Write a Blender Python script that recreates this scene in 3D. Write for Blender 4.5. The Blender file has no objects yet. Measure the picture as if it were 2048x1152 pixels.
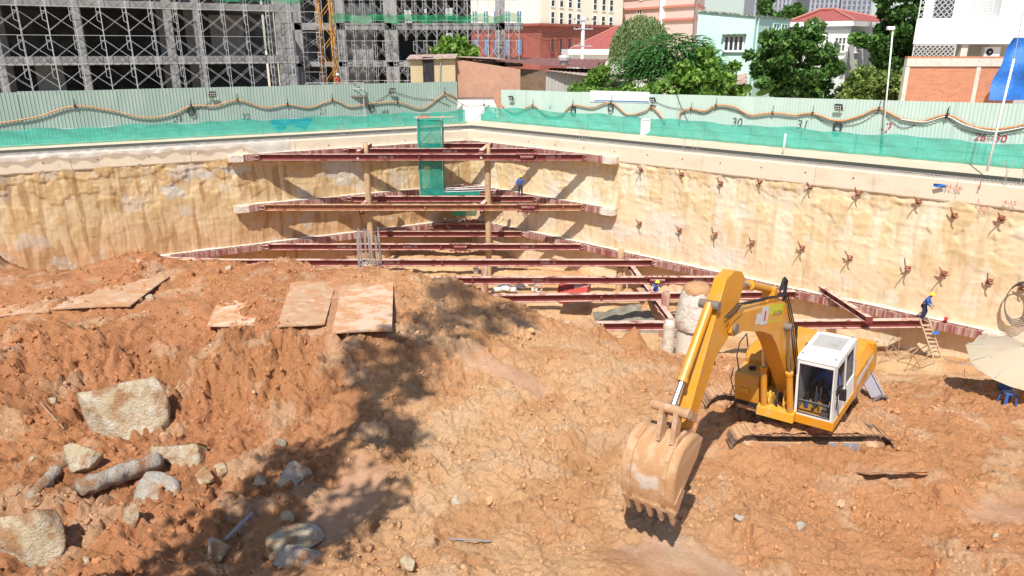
import bpy, math, random
import numpy as np
from mathutils import Vector, Matrix, Euler

# ------------------------------------------------------------------ camera, sky, sun, exposure
S = bpy.context.scene
COL = S.collection
rnd = random.Random(7)
CZ = 6.3                                   # camera height above the street
FPX = 1450.0; PITCH = math.radians(18.2)
SP, CP = math.sin(PITCH), math.cos(PITCH)
cam = bpy.data.cameras.new('camera'); camo = bpy.data.objects.new('camera', cam); COL.objects.link(camo)
cam.sensor_width = 36; cam.lens = FPX/2048*36; cam.clip_end = 6000; cam.clip_start = .1
camo.location = (0, 0, CZ); camo.rotation_euler = (math.pi/2-PITCH, 0, 0)
S.camera = camo
SUN = Vector((.27, .96, -1.38)).normalized()      # direction the light travels
elev = math.asin(-SUN.z); azi = math.atan2(-SUN.x, -SUN.y)
w = bpy.data.worlds.new('World'); S.world = w; w.use_nodes = True
nt = w.node_tree; bg = nt.nodes['Background']
sky = nt.nodes.new('ShaderNodeTexSky'); sky.sky_type = 'NISHITA'; sky.sun_disc = False
sky.sun_elevation = elev; sky.sun_rotation = azi; sky.air_density = 1.0; sky.dust_density = 1.0; sky.ozone_density = 1.0
nt.links.new(sky.outputs[0], bg.inputs[0]); bg.inputs[1].default_value = .10
sl = bpy.data.lights.new('sun', 'SUN'); slo = bpy.data.objects.new('sun', sl); COL.objects.link(slo)
sl.energy = 4.3; sl.angle = math.radians(.53); sl.color = (1, .955, .88)
slo.rotation_euler = SUN.to_track_quat('-Z', 'Y').to_euler(); slo.location = (-10, -40, 60)
S.view_settings.view_transform = 'Standard'; S.view_settings.look = 'None'
S.view_settings.gamma = 1; S.view_settings.exposure = 0.42; S.view_settings.use_curve_mapping = False

# ------------------------------------------------------------------ helpers
def V(*a): return Vector(a)
def ray(px, py):
    u, v = px-1024, py-576
    return Vector((u, FPX*CP-v*SP, -(FPX*SP+v*CP)))
def atY(px, py, Y):
    d = ray(px, py); d = d*(Y/d.y); return Vector((d.x, Y, CZ+d.z))
def atZ(px, py, z):
    d = ray(px, py); t = (z-CZ)/d.z; return Vector((d.x*t, d.y*t, z))
def onLine(px, py, c, m):                          # vertical plane Y = c + m X
    d = ray(px, py); t = c/(d.y-m*d.x); return Vector((d.x*t, d.y*t, CZ+d.z*t))

class MB:
    def __init__(s): s.v = []; s.f = []; s.m = []; s.cur = 0
    def add(s, vs, fs):
        o = len(s.v); s.v += [tuple(p) for p in vs]
        for q in fs: s.f.append(tuple(i+o for i in q)); s.m.append(s.cur)
        return s
    def obox(s, c, ax, h):
        c = Vector(c); a = [Vector(ax[i])*h[i] for i in range(3)]
        vs = [c+a[0]*i+a[1]*j+a[2]*k for i in (-1, 1) for j in (-1, 1) for k in (-1, 1)]
        return s.add(vs, [(0,1,3,2),(4,6,7,5),(0,4,5,1),(2,3,7,6),(0,2,6,4),(1,5,7,3)])
    def box(s, x0, y0, z0, x1, y1, z1):
        return s.obox(((x0+x1)/2, (y0+y1)/2, (z0+z1)/2), (V(1,0,0), V(0,1,0), V(0,0,1)), ((x1-x0)/2, (y1-y0)/2, (z1-z0)/2))
    def bar(s, p, q, wd, ht, up=(0, 0, 1)):
        p, q = Vector(p), Vector(q); d = q-p; L = d.length; d = d/L
        u = Vector(up); sd = d.cross(u)
        if sd.length < 1e-4: sd = d.cross(V(1, 0, 0))
        sd.normalize(); u = sd.cross(d)
        return s.obox((p+q)/2, (d, sd, u), (L/2, wd/2, ht/2))
    def tube(s, pts, r, n=6, caps=True):
        pts = [Vector(p) for p in pts]; rs = r if isinstance(r, (list, tuple)) else [r]*len(pts)
        vs = []; fs = []; pu = None
        for i, p in enumerate(pts):
            d = (pts[min(i+1, len(pts)-1)]-pts[max(i-1, 0)]).normalized()
            if pu is None: pu = d.orthogonal().normalized()
            pu = (pu-d*pu.dot(d)).normalized(); w_ = d.cross(pu)
            for k in range(n):
                a = 2*math.pi*k/n; vs.append(p+(pu*math.cos(a)+w_*math.sin(a))*rs[i])
        for i in range(len(pts)-1):
            for k in range(n):
                a, b = i*n+k, i*n+(k+1) % n; fs.append((a, b, b+n, a+n))
        if caps: fs.append(tuple(range(n-1, -1, -1))); fs.append(tuple(range((len(pts)-1)*n, len(pts)*n)))
        return s.add(vs, fs)
    def prism(s, poly, ax, ay, az, o, h0, h1):     # polygon (a,b) in the plane ax,ay, thick along az from h0 to h1
        o, ax, ay, az = Vector(o), Vector(ax), Vector(ay), Vector(az); n = len(poly)
        vs = [o+ax*a+ay*b+az*h for h in (h0, h1) for a, b in poly]
        fs = [tuple(range(n-1, -1, -1)), tuple(range(n, 2*n))]+[(i, (i+1) % n, (i+1) % n+n, i+n) for i in range(n)]
        return s.add(vs, fs)
    def lathe(s, prof, c=(0, 0, 0), n=12, ax=None):
        c = Vector(c); z = Vector(ax or (0, 0, 1)).normalized(); x = z.orthogonal().normalized(); y = z.cross(x)
        vs = []; fs = []
        for r, h in prof:
            for k in range(n):
                a = 2*math.pi*k/n; vs.append(c+(x*math.cos(a)+y*math.sin(a))*r+z*h)
        for i in range(len(prof)-1):
            for k in range(n):
                a, b = i*n+k, i*n+(k+1) % n; fs.append((a, b, b+n, a+n))
        fs.append(tuple(range(n-1, -1, -1))); fs.append(tuple(range((len(prof)-1)*n, len(prof)*n)))
        return s.add(vs, fs)
    def ibeam(s, p, q, H=.42, W=.4, tf=.03, tw=.03, up=(0, 0, 1)):   # p,q: centre line
        p, q = Vector(p), Vector(q); d = (q-p).normalized(); u = Vector(up); sd = d.cross(u).normalized(); u = sd.cross(d)
        s.bar(p+u*(H/2-tf/2), q+u*(H/2-tf/2), W, tf, u); s.bar(p-u*(H/2-tf/2), q-u*(H/2-tf/2), W, tf, u)
        s.bar(p, q, tw, H-2*tf, u); return s
    def mesh(s, name, mats):
        me = bpy.data.meshes.new(name); me.from_pydata(s.v, [], s.f)
        for m_ in (mats if isinstance(mats, (list, tuple)) else [mats]): me.materials.append(m_)
        if any(s.m): me.polygons.foreach_set('material_index', s.m)
        me.update(); return me
    def build(s, name, mats, parent=None, smooth=False, bevel=0, world=False):
        return link(name, s.mesh(name, mats), parent, smooth, bevel, world)
def link(name, me, parent=None, smooth=False, bevel=0, world=False):
    o = bpy.data.objects.new(name, me); COL.objects.link(o)
    if smooth: me.polygons.foreach_set('use_smooth', [True]*len(me.polygons))
    if bevel:
        b = o.modifiers.new('bevel', 'BEVEL'); b.width = bevel; b.segments = 2; b.limit_method = 'ANGLE'; b.angle_limit = .7
    if parent is not None:
        o.parent = parent
        if world: o.matrix_parent_inverse = parent_matrix(parent).inverted()
    return o
def parent_matrix(o):
    m = Matrix.LocRotScale(o.location, o.rotation_euler, o.scale)
    return m if o.parent is None else parent_matrix(o.parent) @ o.matrix_parent_inverse @ m
def tag(o, label, cat, group=None):
    o['label'] = label; o['category'] = cat
    if group: o['group'] = group
    return o
def thing(name, label, cat, loc=(0, 0, 0), rot=(0, 0, 0), group=None):
    o = bpy.data.objects.new(name, None); COL.objects.link(o); o.location = loc; o.rotation_euler = rot
    o.empty_display_size = .2
    return tag(o, label, cat, group)
def struct(o): o['kind'] = 'structure'; return o
def stuff(o): o['kind'] = 'stuff'; return o
def npmesh(name, v, f, mats, smooth=False, cols=None):
    """fast mesh from numpy arrays; f is (n,3) or (n,4); cols: rgb per vertex"""
    me = bpy.data.meshes.new(name); k = f.shape[1]
    me.vertices.add(len(v)); me.vertices.foreach_set('co', np.ascontiguousarray(v, dtype=np.float32).ravel())
    me.loops.add(f.size); me.loops.foreach_set('vertex_index', np.ascontiguousarray(f, dtype=np.int32).ravel())
    me.polygons.add(len(f)); me.polygons.foreach_set('loop_start', np.arange(0, f.size, k, dtype=np.int32))
    if smooth: me.polygons.foreach_set('use_smooth', np.ones(len(f), dtype=bool))
    me.update(calc_edges=True)
    if cols is not None:
        a = me.color_attributes.new('tint', 'FLOAT_COLOR', 'POINT')
        c = np.ones((len(v), 4), dtype=np.float32); c[:, :3] = cols; a.data.foreach_set('color', c.ravel())
    for m_ in (mats if isinstance(mats, (list, tuple)) else [mats]): me.materials.append(m_)
    return me
def textmesh(txt, size, name='lettering', extrude=.0, shear=0):
    c = bpy.data.curves.new(name, 'FONT'); c.body = txt; c.size = size; c.align_x = 'CENTER'; c.align_y = 'CENTER'; c.extrude = extrude; c.shear = shear
    c.resolution_u = 3
    o = bpy.data.objects.new(name, c); COL.objects.link(o)
    me = bpy.data.meshes.new_from_object(o); bpy.data.objects.remove(o); bpy.data.curves.remove(c); me.name = name
    return me
def puttext(txt, size, pos, right, up, mat, parent, name='lettering', shear=0):
    me = textmesh(txt, size, name, 0, shear); me.materials.append(mat)
    r = Vector(right).normalized(); n = r.cross(Vector(up)).normalized(); u = n.cross(r)
    M_ = Matrix((( r.x, u.x, n.x, pos[0]), (r.y, u.y, n.y, pos[1]), (r.z, u.z, n.z, pos[2]), (0, 0, 0, 1)))
    me.transform(M_); return link(name, me, parent, world=True)

# numpy noise
_p = np.random.RandomState(3).permutation(256); _p = np.concatenate([_p, _p, _p])
_g = np.stack([np.cos(np.arange(16)*np.pi/8), np.sin(np.arange(16)*np.pi/8)], 1)
def pn(x, y, seed=0):
    x = np.asarray(x, float)+seed*17.31; y = np.asarray(y, float)+seed*9.17
    xi = np.floor(x).astype(int); yi = np.floor(y).astype(int); xf = x-xi; yf = y-yi
    u = xf*xf*xf*(xf*(xf*6-15)+10); v = yf*yf*yf*(yf*(yf*6-15)+10)
    def g(ix, iy, dx, dy):
        h = _p[(_p[ix & 255]+iy) & 255] & 15; return _g[h, 0]*dx+_g[h, 1]*dy
    a = g(xi, yi, xf, yf); b = g(xi+1, yi, xf-1, yf); c = g(xi, yi+1, xf, yf-1); d = g(xi+1, yi+1, xf-1, yf-1)
    return ((a+(b-a)*u)+((c+(d-c)*u)-(a+(b-a)*u))*v)*1.5
def fbm(x, y, seed=0, o=4):
    s = 0; a = 1
    for i in range(o): s = s+pn(x*2**i, y*2**i, seed+i)*a; a *= .5
    return s
def worley(x, y, seed=0):
    xi = np.floor(x).astype(int); yi = np.floor(y).astype(int); best = np.full(x.shape, 9.); idd = np.zeros(x.shape)
    for dx in (-1, 0, 1):
        for dy in (-1, 0, 1):
            cx, cy = xi+dx, yi+dy
            h = _p[(_p[(cx+seed*7) & 255]+cy) & 255]; h2 = _p[h+31]; h3 = _p[h2+57]
            d = np.hypot(cx+h/255.-x, cy+h2/255.-y); m_ = d < best
            best = np.where(m_, d, best); idd = np.where(m_, h3/255., idd)
    return best, idd
def sst(a, b, x): t = np.clip((x-a)/(b-a), 0, 1); return t*t*(3-2*t)

# ------------------------------------------------------------------ materials
def mat(name, base, rough=.8, layers=(), bump=None, metal=0, tint=False, obj=False, spec=.3, dust=None, transl=0, alpha=None, trans=0, emit=0):
    """layers: (colour, scale or (sx,sy,sz), lo, hi, amount[, detail]) noise-masked colours; dust: (colour, lo, hi) settles on up-facing faces"""
    m = bpy.data.materials.new(name); m.use_nodes = True; nt = m.node_tree; N = nt.nodes; L = nt.links
    b = N['Principled BSDF']; out = N['Material Output']
    if obj: src = N.new('ShaderNodeTexCoord').outputs['Object']
    else: src = N.new('ShaderNodeNewGeometry').outputs['Position']
    def noise(sc, det=5, ro=.6):
        n = N.new('ShaderNodeTexNoise'); n.inputs['Detail'].default_value = det; n.inputs['Roughness'].default_value = ro
        if isinstance(sc, (tuple, list)):
            mp = N.new('ShaderNodeMapping'); mp.inputs['Scale'].default_value = sc; L.new(src, mp.inputs[0]); L.new(mp.outputs[0], n.inputs['Vector']); n.inputs['Scale'].default_value = 1
        else: n.inputs['Scale'].default_value = sc; L.new(src, n.inputs['Vector'])
        return n.outputs[0]
    def ramp(x, lo, hi, amt):
        r = N.new('ShaderNodeMapRange'); r.interpolation_type = 'SMOOTHSTEP'; r.inputs[1].default_value = lo; r.inputs[2].default_value = hi; r.inputs[3].default_value = 0; r.inputs[4].default_value = amt
        L.new(x, r.inputs[0]); return r.outputs[0]
    def mix(fac, a, c, bt='MIX'):
        x = N.new('ShaderNodeMix'); x.data_type = 'RGBA'; x.blend_type = bt
        if isinstance(fac, (int, float)): x.inputs[0].default_value = fac
        else: L.new(fac, x.inputs[0])
        for i, q in ((6, a), (7, c)):
            if isinstance(q, tuple): x.inputs[i].default_value = (*q, 1)
            else: L.new(q, x.inputs[i])
        return x.outputs[2]
    c = tuple(base)
    if tint:
        a = N.new('ShaderNodeAttribute'); a.attribute_name = 'tint'; c = a.outputs[0]
    for ly in layers:
        c = mix(ramp(noise(ly[1], ly[5] if len(ly) > 5 else 5), ly[2], ly[3], ly[4]), c, tuple(ly[0]))
    if dust:
        g = N.new('ShaderNodeNewGeometry'); sp = N.new('ShaderNodeSeparateXYZ'); L.new(g.outputs['Normal'], sp.inputs[0])
        f_ = ramp(sp.outputs[2], dust[1], dust[2], 1)
        ml = N.new('ShaderNodeMath'); ml.operation = 'MULTIPLY'; L.new(f_, ml.inputs[0]); L.new(ramp(noise(1.7), .3, .6, dust[3] if len(dust) > 3 else .9), ml.inputs[1])
        c = mix(ml.outputs[0], c, tuple(dust[0]))
    if isinstance(c, tuple): b.inputs['Base Color'].default_value = (*c, 1)
    else: L.new(c, b.inputs['Base Color'])
    b.inputs['Roughness'].default_value = rough; b.inputs['Metallic'].default_value = metal; b.inputs['Specular IOR Level'].default_value = spec
    if trans: b.inputs['Transmission Weight'].default_value = trans
    if bump:
        prev = None
        for sc, st, ds in (bump if isinstance(bump[0], (tuple, list)) else [bump]):
            bm = N.new('ShaderNodeBump'); bm.inputs['Strength'].default_value = st; bm.inputs['Distance'].default_value = ds
            L.new(noise(sc, 6, .65), bm.inputs['Height'])
            if prev: L.new(prev, bm.inputs['Normal'])
            prev = bm.outputs[0]
        L.new(prev, b.inputs['Normal'])
    sh = b.outputs[0]
    if transl:
        t = N.new('ShaderNodeBsdfTranslucent'); ms = N.new('ShaderNodeMixShader'); ms.inputs[0].default_value = transl
        if isinstance(c, tuple): t.inputs[0].default_value = (*c, 1)
        else: L.new(c, t.inputs[0])
        L.new(sh, ms.inputs[1]); L.new(t.outputs[0], ms.inputs[2]); sh = ms.outputs[0]
    if alpha is not None:
        t = N.new('ShaderNodeBsdfTransparent'); ms = N.new('ShaderNodeMixShader'); ms.inputs[0].default_value = alpha
        L.new(t.outputs[0], ms.inputs[1]); L.new(sh, ms.inputs[2]); sh = ms.outputs[0]
    L.new(sh, out.inputs['Surface'])
    return m
def leafmat(name, dark, light, transl=.25):
    m = bpy.data.materials.new(name); m.use_nodes = True; nt = m.node_tree; N = nt.nodes; L = nt.links; b = N['Principled BSDF']
    g = N.new('ShaderNodeNewGeometry'); x = N.new('ShaderNodeMix'); x.data_type = 'RGBA'
    x.inputs[6].default_value = (*dark, 1); x.inputs[7].default_value = (*light, 1)
    L.new(g.outputs['Random Per Island'], x.inputs[0]); L.new(x.outputs[2], b.inputs['Base Color'])
    b.inputs['Roughness'].default_value = .5; b.inputs['Specular IOR Level'].default_value = .35
    t = N.new('ShaderNodeBsdfTranslucent'); ms = N.new('ShaderNodeMixShader'); ms.inputs[0].default_value = transl
    L.new(x.outputs[2], t.inputs[0]); L.new(b.outputs[0], ms.inputs[1]); L.new(t.outputs[0], ms.inputs[2]); L.new(ms.outputs[0], N['Material Output'].inputs[0])
    return m
def brickmat(name, c1, c2, mortar, w_=.22, h_=.075, stain=None):
    m = bpy.data.materials.new(name); m.use_nodes = True; nt = m.node_tree; N = nt.nodes; L = nt.links; b = N['Principled BSDF']
    tc = N.new('ShaderNodeTexCoord'); br = N.new('ShaderNodeTexBrick')
    sp = N.new('ShaderNodeSeparateXYZ'); L.new(tc.outputs['Object'], sp.inputs[0]); cb = N.new('ShaderNodeCombineXYZ')
    ad = N.new('ShaderNodeMath'); ad.operation = 'ADD'; L.new(sp.outputs[0], ad.inputs[0]); L.new(sp.outputs[1], ad.inputs[1]); L.new(ad.outputs[0], cb.inputs[0]); L.new(sp.outputs[2], cb.inputs[1])
    L.new(cb.outputs[0], br.inputs['Vector'])
    br.inputs['Color1'].default_value = (*c1, 1); br.inputs['Color2'].default_value = (*c2, 1); br.inputs['Mortar'].default_value = (*mortar, 1)
    br.inputs['Scale'].default_value = 1; br.inputs['Brick Width'].default_value = w_; br.inputs['Row Height'].default_value = h_; br.inputs['Mortar Size'].default_value = .008
    n = N.new('ShaderNodeTexNoise'); n.inputs['Scale'].default_value = 1.3; n.inputs['Detail'].default_value = 6; L.new(tc.outputs['Object'], n.inputs['Vector'])
    mr = N.new('ShaderNodeMapRange'); mr.inputs[1].default_value = .45; mr.inputs[2].default_value = .75; L.new(n.outputs[0], mr.inputs[0]); mr.inputs[4].default_value = .7
    x = N.new('ShaderNodeMix'); x.data_type = 'RGBA'; L.new(mr.outputs[0], x.inputs[0]); L.new(br.outputs[0], x.inputs[6]); x.inputs[7].default_value = (*(stain or mortar), 1)
    L.new(x.outputs[2], b.inputs['Base Color']); b.inputs['Roughness'].default_value = .9
    bm = N.new('ShaderNodeBump'); bm.inputs['Strength'].default_value = .5; bm.inputs['Distance'].default_value = .02; L.new(br.outputs['Fac'], bm.inputs['Height']); bm.invert = True; L.new(bm.outputs[0], b.inputs['Normal'])
    return m
DUST = (.55, .40, .27)
M = dict(
 mud=mat('mud', (.5, .25, .12), .88, [((.42, .20, .10), 2.6, .56, .76, .35), ((.70, .48, .30), 7.0, .56, .76, .4), ((.60, .36, .2), 28.0, .5, .75, .4)], [(6, .6, .16), (15, 1.0, .10), (45, 1.0, .04)], tint=True, spec=.12),
 clod=mat('clod', (.40, .18, .08), .9, [((.40, .18, .085), 3., .5, .7, .4), ((.68, .45, .27), 14., .55, .75, .5)], [(14, .8, .08), (42, .8, .035)], tint=True, spec=.15),
 mudcake=mat('mud_cake', (.60, .34, .175), .9, [((.30, .12, .055), 3., .5, .7, .5), ((.54, .32, .17), 9., .55, .75, .5)], [(14, .8, .08), (42, .8, .035)], spec=.15),
 wall=mat('shoring_soil', (.6, .45, .26), .92, [((.46, .29, .14), (2.2, 2.2, .22), .58, .78, .45), ((.80, .70, .54), (5, 5, .35), .56, .74, .45), ((.5, .34, .17), 9., .6, .8, .3)], [((4, 4, 1.2), .35, .07), (18, .5, .04)], tint=True, spec=.15),
 cap=mat('cap_concrete', (.72, .61, .46), .85, [((.56, .44, .31), (.5, .5, 1.2), .52, .74, .55), ((.72, .66, .58), 3., .5, .7, .5), ((.28, .24, .2), (1.2, 1.2, .3), .64, .8, .5)], (20, .3, .02)),
 concrete=mat('concrete', (.30, .29, .28), .9, [((.2, .195, .19), .6, .45, .7, .6), ((.42, .41, .39), (2, 2, .3), .55, .75, .5)], (12, .2, .02)),  # grey darkened to carry the shade on the scaffolded frames
 concretepale=mat('concrete_pale', (.68, .62, .53), .85, [((.5, .42, .32), 2., .5, .7, .6), ((.4, .33, .25), (3, 3, .6), .58, .75, .5)], (14, .3, .03)),  # paler concrete than the grey one above
 dark=mat('interior_shade', (.10, .10, .105), .9, [((.2, .2, .2), .7, .45, .65, .7)]),  # shade inside the buildings put into a near-black colour
 redsteel=mat('red_primer_steel', (.20, .045, .04), .5, [((.11, .03, .03), 2.2, .5, .7, .6), ((.34, .12, .09), 9., .56, .72, .5), (DUST, (1.5, 1.5, 1.5), .6, .8, .4)], (40, .1, .01), dust=((.66, .46, .38), .6, .95, 1.3)),
 redsteel2=mat('orange_rust_steel', (.32, .13, .06), .6, [((.2, .05, .04), 2., .5, .65, .8), (DUST, 5., .5, .75, .6)], (40, .1, .01), dust=((.60, .44, .30), .6, .95)),
 waler=mat('waler_steel', (.24, .07, .06), .6, [((.42, .26, .22), (4, 4, .4), .40, .62, .8), ((.64, .53, .44), (6, 6, .35), .50, .68, .7), ((.15, .04, .04), 3., .55, .7, .5)], (30, .15, .01), dust=((.66, .56, .46), .5, .95, 1)),
 whitewash=mat('lime_concrete', (.70, .64, .55), .9, [((.52, .42, .31), 3., .46, .66, .7), ((.48, .27, .14), 1.8, .5, .68, .75)], [(7, .8, .1), (24, .6, .04)]),
 post=mat('muddy_post', (.5, .34, .19), .85, [((.34, .16, .1), (2, 2, .7), .5, .7, .6), ((.62, .48, .32), 5., .5, .7, .6)], (14, .4, .03)),
 postred=mat('red_pile', (.38, .19, .14), .8, [((.6, .45, .36), (3, 3, .6), .45, .65, .9), ((.2, .07, .05), 4., .55, .75, .5)], (14, .3, .02)),
 galv=mat('galvanised_tube', (.54, .545, .55), .5, [((.36, .34, .32), 3., .5, .7, .5)], metal=.2),
 rebar=mat('rebar_steel', (.22, .19, .17), .6, [((.3, .16, .09), 4., .5, .7, .6)], metal=.3),
 rebarpale=mat('pale_rebar', (.45, .42, .4), .5, [((.3, .2, .14), 4., .5, .7, .5)], metal=.3),  # paler grey than the plain rebar steel
 fenceL=mat('green_sheet', (.31, .405, .35), .5, [((.40, .48, .43), (.6, .6, .2), .45, .65, .6), ((.2, .38, .3), (3, 3, .3), .55, .75, .4)]),
 fenceR=mat('pale_green_sheet', (.49, .61, .54), .5, [((.56, .66, .60), (.5, .5, .3), .45, .65, .6), ((.36, .54, .46), (3, 3, .3), .55, .75, .4)]),
 net=mat('green_net', (.02, .42, .31), .8, [((.05, .55, .42), (1.2, 1.2, 5), .45, .65, .7), ((.015, .30, .23), (5, 5, .8), .55, .72, .6)], transl=.35, alpha=.72),
 netdark=mat('green_net_dense', (.015, .33, .24), .8, [((.03, .45, .34), 2., .45, .65, .7)], transl=.3, alpha=.78),
 netscaf=mat('green_scaffold_net', (.03, .36, .14), .8, [((.06, .5, .25), 2., .45, .65, .7)], transl=.35, alpha=.55),
 plastic=mat('clear_plastic_sheet', (.75, .72, .68), .25, [((.6, .52, .42), 3., .5, .7, .5)], [((5, 5, 9), .7, .06)], transl=.2, alpha=.55, spec=.6),
 hose=mat('orange_hose', (.52, .25, .11), .5, [((.62, .40, .24), 2., .45, .65, .7)]),
 hosewhite=mat('white_hose', (.75, .73, .70), .5),
 wallmark=mat('wall_spray', (.5, .12, .10), .9),
 black=mat('black_rubber', (.025, .025, .028), .6, [((.08, .07, .06), 3., .5, .7, .5)]),
 lens=mat('led_lens', (.8, .8, .78), .2, spec=.6),
 white=mat('white_paint', (.80, .79, .77), .6, [((.68, .66, .62), (1, 1, .3), .52, .75, .5)]),
 whitebldg=mat('white_render', (.80, .79, .77), .7, [((.66, .63, .57), (.7, .7, .25), .55, .8, .4)]),
 cream=mat('cream_render', (.74, .70, .58), .8, [((.64, .6, .49), (.4, .4, .15), .55, .8, .35)]),
 maroon=mat('maroon_tile', (.27, .085, .065), .6, [((.34, .12, .09), .8, .45, .65, .6)]),
 pink=mat('pink_render', (.72, .56, .51), .8, [((.64, .48, .43), (.5, .5, .2), .5, .75, .4)]),
 salmon=mat('salmon_band', (.58, .25, .19), .8),
 mint=mat('mint_render', (.58, .80, .73), .8, [((.46, .62, .57), (1.1, 1.1, .25), .64, .82, .5), ((.66, .84, .78), .7, .5, .7, .5)]),
 shadedhouse=mat('shaded_render', (.58, .59, .61), .8, [((.5, .51, .53), (1, 1, .2), .55, .8, .4)]),
 mould=mat('black_mould', (.12, .14, .11), .9, [((.5, .6, .54), 5., .45, .6, .8)]),
 roof=mat('red_roof_tile', (.36, .10, .085), .7, [((.28, .07, .06), (2, 2, 2), .5, .7, .6), ((.48, .2, .16), 5., .55, .75, .4)], [((1, 1, 18), .5, .05)]),
 roofrim=mat('roof_ridge', (.50, .20, .16), .7),
 sheetred=mat('rusty_red_sheet', (.20, .075, .065), .55, [((.28, .12, .1), (1, 1, 1), .5, .7, .6), ((.42, .33, .29), 2.5, .62, .75, .7)]),
 sheetgrey=mat('grey_sheet', (.42, .40, .37), .6, [((.3, .27, .23), (3, 3, .3), .5, .7, .6)]),
 sheetrust=mat('pale_rust_sheet', (.46, .36, .31), .6, [((.3, .13, .09), (2.5, 2.5, 2.5), .48, .62, .9)]),
 plaster=mat('ochre_plaster', (.56, .44, .27), .85, [((.42, .32, .19), (1.5, 1.5, .4), .52, .72, .6), ((.2, .17, .12), (2.5, 2.5, .25), .66, .8, .7)]),
 brick=brickmat('brick_shed', (.56, .27, .16), (.46, .19, .11), (.55, .45, .38), stain=(.62, .36, .24)),
 brick2=brickmat('brick_boundary', (.60, .23, .12), (.50, .17, .08), (.58, .45, .36), .4, .12, stain=(.62, .27, .14)),
 brickdark=brickmat('brick_mossy', (.26, .14, .09), (.2, .1, .06), (.25, .22, .16), stain=(.10, .10, .05)),
 glass=mat('window_glass', (.03, .04, .055), .12, spec=.7),
 glassb=mat('blue_window_glass', (.10, .17, .30), .15, spec=.7),
 frame=mat('window_frame', (.72, .72, .70), .5),
 tarp=mat('blue_tarp', (.03, .16, .55), .45, [((.05, .22, .65), 2., .45, .65, .7)], [(3, .6, .15)]),
 tower=mat('tower_wall', (.30, .32, .37), .8, [((.36, .38, .42), .2, .45, .65, .6)]),
 towerw=mat('tower_window', (.13, .15, .20), .3),
 yellow=mat('machine_yellow', (.64, .27, .012), .42, [((.54, .22, .015), 1.4, .45, .7, .7), ((.60, .36, .13), .9, .48, .72, .45), ((.48, .29, .12), 3., .52, .72, .7), ((.26, .15, .07), 11., .66, .76, .7)], (30, .08, .01), obj=True, spec=.45, dust=((.62, .36, .11), .75, 1, .4)),
 yellowdirty=mat('machine_yellow_worn', (.62, .32, .03), .5, [((.55, .38, .2), 4., .48, .68, .8), ((.35, .2, .09), 9., .6, .75, .7)], (30, .15, .01), obj=True),
 cabwhite=mat('cab_white', (.76, .75, .73), .45, [((.42, .33, .25), 7., .6, .74, .8), ((.7, .68, .64), 2., .5, .7, .5)], obj=True, spec=.4),
 cabglass=mat('cab_glass', (.015, .018, .02), .06, spec=.8, alpha=.16),
 chrome=mat('piston_rod', (.6, .6, .6), .18, metal=1),
 mudsteel=mat('mud_caked_steel', (.45, .26, .14), .85, [((.58, .40, .26), 3., .45, .65, .8), ((.28, .17, .11), 8., .55, .72, .7), ((.55, .5, .46), 2.2, .62, .74, .6)], [(12, .4, .04)], obj=True),
 bucketm=mat('bucket_worn', (.46, .255, .125), .8, [((.56, .36, .21), (1, 5, 5), .42, .64, .9), ((.40, .22, .12), 6., .55, .72, .6), ((.6, .57, .53), 1.6, .58, .7, .6)], [(16, .35, .03)], obj=True),
 track=mat('track_steel', (.12, .08, .06), .8, [((.42, .24, .13), 3., .5, .66, .8)], (20, .4, .03), dust=((.56, .33, .18), .4, .8, 1.6)),
 lilac=mat('grey_lilac_paint', (.27, .245, .27), .6, [((.52, .42, .3), 6., .55, .7, .7)]),
 orange=mat('orange_plastic', (.8, .16, .02), .3),
 crane=mat('mast_orange', (.50, .24, .05), .6, [((.35, .14, .05), 2., .5, .7, .6)]),
 skin=mat('skin', (.36, .20, .13), .6), hair=mat('dark_hair', (.02, .018, .016), .7),
 blue=mat('blue_workwear', (.045, .12, .42), .8, [((.03, .08, .3), 6., .5, .7, .6)], obj=True), navy=mat('navy_trousers', (.03, .04, .09), .85),
 redcl=mat('red_workwear', (.62, .07, .03), .8), hely=mat('yellow_helmet', (.80, .62, .06), .35), helw=mat('white_helmet', (.82, .82, .8), .35), boot=mat('dark_boot', (.03, .028, .026), .8),
 rock=mat('pale_rock', (.62, .50, .33), .92, [((.72, .65, .52), 2.6, .46, .64, .8), ((.40, .20, .09), 1.6, .46, .62, .85), ((.50, .50, .50), 5., .62, .72, .6)], [(4, .8, .16), (16, .7, .06), (50, .6, .02)], spec=.2),
 rockgrey=mat('grey_rubble', (.50, .43, .35), .92, [((.58, .54, .48), 3., .45, .65, .7), ((.40, .20, .09), 1.9, .46, .62, .9)], [(5, .8, .12), (20, .7, .05)], spec=.2),
 plate=mat('muddy_plate', (.52, .33, .20), .8, [((.50, .25, .12), 1.6, .42, .6, .9), ((.64, .46, .33), 2.4, .52, .68, .8), ((.3, .22, .17), 5., .6, .75, .6)], [(7, .5, .08), (30, .4, .02)]),
 platepale=mat('pale_muddy_plate', (.66, .46, .32), .8, [((.54, .27, .13), 1.3, .42, .56, .95), ((.66, .47, .31), 3.5, .5, .66, .7)], [(7, .5, .08), (30, .4, .02)]),
 wetclay=mat('smooth_clay', (.60, .39, .27), .6, [((.52, .31, .2), 1.2, .45, .65, .7)], (9, .2, .03)),
 wood=mat('pale_timber', (.58, .46, .31), .8, [((.42, .3, .18), (3, 3, 14), .5, .7, .6)], obj=True),
 bamboo=mat('bare_branch', (.36, .25, .16), .85), stick=mat('grey_stick', (.30, .29, .31), .7),
 canvas=mat('beige_canvas', (.60, .50, .36), .85, [((.50, .40, .28), 1.3, .5, .7, .5), ((.34, .24, .15), 2.6, .66, .74, .8)], transl=.25),
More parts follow.
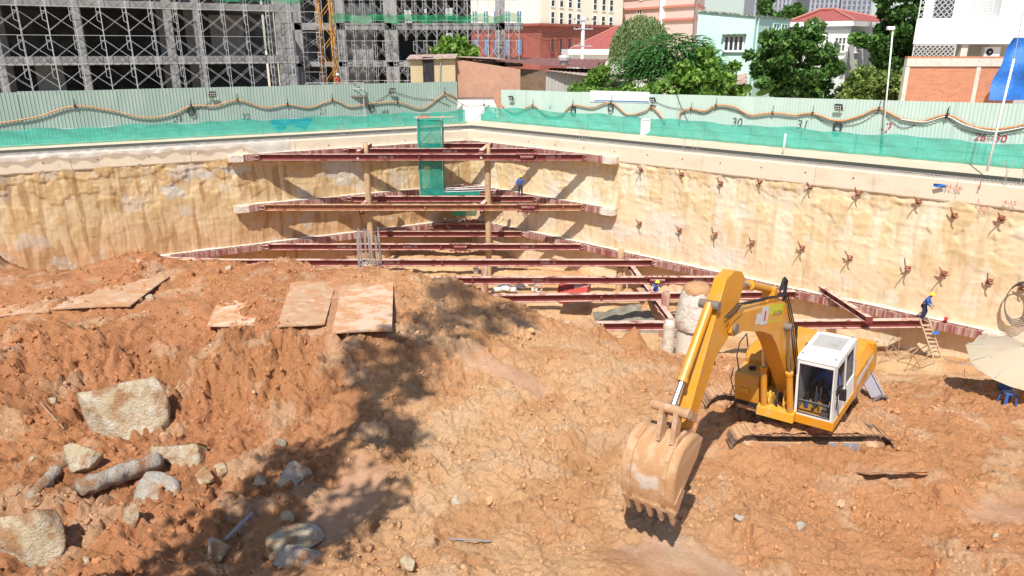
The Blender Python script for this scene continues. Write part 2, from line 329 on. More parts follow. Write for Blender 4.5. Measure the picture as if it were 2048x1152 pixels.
 bluepl=mat('blue_plastic', (.05, .12, .34), .45), redpl=mat('red_plastic', (.55, .04, .05), .4), redbox=mat('red_painted_box', (.48, .07, .05), .55, [((.6, .4, .3), 4., .58, .7, .7)]),
 pvc=mat('white_pvc', (.74, .72, .68), .5, [((.5, .4, .28), 5., .55, .7, .6)]), slag=mat('grey_slurry', (.22, .21, .16), .5, [((.32, .29, .22), 3., .45, .65, .8)], [(8, .7, .12)]),
 bark=mat('bark', (.16, .12, .09), .9, [((.25, .21, .17), 6., .5, .7, .6)], (12, .5, .04)),
 banner=mat('banner_white', (.82, .83, .85), .6), bannerblue=mat('banner_blue', (.04, .19, .45), .6), faint=mat('faint_print', (.62, .62, .70), .6),
 ink=mat('dark_spray', (.10, .12, .12), .8), inkred=mat('red_spray', (.45, .03, .06), .8), stencil=mat('white_stencil', (.75, .7, .66), .7), decal_y=mat('yellow_green_decal', (.55, .52, .03), .5), decal_w=mat('pale_decal', (.56, .56, .55), .5, [((.4, .36, .3), 8., .5, .7, .6)], obj=True), decal_r=mat('red_decal', (.5, .05, .05), .5),
 street=mat('street_dirt', (.62, .50, .36), .95, [((.70, .60, .47), .5, .45, .65, .7), ((.45, .35, .25), 2., .55, .75, .6)], (5, .4, .1)),
 form=mat('formwork_timber', (.40, .17, .07), .7, [((.55, .28, .12), 1., .45, .6, .8)]),
 leafA=leafmat('leaf_dark_glossy', (.035, .10, .02), (.14, .27, .055)), leafB=leafmat('leaf_feathery', (.06, .18, .04), (.15, .34, .10)), leafC=leafmat('leaf_willow', (.12, .19, .06), (.30, .38, .16)),
 leafD=leafmat('leaf_bright', (.08, .2, .025), (.25, .40, .07)), leafE=leafmat('leaf_shrub', (.08, .15, .03), (.30, .38, .09)),
)

# ------------------------------------------------------------------ the pit: ground sheet, terrain, shoring walls, cap beams
CL, ML, CR, MR = 66.0, .56, 60.5, -.93               # inner faces of the two shoring walls: Y = C + M X
eL, nL = V(-.8725, -.4886, 0), V(.4886, -.8725, 0)
eR, nR = V(.7323, -.681, 0), V(-.681, -.7323, 0)
CO = V((CR-CL)/(ML-MR), 0, 0); CO.y = CL+ML*CO.x
FLOOR = -10.5
def wl(side, a, off=0, z=0):                           # point on a wall, a metres from the corner, off metres into the pit
    e, n = (eL, nL) if side == 'L' else (eR, nR)
    return CO+e*a+n*off+V(0, 0, z)
gx = (66.97-61.66)/(-.93-.56)
pit = [(gx, 66.97+.56*gx), (-60, 33.4), (-60, -4), (42, -4), (42, 22.6)]
outer = [(gx, 3500), (-3500, 3500), (-3500, -900), (3500, -900), (3500, 3500)]
mb = MB(); mb.add([(x, y, 0) for x, y in pit]+[(x, y, 0) for x, y in outer], [(i, (i+1) % 5, (i+1) % 5+5, i+5) for i in range(5)])
struct(mb.build('ground', M['street']))

ctrl = []
for x in (-60, -35, -15, 0, 15, 42): ctrl += [(x, -4, 0), (x, 3, -2.8)]
for x in (-30, -18, -9, 0, 8, 16, 28): ctrl.append((x, 9, -3.9))
ctrl += [(-20, 13, -3.8), (-13, 13, -3.9), (-7, 13, -4.05), (0, 13, -4.1), (4, 13.5, -4.1), (9, 13, -4.4), (15, 13, -4.5), (22, 14, -4.5),
 (-26, 17, -3.9), (-18, 17, -4.0), (-12, 17, -4.0), (-6, 17, -4.1), (0, 17, -4.0), (4, 17, -4.1), (7.9, 16.6, -4.2), (8.2, 17.6, -3.95), (8.3, 20, -4.0), (5.6, 17.4, -4.0), (10.6, 17.3, -4.1), (12, 17, -4.5), (16, 17.5, -4.7), (11, 20.5, -4.5),
 (-28, 20, -3.7), (-20, 19.8, -3.8), (-12, 19.8, -3.9), (-6, 20, -3.6), (-2, 21, -3.7), (1, 22, -3.8), (5, 22, -4.15), (9, 23.5, -4.55),
 (-28, 22.3, -2.65), (-20, 21.8, -2.65), (-14, 21.8, -2.6), (-8, 21.6, -2.6), (-5, 21.7, -2.65),
 (-30, 26, -2.5), (-22, 26, -2.6), (-14, 26, -2.6), (-8, 26, -2.6), (-5, 26, -2.6), (-2, 26, -3.2), (1, 26.5, -4.1), (4.5, 26, -4.85), (7.6, 27, -5.5),
 (-32, 31, -1.6), (-24, 30.6, -1.7), (-16, 30.2, -2.15), (-10, 30, -2.45), (-6, 29.7, -2.55), (-3.6, 29.5, -3.0), (-1.6, 29.5, -3.5), (.5, 29.4, -4.3), (3.6, 28.6, -5.2), (5.4, 27.6, -5.5),
 (-32, 34.5, -7), (-20, 34, -7.5), (-10, 33.2, -7.5), (-4, 33, -7.8), (0, 32.6, -8), (4, 32, -8.2), (8, 30.5, -7.6), (11, 27.5, -6.2), (13, 23, -5.1), (13, 31, -9.0),
 (17, 22.5, -5.6), (17, 26.5, -6.3), (19.5, 25.5, -6.0), (17, 32, -9.5), (22, 24, -5.6), (14.5, 26, -6.4), (22, 30, -8.4), (22.5, 36, -10.1), (28, 31, -8.6), (30, 24, -6), (38, 24, -6)]
for x in (-44, -30, -20, -10, -4, 0, 4, 8, 13): ctrl.append((x, 36.5 if x > -15 else 38, -10.2))
for x in (-50, -34, -22, -12, -4, 4, 10, 17, 24): ctrl += [(x, 41, FLOOR), (x, 47, FLOOR), (x, 55, FLOOR), (x, 65, FLOOR)]
ctrl = np.array(ctrl, float)
def tps(c):
    n = len(c); d = np.hypot(c[:, None, 0]-c[None, :, 0], c[:, None, 1]-c[None, :, 1])
    A = np.zeros((n+3, n+3)); A[:n, :n] = d+np.eye(n)*.15; A[:n, n] = 1; A[:n, n+1:] = c[:, :2]; A[n:, :n] = A[:n, n:].T
    return np.linalg.solve(A, np.concatenate([c[:, 2], [0, 0, 0]]))
WT = tps(ctrl)
def base_h(x, y):
    r = np.full(x.shape, WT[-3])+WT[-2]*x+WT[-1]*y
    for (cx, cy, _), w_ in zip(ctrl, WT): r += w_*np.hypot(x-cx, y-cy)
    return r
def axis(parts):
    o = []
    for a, b, s0, s1 in parts:
        n = max(2, int((b-a)/((s0+s1)/2))); t = np.linspace(0, 1, n, endpoint=False); k = s1/s0
        u = t if abs(k-1) < 1e-3 else (k**t-1)/(k-1)
        o.append(a+(b-a)*u)
    return np.concatenate(o+[[parts[-1][1]]])
XS = axis([(-60, -26, 1.5, .2), (-26, -12, .14, .065), (-12, 12, .048, .048), (12, 26, .065, .14), (26, 42, .2, 1.2)])
YS = axis([(-4, 10, .8, .12), (10, 19, .045, .055), (19, 32, .055, .095), (32, 44, .12, .2), (44, 66, .2, .35)])
gx0, gy0 = np.arange(-60, 42.01, .5), np.arange(-4, 66.01, .5)
BX, BY = np.meshgrid(gx0, gy0); BH = base_h(BX, BY)
BH = np.maximum(BH, FLOOR-.15)
def bil(G, xs0, ys0, x, y):
    fx = np.clip((x-xs0[0])/(xs0[1]-xs0[0]), 0, len(xs0)-1.001); fy = np.clip((y-ys0[0])/(ys0[1]-ys0[0]), 0, len(ys0)-1.001)
    i, j = fx.astype(int), fy.astype(int); u, v = fx-i, fy-j
    return G[j, i]*(1-u)*(1-v)+G[j, i+1]*u*(1-v)+G[j+1, i]*(1-u)*v+G[j+1, i+1]*u*v
def bump(x, y, cx, cy, r, h): return h*np.exp(-((x-cx)**2+(y-cy)**2)/(r*r))
SMOOTH = [(-4.0, 15.2, .75, 1.9, .25), (.2, 21.3, .55, 1.3, -.75), (-1.1, 22.4, .45, 1.0, -.7), (3.6, 12.8, 1.6, .9, 0.2), (-6.3, 24.3, 1.4, 2.3, 0), (12.5, 15.3, 1.7, .5, -.2)]
def smooth_mask(x, y):
    m_ = np.zeros_like(x)
    for cx, cy, rx, ry, a in SMOOTH:
        dx, dy = x-cx, y-cy; u = (dx*math.cos(a)-dy*math.sin(a))/rx; v = (dx*math.sin(a)+dy*math.cos(a))/ry
        m_ = np.maximum(m_, 1-sst(.7, 1.15, np.hypot(u, v)+.25*pn(x*2, y*2, 41)))
    return m_
def full_h(x, y):
    h = bil(BH, gx0, gy0, x, y)
    up = sst(-9.6, -8.6, h); sm = 1-.85*smooth_mask(x, y)
    lump = fbm(x*.45, y*.45, 1, 3)*.22*up*(1-.6*sst(22.2, 23.4, y)*sst(29.8, 28.6, y)*sst(-3.2, -5, x))
    for b in [(5.1, 27.7, .45, .95), (3.4, 28.5, .65, .55), (2.6, 28.3, .5, .15), (-12.5, 30.2, 1.6, .5), (-22, 30.3, 2.2, .35), (-17, 30.6, 1.3, .35), (-9.2, 29.8, .9, .35), (-3.5, 28.5, 1.3, .3), (-9, 20.6, 1.2, .25), (-16, 20.4, 1.6, .3), (-11.6, 14.2, 1.1, .25), (10.5, 21.5, 1.5, .2)]:
        lump = lump+bump(x, y, *b)
    rough = np.clip(.72+.5*fbm(x*.3, y*.3, 9, 2)+.35*sst(-4, -9, x)+.45*np.exp(-((y-20.5)/1.4)**2)*sst(-3, -6, x), .35, 1.8)
    bench = sst(22.2, 23.4, y)*sst(29.8, 28.6, y)*sst(-3.2, -5, x); rough = rough*(1-.62*bench)
    wx, wy = x+.18*fbm(x*1.3, y*1.3, 21, 2), y+.18*fbm(x*1.3, y*1.3, 27, 2)
    f1, i1 = worley(wx*1.7, wy*1.7, 1); f2, i2 = worley(wx*3.6, wy*3.6, 2); f3, i3 = worley(wx*7.5, wy*7.5, 4)
    cz1 = sst(-.1, .45, fbm(x*.5, y*.5, 71, 3)+.25*sst(-3, -8, x)); cz2 = sst(-.35, .35, fbm(x*.8, y*.8, 73, 3)+.15)
    cl = np.sqrt(np.maximum(0, .28-f1*f1))*(i1 > .55)*i1*.26*cz1+np.sqrt(np.maximum(0, .30-f2*f2))*(i2 > .25)*(.3+.7*i2)*.20*cz2+np.sqrt(np.maximum(0, .30-f3*f3))*(.25+.75*i3)*.085
    rid = np.abs(pn(wx*1.9, wy*1.9, 5))*.22+np.abs(pn(wx*4.1, wy*4.1, 6))*.15+np.abs(pn(wx*8.3, wy*8.3, 16))*.085-.08
    fine = np.abs(pn(x*11.5, y*11.5, 8))*.05
    hole = -sst(.34, .6, pn(wx*.75, wy*.75, 13))*.22*sst(1, -5, x)-sst(.42, .58, pn(wx*1.9, wy*1.9, 11))*.22-sst(.40, .54, pn(wx*4.2, wy*4.2, 12))*.12
    d = (cl+rid-.06+fine+hole)*rough*sm
    fl = fbm(x*.35, y*.35, 31, 3)*.10+fbm(x*1.6, y*1.6, 33, 3)*.04
    tr = -.35*sst(.02, .10, pn(x*.16, y*.28, 35)-.05)*(1-up)           # shallow cut steps in the pit floor
    return h+lump+d*(.35+.65*up)+(fl+tr)*(1-up)
X, Y = np.meshgrid(XS, YS); Z = full_h(X, Y)
def tz(x, y):                                           # terrain height anywhere (from the built grid)
    i = min(max(np.searchsorted(XS, x)-1, 0), len(XS)-2); j = min(max(np.searchsorted(YS, y)-1, 0), len(YS)-2)
    u = (x-XS[i])/(XS[i+1]-XS[i]); v = (y-YS[j])/(YS[j+1]-YS[j])
    return float(Z[j, i]*(1-u)*(1-v)+Z[j, i+1]*u*(1-v)+Z[j+1, i]*(1-u)*v+Z[j+1, i+1]*u*v)
def hit(px, py):                                        # where the sight line through a pixel meets the terrain
    d = ray(px, py); t = 8/d.y; st = .05/d.y
    for _ in range(1400):
        p = d*t
        if CZ+p.z < tz(p.x, p.y): break
        t += st
    p = d*t; return V(p.x, p.y, tz(p.x, p.y))
c0 = np.array([.60, .335, .17])                        # clay, sandy centre, red left, orange right, pale floor
red = np.array([.53, .25, .12]); sand = np.array([.69, .45, .25]); orange = np.array([.60, .30, .14]); floorc = np.array([.68, .48, .27]); pinkc = np.array([.66, .42, .28])
def lerp(a, b, t): return a*(1-t[..., None])+b*t[..., None]
nz = fbm(X*.22, Y*.22, 51, 3)*.5
C = np.broadcast_to(c0, X.shape+(3,)).copy()
C = lerp(C, sand, sst(-.3, .5, nz+.9*np.exp(-((X-1.5)/5.5)**2-((Y-17)/9)**2)-.25))
C = lerp(C, orange, sst(2.5, 7, X)*.75*sst(-.4, .5, nz+.25))
C = lerp(C, red, sst(-3.5, -8, X+2*nz)*.9)
C = lerp(C, red, sst(27, 30, Y)*sst(-2, -6, X)*.6)
C = lerp(C, red*.62, sst(.12, .5, fbm(X*.5, Y*.5, 57, 4))*.55*sst(0, -6, X))
C = lerp(C, pinkc, smooth_mask(X, Y)*.85)
C = lerp(C, floorc, sst(-5.2, -8.4, Z+.5*nz))
C = lerp(C, np.array([.52, .27, .12]), sst(.1, .45, fbm(X*.35, Y*.35, 61, 3))*.5)
C = np.minimum(C*np.array([1.13, 1.03, .97]), .86)
C = lerp(C, np.array([.80, .58, .38]), sst(.2, .5, fbm(X*.6, Y*.6, 63, 4))*.4)
ny, nx = X.shape; idx = np.arange(ny*nx).reshape(ny, nx)
F = np.stack([idx[:-1, :-1], idx[:-1, 1:], idx[1:, 1:], idx[1:, :-1]], -1).reshape(-1, 4)
struct(link('excavated_mud', npmesh('excavated_mud', np.stack([X, Y, Z], -1).reshape(-1, 3), F, M['mud'], True, C.reshape(-1, 3))))

# loose clods lying on the mud
def icos():
    t = (1+5**.5)/2; v = np.array([(-1,t,0),(1,t,0),(-1,-t,0),(1,-t,0),(0,-1,t),(0,1,t),(0,-1,-t),(0,1,-t),(t,0,-1),(t,0,1),(-t,0,-1),(-t,0,1)], float)
    f = np.array([(0,11,5),(0,5,1),(0,1,7),(0,7,10),(0,10,11),(1,5,9),(5,11,4),(11,10,2),(10,7,6),(7,1,8),(3,9,4),(3,4,2),(3,2,6),(3,6,8),(3,8,9),(4,9,5),(2,4,11),(6,2,10),(8,6,7),(9,8,1)])
    return v/np.linalg.norm(v[0]), f
def subdiv(v, f):
    v = list(map(tuple, v)); ca = {}; nf = []
    def mid(a, b):
        k = (min(a, b), max(a, b))
        if k not in ca:
            p = (np.array(v[a])+np.array(v[b])); p /= np.linalg.norm(p); ca[k] = len(v); v.append(tuple(p))
        return ca[k]
    for a, b, c in f:
        ab, bc, cc = mid(a, b), mid(b, c), mid(c, a); nf += [(a, ab, cc), (b, bc, ab), (c, cc, bc), (ab, bc, cc)]
    return np.array(v), np.array(nf)
ICO0 = icos(); ICO1 = subdiv(*ICO0); ICO2 = subdiv(*ICO1)
rs = np.random.RandomState(11)
def clods(n, xr, yr, smin, smax, ico, thr):
    v0, f0 = ico; vs, fs, cs = [], [], []; k = 0; tries = 0
    while k < n and tries < n*12:
        tries += 1
        x, y = rs.uniform(*xr), rs.uniform(*yr)
        if abs(x) > y*.75+2: continue
        dens = float(fbm(np.array([x*.5]), np.array([y*.5]), 71, 3)[0])+(.25 if x < -3 else 0)
        if dens < thr+rs.uniform(-.3, .3) or float(smooth_mask(np.array([x]), np.array([y]))[0]) > .3: continue
        s = smin+(smax-smin)*rs.rand()**3
        R_ = np.array(Euler((rs.rand()*6, rs.rand()*6, rs.rand()*6)).to_matrix())
        p = v0*(1+.32*rs.randn(len(v0), 1))*np.array([1, .75, .55])*s
        vs.append(p@R_.T+np.array([x, y, tz(x, y)+s*.15])); cs.append(np.tile(C[min(np.searchsorted(YS, y), len(YS)-1), min(np.searchsorted(XS, x), len(XS)-1)]*(.85+.3*rs.rand()), (len(v0), 1))); fs.append(f0+len(v0)*k); k += 1
    return np.concatenate(vs), np.concatenate(fs), np.concatenate(cs)
v1, f1, q1 = clods(9000, (-17, 15), (10.5, 31), .02, .085, ICO0, .05)
v2, f2, q2 = clods(900, (-19, 16), (10.5, 31), .05, .15, ICO1, .15)
stuff(tag(link('mud_clods', npmesh('mud_clods', np.concatenate([v1, v2]), np.concatenate([f1, f2+len(v1)]), M['clod'], False, np.concatenate([q1, q2]))), 'loose red clay clods scattered over the excavated mud', 'clods'))

def shoring(side, amax):
    a = np.concatenate([np.arange(-.3, 46, .075), np.arange(46, amax, .5)]); z = np.arange(-1.35, -10.95, -.085)
    A, H = np.meshgrid(a, z); s = 3 if side == 'L' else 5
    big = fbm(A*.35, H*.25, s, 3); pt = fbm(A*.5, H*.55, s+20, 4); pt2 = fbm(A*1.1+7, H*.9, s+30, 4)
    m1 = sst(.02, .10, pt); m2 = sst(.10, .17, pt2)
    led = 1-sst(0, .1, -(H+1.75+.45*(1+fbm(A*.7, A*0, s+40, 3))*(.55 if side == 'L' else .15)))
    groove = np.exp(-(((A+.6*pn(A*0, H*.3, 3)) % 2.4)-1.2)**2/.0025)*.05
    strk = pn(A*5, H*.35, s+50)*.025
    topz = sst(-5.5, -2.5, H)
    D = .08*big+(.02+.05*topz)*m1+.025*m2*topz+.08*led*(.6+.5*pn(A*2.2, H*2, s+60))+.014*fbm(A*2.2, H*1.2, s+70, 4)+strk*.9-groove*.9+.010*fbm(A*6, H*5, s+80, 2)
    D = D+.035*np.maximum(0, fbm(A*1.5+2*pn(A*.4, H*.4, 2), H*2.6, s+120, 4))*(1.4 if side == 'R' else .6)
    if side == 'R': D = D*.72
    e, n = (eL, nL) if side == 'L' else (eR, nR)
    P = np.stack([CO.x+e.x*A+n.x*D, CO.y+e.y*A+n.y*D, H], -1)
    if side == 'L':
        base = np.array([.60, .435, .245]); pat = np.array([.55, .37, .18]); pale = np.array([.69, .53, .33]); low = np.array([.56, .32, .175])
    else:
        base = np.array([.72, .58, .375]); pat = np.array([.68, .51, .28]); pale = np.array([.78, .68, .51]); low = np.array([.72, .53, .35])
    Cc = np.broadcast_to(base, A.shape+(3,)).copy()
    Cc = lerp(Cc, pat, m1*.8); Cc = lerp(Cc, pale, sst(.1, .5, fbm(A*.6, H*.22, s+90, 4))*.7)
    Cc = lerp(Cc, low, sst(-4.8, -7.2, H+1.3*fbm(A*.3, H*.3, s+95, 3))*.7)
    Cc = lerp(Cc, np.array([.36, .20, .085]), sst(.22, .5, pn(A*2.1+.35*pn(A*.3, H*.5, 4), H*.26, s+99)+.45*pn(A*.4, H*.3, s))*(.65 if side == 'L' else .22))
    gp = fbm(A*.45, H*.45, s+110, 4)
    gw = sst(.45, .6, gp)*.6
    if side == 'R':
        for ca, ch, ra, rh in [(13.2, -5.0, 1.2, 1.1), (19.8, -5.6, 1.9, 1.4), (16.2, -6.6, 1.6, .8), (24.5, -6.9, 1.6, .7), (17.6, -3.1, .5, .7), (25.5, -3.8, .7, .5), (9.5, -4.6, .9, 1.0)]:
            gw = np.maximum(gw, 1-sst(.6, 1.2, np.hypot((A-ca)/ra, (H-ch)/rh)+.5*fbm(A*1.5, H*1.5, 7, 3)))
    else:
        for ca, ch, ra, rh in [(22.5, -2.3, 1.4, .5), (11.4, -3.0, 1.5, 1.3), (19.6, -2.2, 1.2, .35), (24, -3.4, .8, .5)]:
            gw = np.maximum(gw, 1-sst(.6, 1.2, np.hypot((A-ca)/ra, (H-ch)/rh)+.6*fbm(A*1.5, H*1.5, 7, 3)))
    Cc = lerp(Cc, np.array([.56, .52, .46]) if side == 'L' else np.array([.68, .64, .57]), gw*(.8 if side == 'L' else .6))
    ny, nx = A.shape; ix = np.arange(ny*nx).reshape(ny, nx)
    q = [ix[:-1, :-1], ix[1:, :-1], ix[1:, 1:], ix[:-1, 1:]]
    if side == 'L': q = q[::-1]
    return npmesh('shoring_wall', P.reshape(-1, 3), np.stack(q, -1).reshape(-1, 4), M['wall'], True, Cc.reshape(-1, 3))
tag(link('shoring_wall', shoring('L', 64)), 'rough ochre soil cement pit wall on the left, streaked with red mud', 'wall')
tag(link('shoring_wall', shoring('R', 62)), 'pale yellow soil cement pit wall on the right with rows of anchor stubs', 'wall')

def capbeam(side, amax, label):
    e, n = (eL, nL) if side == 'L' else (eR, nR); t = thing('cap_beam', label, 'concrete beam', wl(side, 0, 0, -.9), group='cap beams along the pit edge')
    a = 0
    while a < amax:                                     # cast in sections with visible joints
        L = 7.5; off = rnd.uniform(-.015, .015)
        s0, s1 = (a if a else -.5), a+L-.02
        mb = MB(); k = 14; prof = [(.12+off, -1.48), (.15+off, -1.40), (.15+off, -.36), (.10+off, -.30), (-.85, -.30), (-.85, -1.48)]
        for i in range(k+1):
            q = s0+(s1-s0)*i/k
            mb.v += [tuple(wl(side, q, u+rnd.uniform(-.008, .008), z+rnd.uniform(-.008, .008))) for u, z in prof]
        for i in range(k):
            for j in range(6): mb.f.append((i*6+j, i*6+(j+1) % 6, (i+1)*6+(j+1) % 6, (i+1)*6+j)); mb.m.append(0)
        mb.f += [tuple(range(6)), tuple(range(k*6, k*6+6))]; mb.m += [0, 0]
        mb.build('beam_section', M['cap'], t, world=True); a += L
    mb = MB(); q = .6                                   # starter bars: U bars in two rows with two long runs
    while q < min(amax, 46):
        h = .16+rnd.uniform(-.03, .04)
        for off in (-.12, -.34): mb.bar(wl(side, q, off, -.3), wl(side, q+rnd.uniform(-.03, .03), off, -.3+h), .022, .022)
        q += .20
    for off in (-.12, -.34):
        mb.bar(wl(side, .6, off, -.15), wl(side, min(amax, 46), off, -.15), .02, .02); mb.bar(wl(side, .6, off+.03, -.24), wl(side, min(amax, 46), off+.03, -.24), .02, .02)
    stuff(mb.build('starter_bars', M['rebarpale'], t, world=True))
    return t
capL = capbeam('L', 60, 'concrete cap beam with starter bars along the left pit wall')
capR = capbeam('R', 56, 'concrete cap beam with starter bars along the right pit wall')
for i in range(10):                                     # dark red cast-in dots on the beam face
    p = wl('R', 7+i*2.8, .16, -.75); mb = MB(); mb.lathe([(.05, 0), (.05, .02)], p, 8, nR); mb.build('cast_in_plug', M['inkred'], capR, world=True)
for i in range(9):
    p = wl('L', 6+i*3.2, .16, -.85); mb = MB(); mb.lathe([(.05, 0), (.05, .02)], p, 8, nL); mb.build('cast_in_plug', M['inkred'], capL, world=True)

# ------------------------------------------------------------------ walers, struts, king posts
TIER = {1: -1.1, 2: -4.9, 3: -8.0}                      # top of steel at each level
def waler(side, tier, a0, a1, label, endblock=True):
    e, n = (eL, nL) if side == 'L' else (eR, nR); zc = TIER[tier]-.24
    t = thing('waler_beam', label, 'steel beam', wl(side, a0, .4, zc), group='steel walers on the pit walls')
    a = a0
    while a < a1-.05:
        b = min(a+6.0, a1)
        mb = MB(); mb.ibeam(wl(side, a+.01, .62, zc), wl(side, b-.01, .62, zc), .40, .46, .035, .03, up=n)
        mb.build('segment', M['waler'], t, world=True)
        k = a+.35
        while k < b:
            for zz in (.12, -.12):
                mb = MB(); mb.obox(wl(side, k, .62, zc+zz), (e, n, V(0, 0, 1)), (.012, .16, .10)); mb.build('stiffener', M['waler'], t, world=True)
            k += 1.5
        a = b
    mb = MB(); k = a0                                    # ragged concrete packing between waler and wall
    pts = []
    while k < a1:
        L = rnd.uniform(.8, 2.0); mb.obox(wl(side, min(k+L/2, a1), .21, zc+rnd.uniform(-.03, .03)), (e, n, V(0, 0, 1)), (L/2*.99, .205, .22+rnd.uniform(0, .05))); k += L
    mb.build('concrete_packing', M['concretepale'], t, world=True, bevel=.03)
    if endblock:
        mb = MB(); mb.prism([(0, -.05), (.95, -.05), (1.05, .45), (.9, .85), (0, .9)], e, n, V(0, 0, 1), wl(side, a1-.05, 0, zc), -.27, .25)
        mb.build('end_block', M['whitewash'], t, world=True, bevel=.03)
    return t
def aL(Y): return (CO.y-Y)/.4886
def aR(Y): return (CO.y-Y)/.681
waler('L', 1, .6, aL(53.9)-1.5, 'red steel waler under the left cap beam, top level')
waler('R', 1, .6, aR(52.9)-1.3, 'red steel waler under the right cap beam, top level')
waler('L', 2, .6, aL(53.9)-1.5, 'rusty steel waler on the left wall, middle level')
waler('R', 2, .6, aR(52.9)-1.3, 'rusty steel waler on the right wall behind the standing worker, middle level')
waler('L', 3, .6, aL(51.8), 'dusty red waler at the foot of the left wall, lowest level', False)
waler('R', 3, .6, aR(36.6), 'long lime stained waler running along the foot of the right wall')

def strut(Y0, Y1, tier, label, x0=None, x1=None, jack=None, txt=None, txtx=None, m_='redsteel', splices=()):
    z = TIER[tier]-.22
    xl = (Y0-CL)/ML+1.9 if x0 is None else x0
    xr = (Y1-CR)/MR-1.25 if x1 is None else x1
    p, q = V(xl, Y0, z), V(xr, Y1, z); d = (q-p).normalized(); sd = V(-d.y, d.x, 0)
    t = thing('strut_beam', label, 'steel beam', (p+q)/2, group='horizontal steel struts across the pit corner')
    mb = MB(); mb.ibeam(p, q, .46, .42); mb.build('girder', M[m_], t, world=True)
    for k in list(splices)+[xl+.03, xr-.03]:
        c = p+d*((k-xl)/d.x)
        mb = MB(); mb.obox(c, (d, sd, V(0, 0, 1)), (.02, .19, .19)); mb.build('end_plate', M[m_], t, world=True)
        for s in (-1, 1):
            mb = MB(); mb.obox(c+V(0, 0, -.06)+sd*(.11*s), (d, sd, V(0, 0, 1)), (.07, .05, .13)); mb.build('splice_bracket', M[m_], t, world=True)
    for c, k, w_ in ((p, -1, ML), (q, 1, MR)):            # wedge seat between strut end and waler
        mb = MB(); s = .45
        mb.bar(c+d*k*.05+V(0, 0, .12), c+d*k*.75+V(0, 0, .12), .34, .03); mb.bar(c+d*k*.05-V(0, 0, .14), c+d*k*.75-V(0, 0, .14), .34, .03)
        mb.bar(c+d*k*.40, c+d*k*.44, .3, .3); mb.build('wedge_seat', M['waler'], t, world=True)
    if jack is not None:
        for zz in (.24, -.24):
            c = p+d*((jack-xl)/d.x)+V(0, 0, zz)-sd*.16
            mb = MB(); mb.bar(c-d*.85, c+d*.85, .22, .10)
            for k in range(-2, 3): mb.bar(c+d*(k*.36)-V(0, 0, .16), c+d*(k*.36)+V(0, 0, .16), .07, .07)
            mb.build('preload_jack_bar', M['redsteel'], t, world=True)
        mb = MB(); mb.lathe([(.13, -.5), (.13, .5)], p+d*((jack-xl)/d.x)-sd*.2, 10, d); mb.build('jack_barrel', M['redsteel'], t, world=True)
    if txt:
        for tx in (txtx if isinstance(txtx, (list, tuple)) else [txtx]):
            c = p+d*((tx-xl)/d.x); puttext(txt, .24, c-sd*.019, d, V(0, 0, 1), M['stencil'], t)
    return t
strut(61.0, 61.0, 1, 'shortest top level strut tight in the pit corner')
strut(57.7, 57.7, 1, 'top level red strut second from the pit corner', txt='BT600 - 10', txtx=-4.9)
strut(54.4, 54.4, 1, 'long front strut of the top level with red jack', jack=1.1, txt='BT600 - 36', txtx=[3.1, -9.4], splices=(-6.9, 1.9))
strut(61.0, 61.0, 2, 'shortest middle level strut tight in the pit corner')
strut(57.7, 57.7, 2, 'middle level red strut under the feet of the standing worker')
strut(54.4, 54.4, 2, 'long front strut of the middle level caked in ochre dust', jack=1.2, m_='redsteel2', splices=(-6.6, 3.9))
strut(61.2, 61.2, 3, 'shortest lowest level strut tight in the pit corner')
strut(58.6, 58.6, 3, 'lowest level strut second from the pit corner', splices=(-7.2,))
strut(54.4, 54.4, 3, 'lowest level strut with two red preload jacks', jack=-4.0, txt='BT600 - 70', txtx=[-13.0, -7.9, 1.2], splices=(-9.5, -5.5))
strut(50.0, 50.0, 3, 'lowest level strut passing behind the rebar cage and the short muddy post', txt='BT600 - 26', txtx=[-8.6, 2.6], splices=(-5, -15))
strut(45.6, 45.9, 3, 'lowest level strut above the head of the crouching helper', jack=9.6, txt='BT600 - 12', txtx=[1.9, 12.6], splices=(-2.6,))
strut(40.7, 42.9, 3, 'dark red strut above the tilted red box', x0=-34, splices=(5.5,))
strut(36.5, 37.9, 3, 'nearest red strut on which the ladder leans', x0=-30, txt='BT600 - 18', txtx=8.9, splices=(14.3,))
# raking cross beams tying the lowest struts together
def cross(pa, pb, z, label, m_='redsteel'):
    a, b = atZ(*pa, z), atZ(*pb, z); t = thing('cross_beam', label, 'steel beam', (a+b)/2, group='raking cross beams over the struts')
    mb = MB(); mb.ibeam(a, b, .36, .34); mb.build('girder', M[m_], t, world=True)
    d = (b-a).normalized(); sd = V(-d.y, d.x, 0)
    for k in range(1, int((b-a).length/1.2)):
        for s in (-1, 1):
            mb = MB(); mb.obox(a+d*(k*1.2)+sd*(.08*s), (d, sd, V(0, 0, 1)), (.012, .07, .145)); mb.build('stiffener', M[m_], t, world=True)
    mb = MB(); mb.obox(b+d*.02, (d, sd, V(0, 0, 1)), (.02, .2, .2)); mb.build('end_plate', M['redsteel'], t, world=True)
    return t
cross((1252, 520), (1352, 655), TIER[3]-.62, 'raking beam under the struts beside the grey slurry heap')
cross((1634, 572), (1738, 640), TIER[3]+.20, 'raking beam lying across the struts behind the excavator')
a_ = wl('L', aL(51.6), .9, -8.2); b_ = V(-19.5, 50.2, -8.2)
t = thing('corner_brace', 'short red diagonal brace between the left waler and a strut', 'steel beam', (a_+b_)/2)
mb = MB(); mb.ibeam(a_, b_, .3, .3); mb.build('girder', M['redsteel'], t, world=True)
mb = MB(); mb.bar(b_-V(.3, 0, 0), b_+V(.3, 0, 0), .3, .34); mb.build('gusset', M['redsteel'], t, world=True)

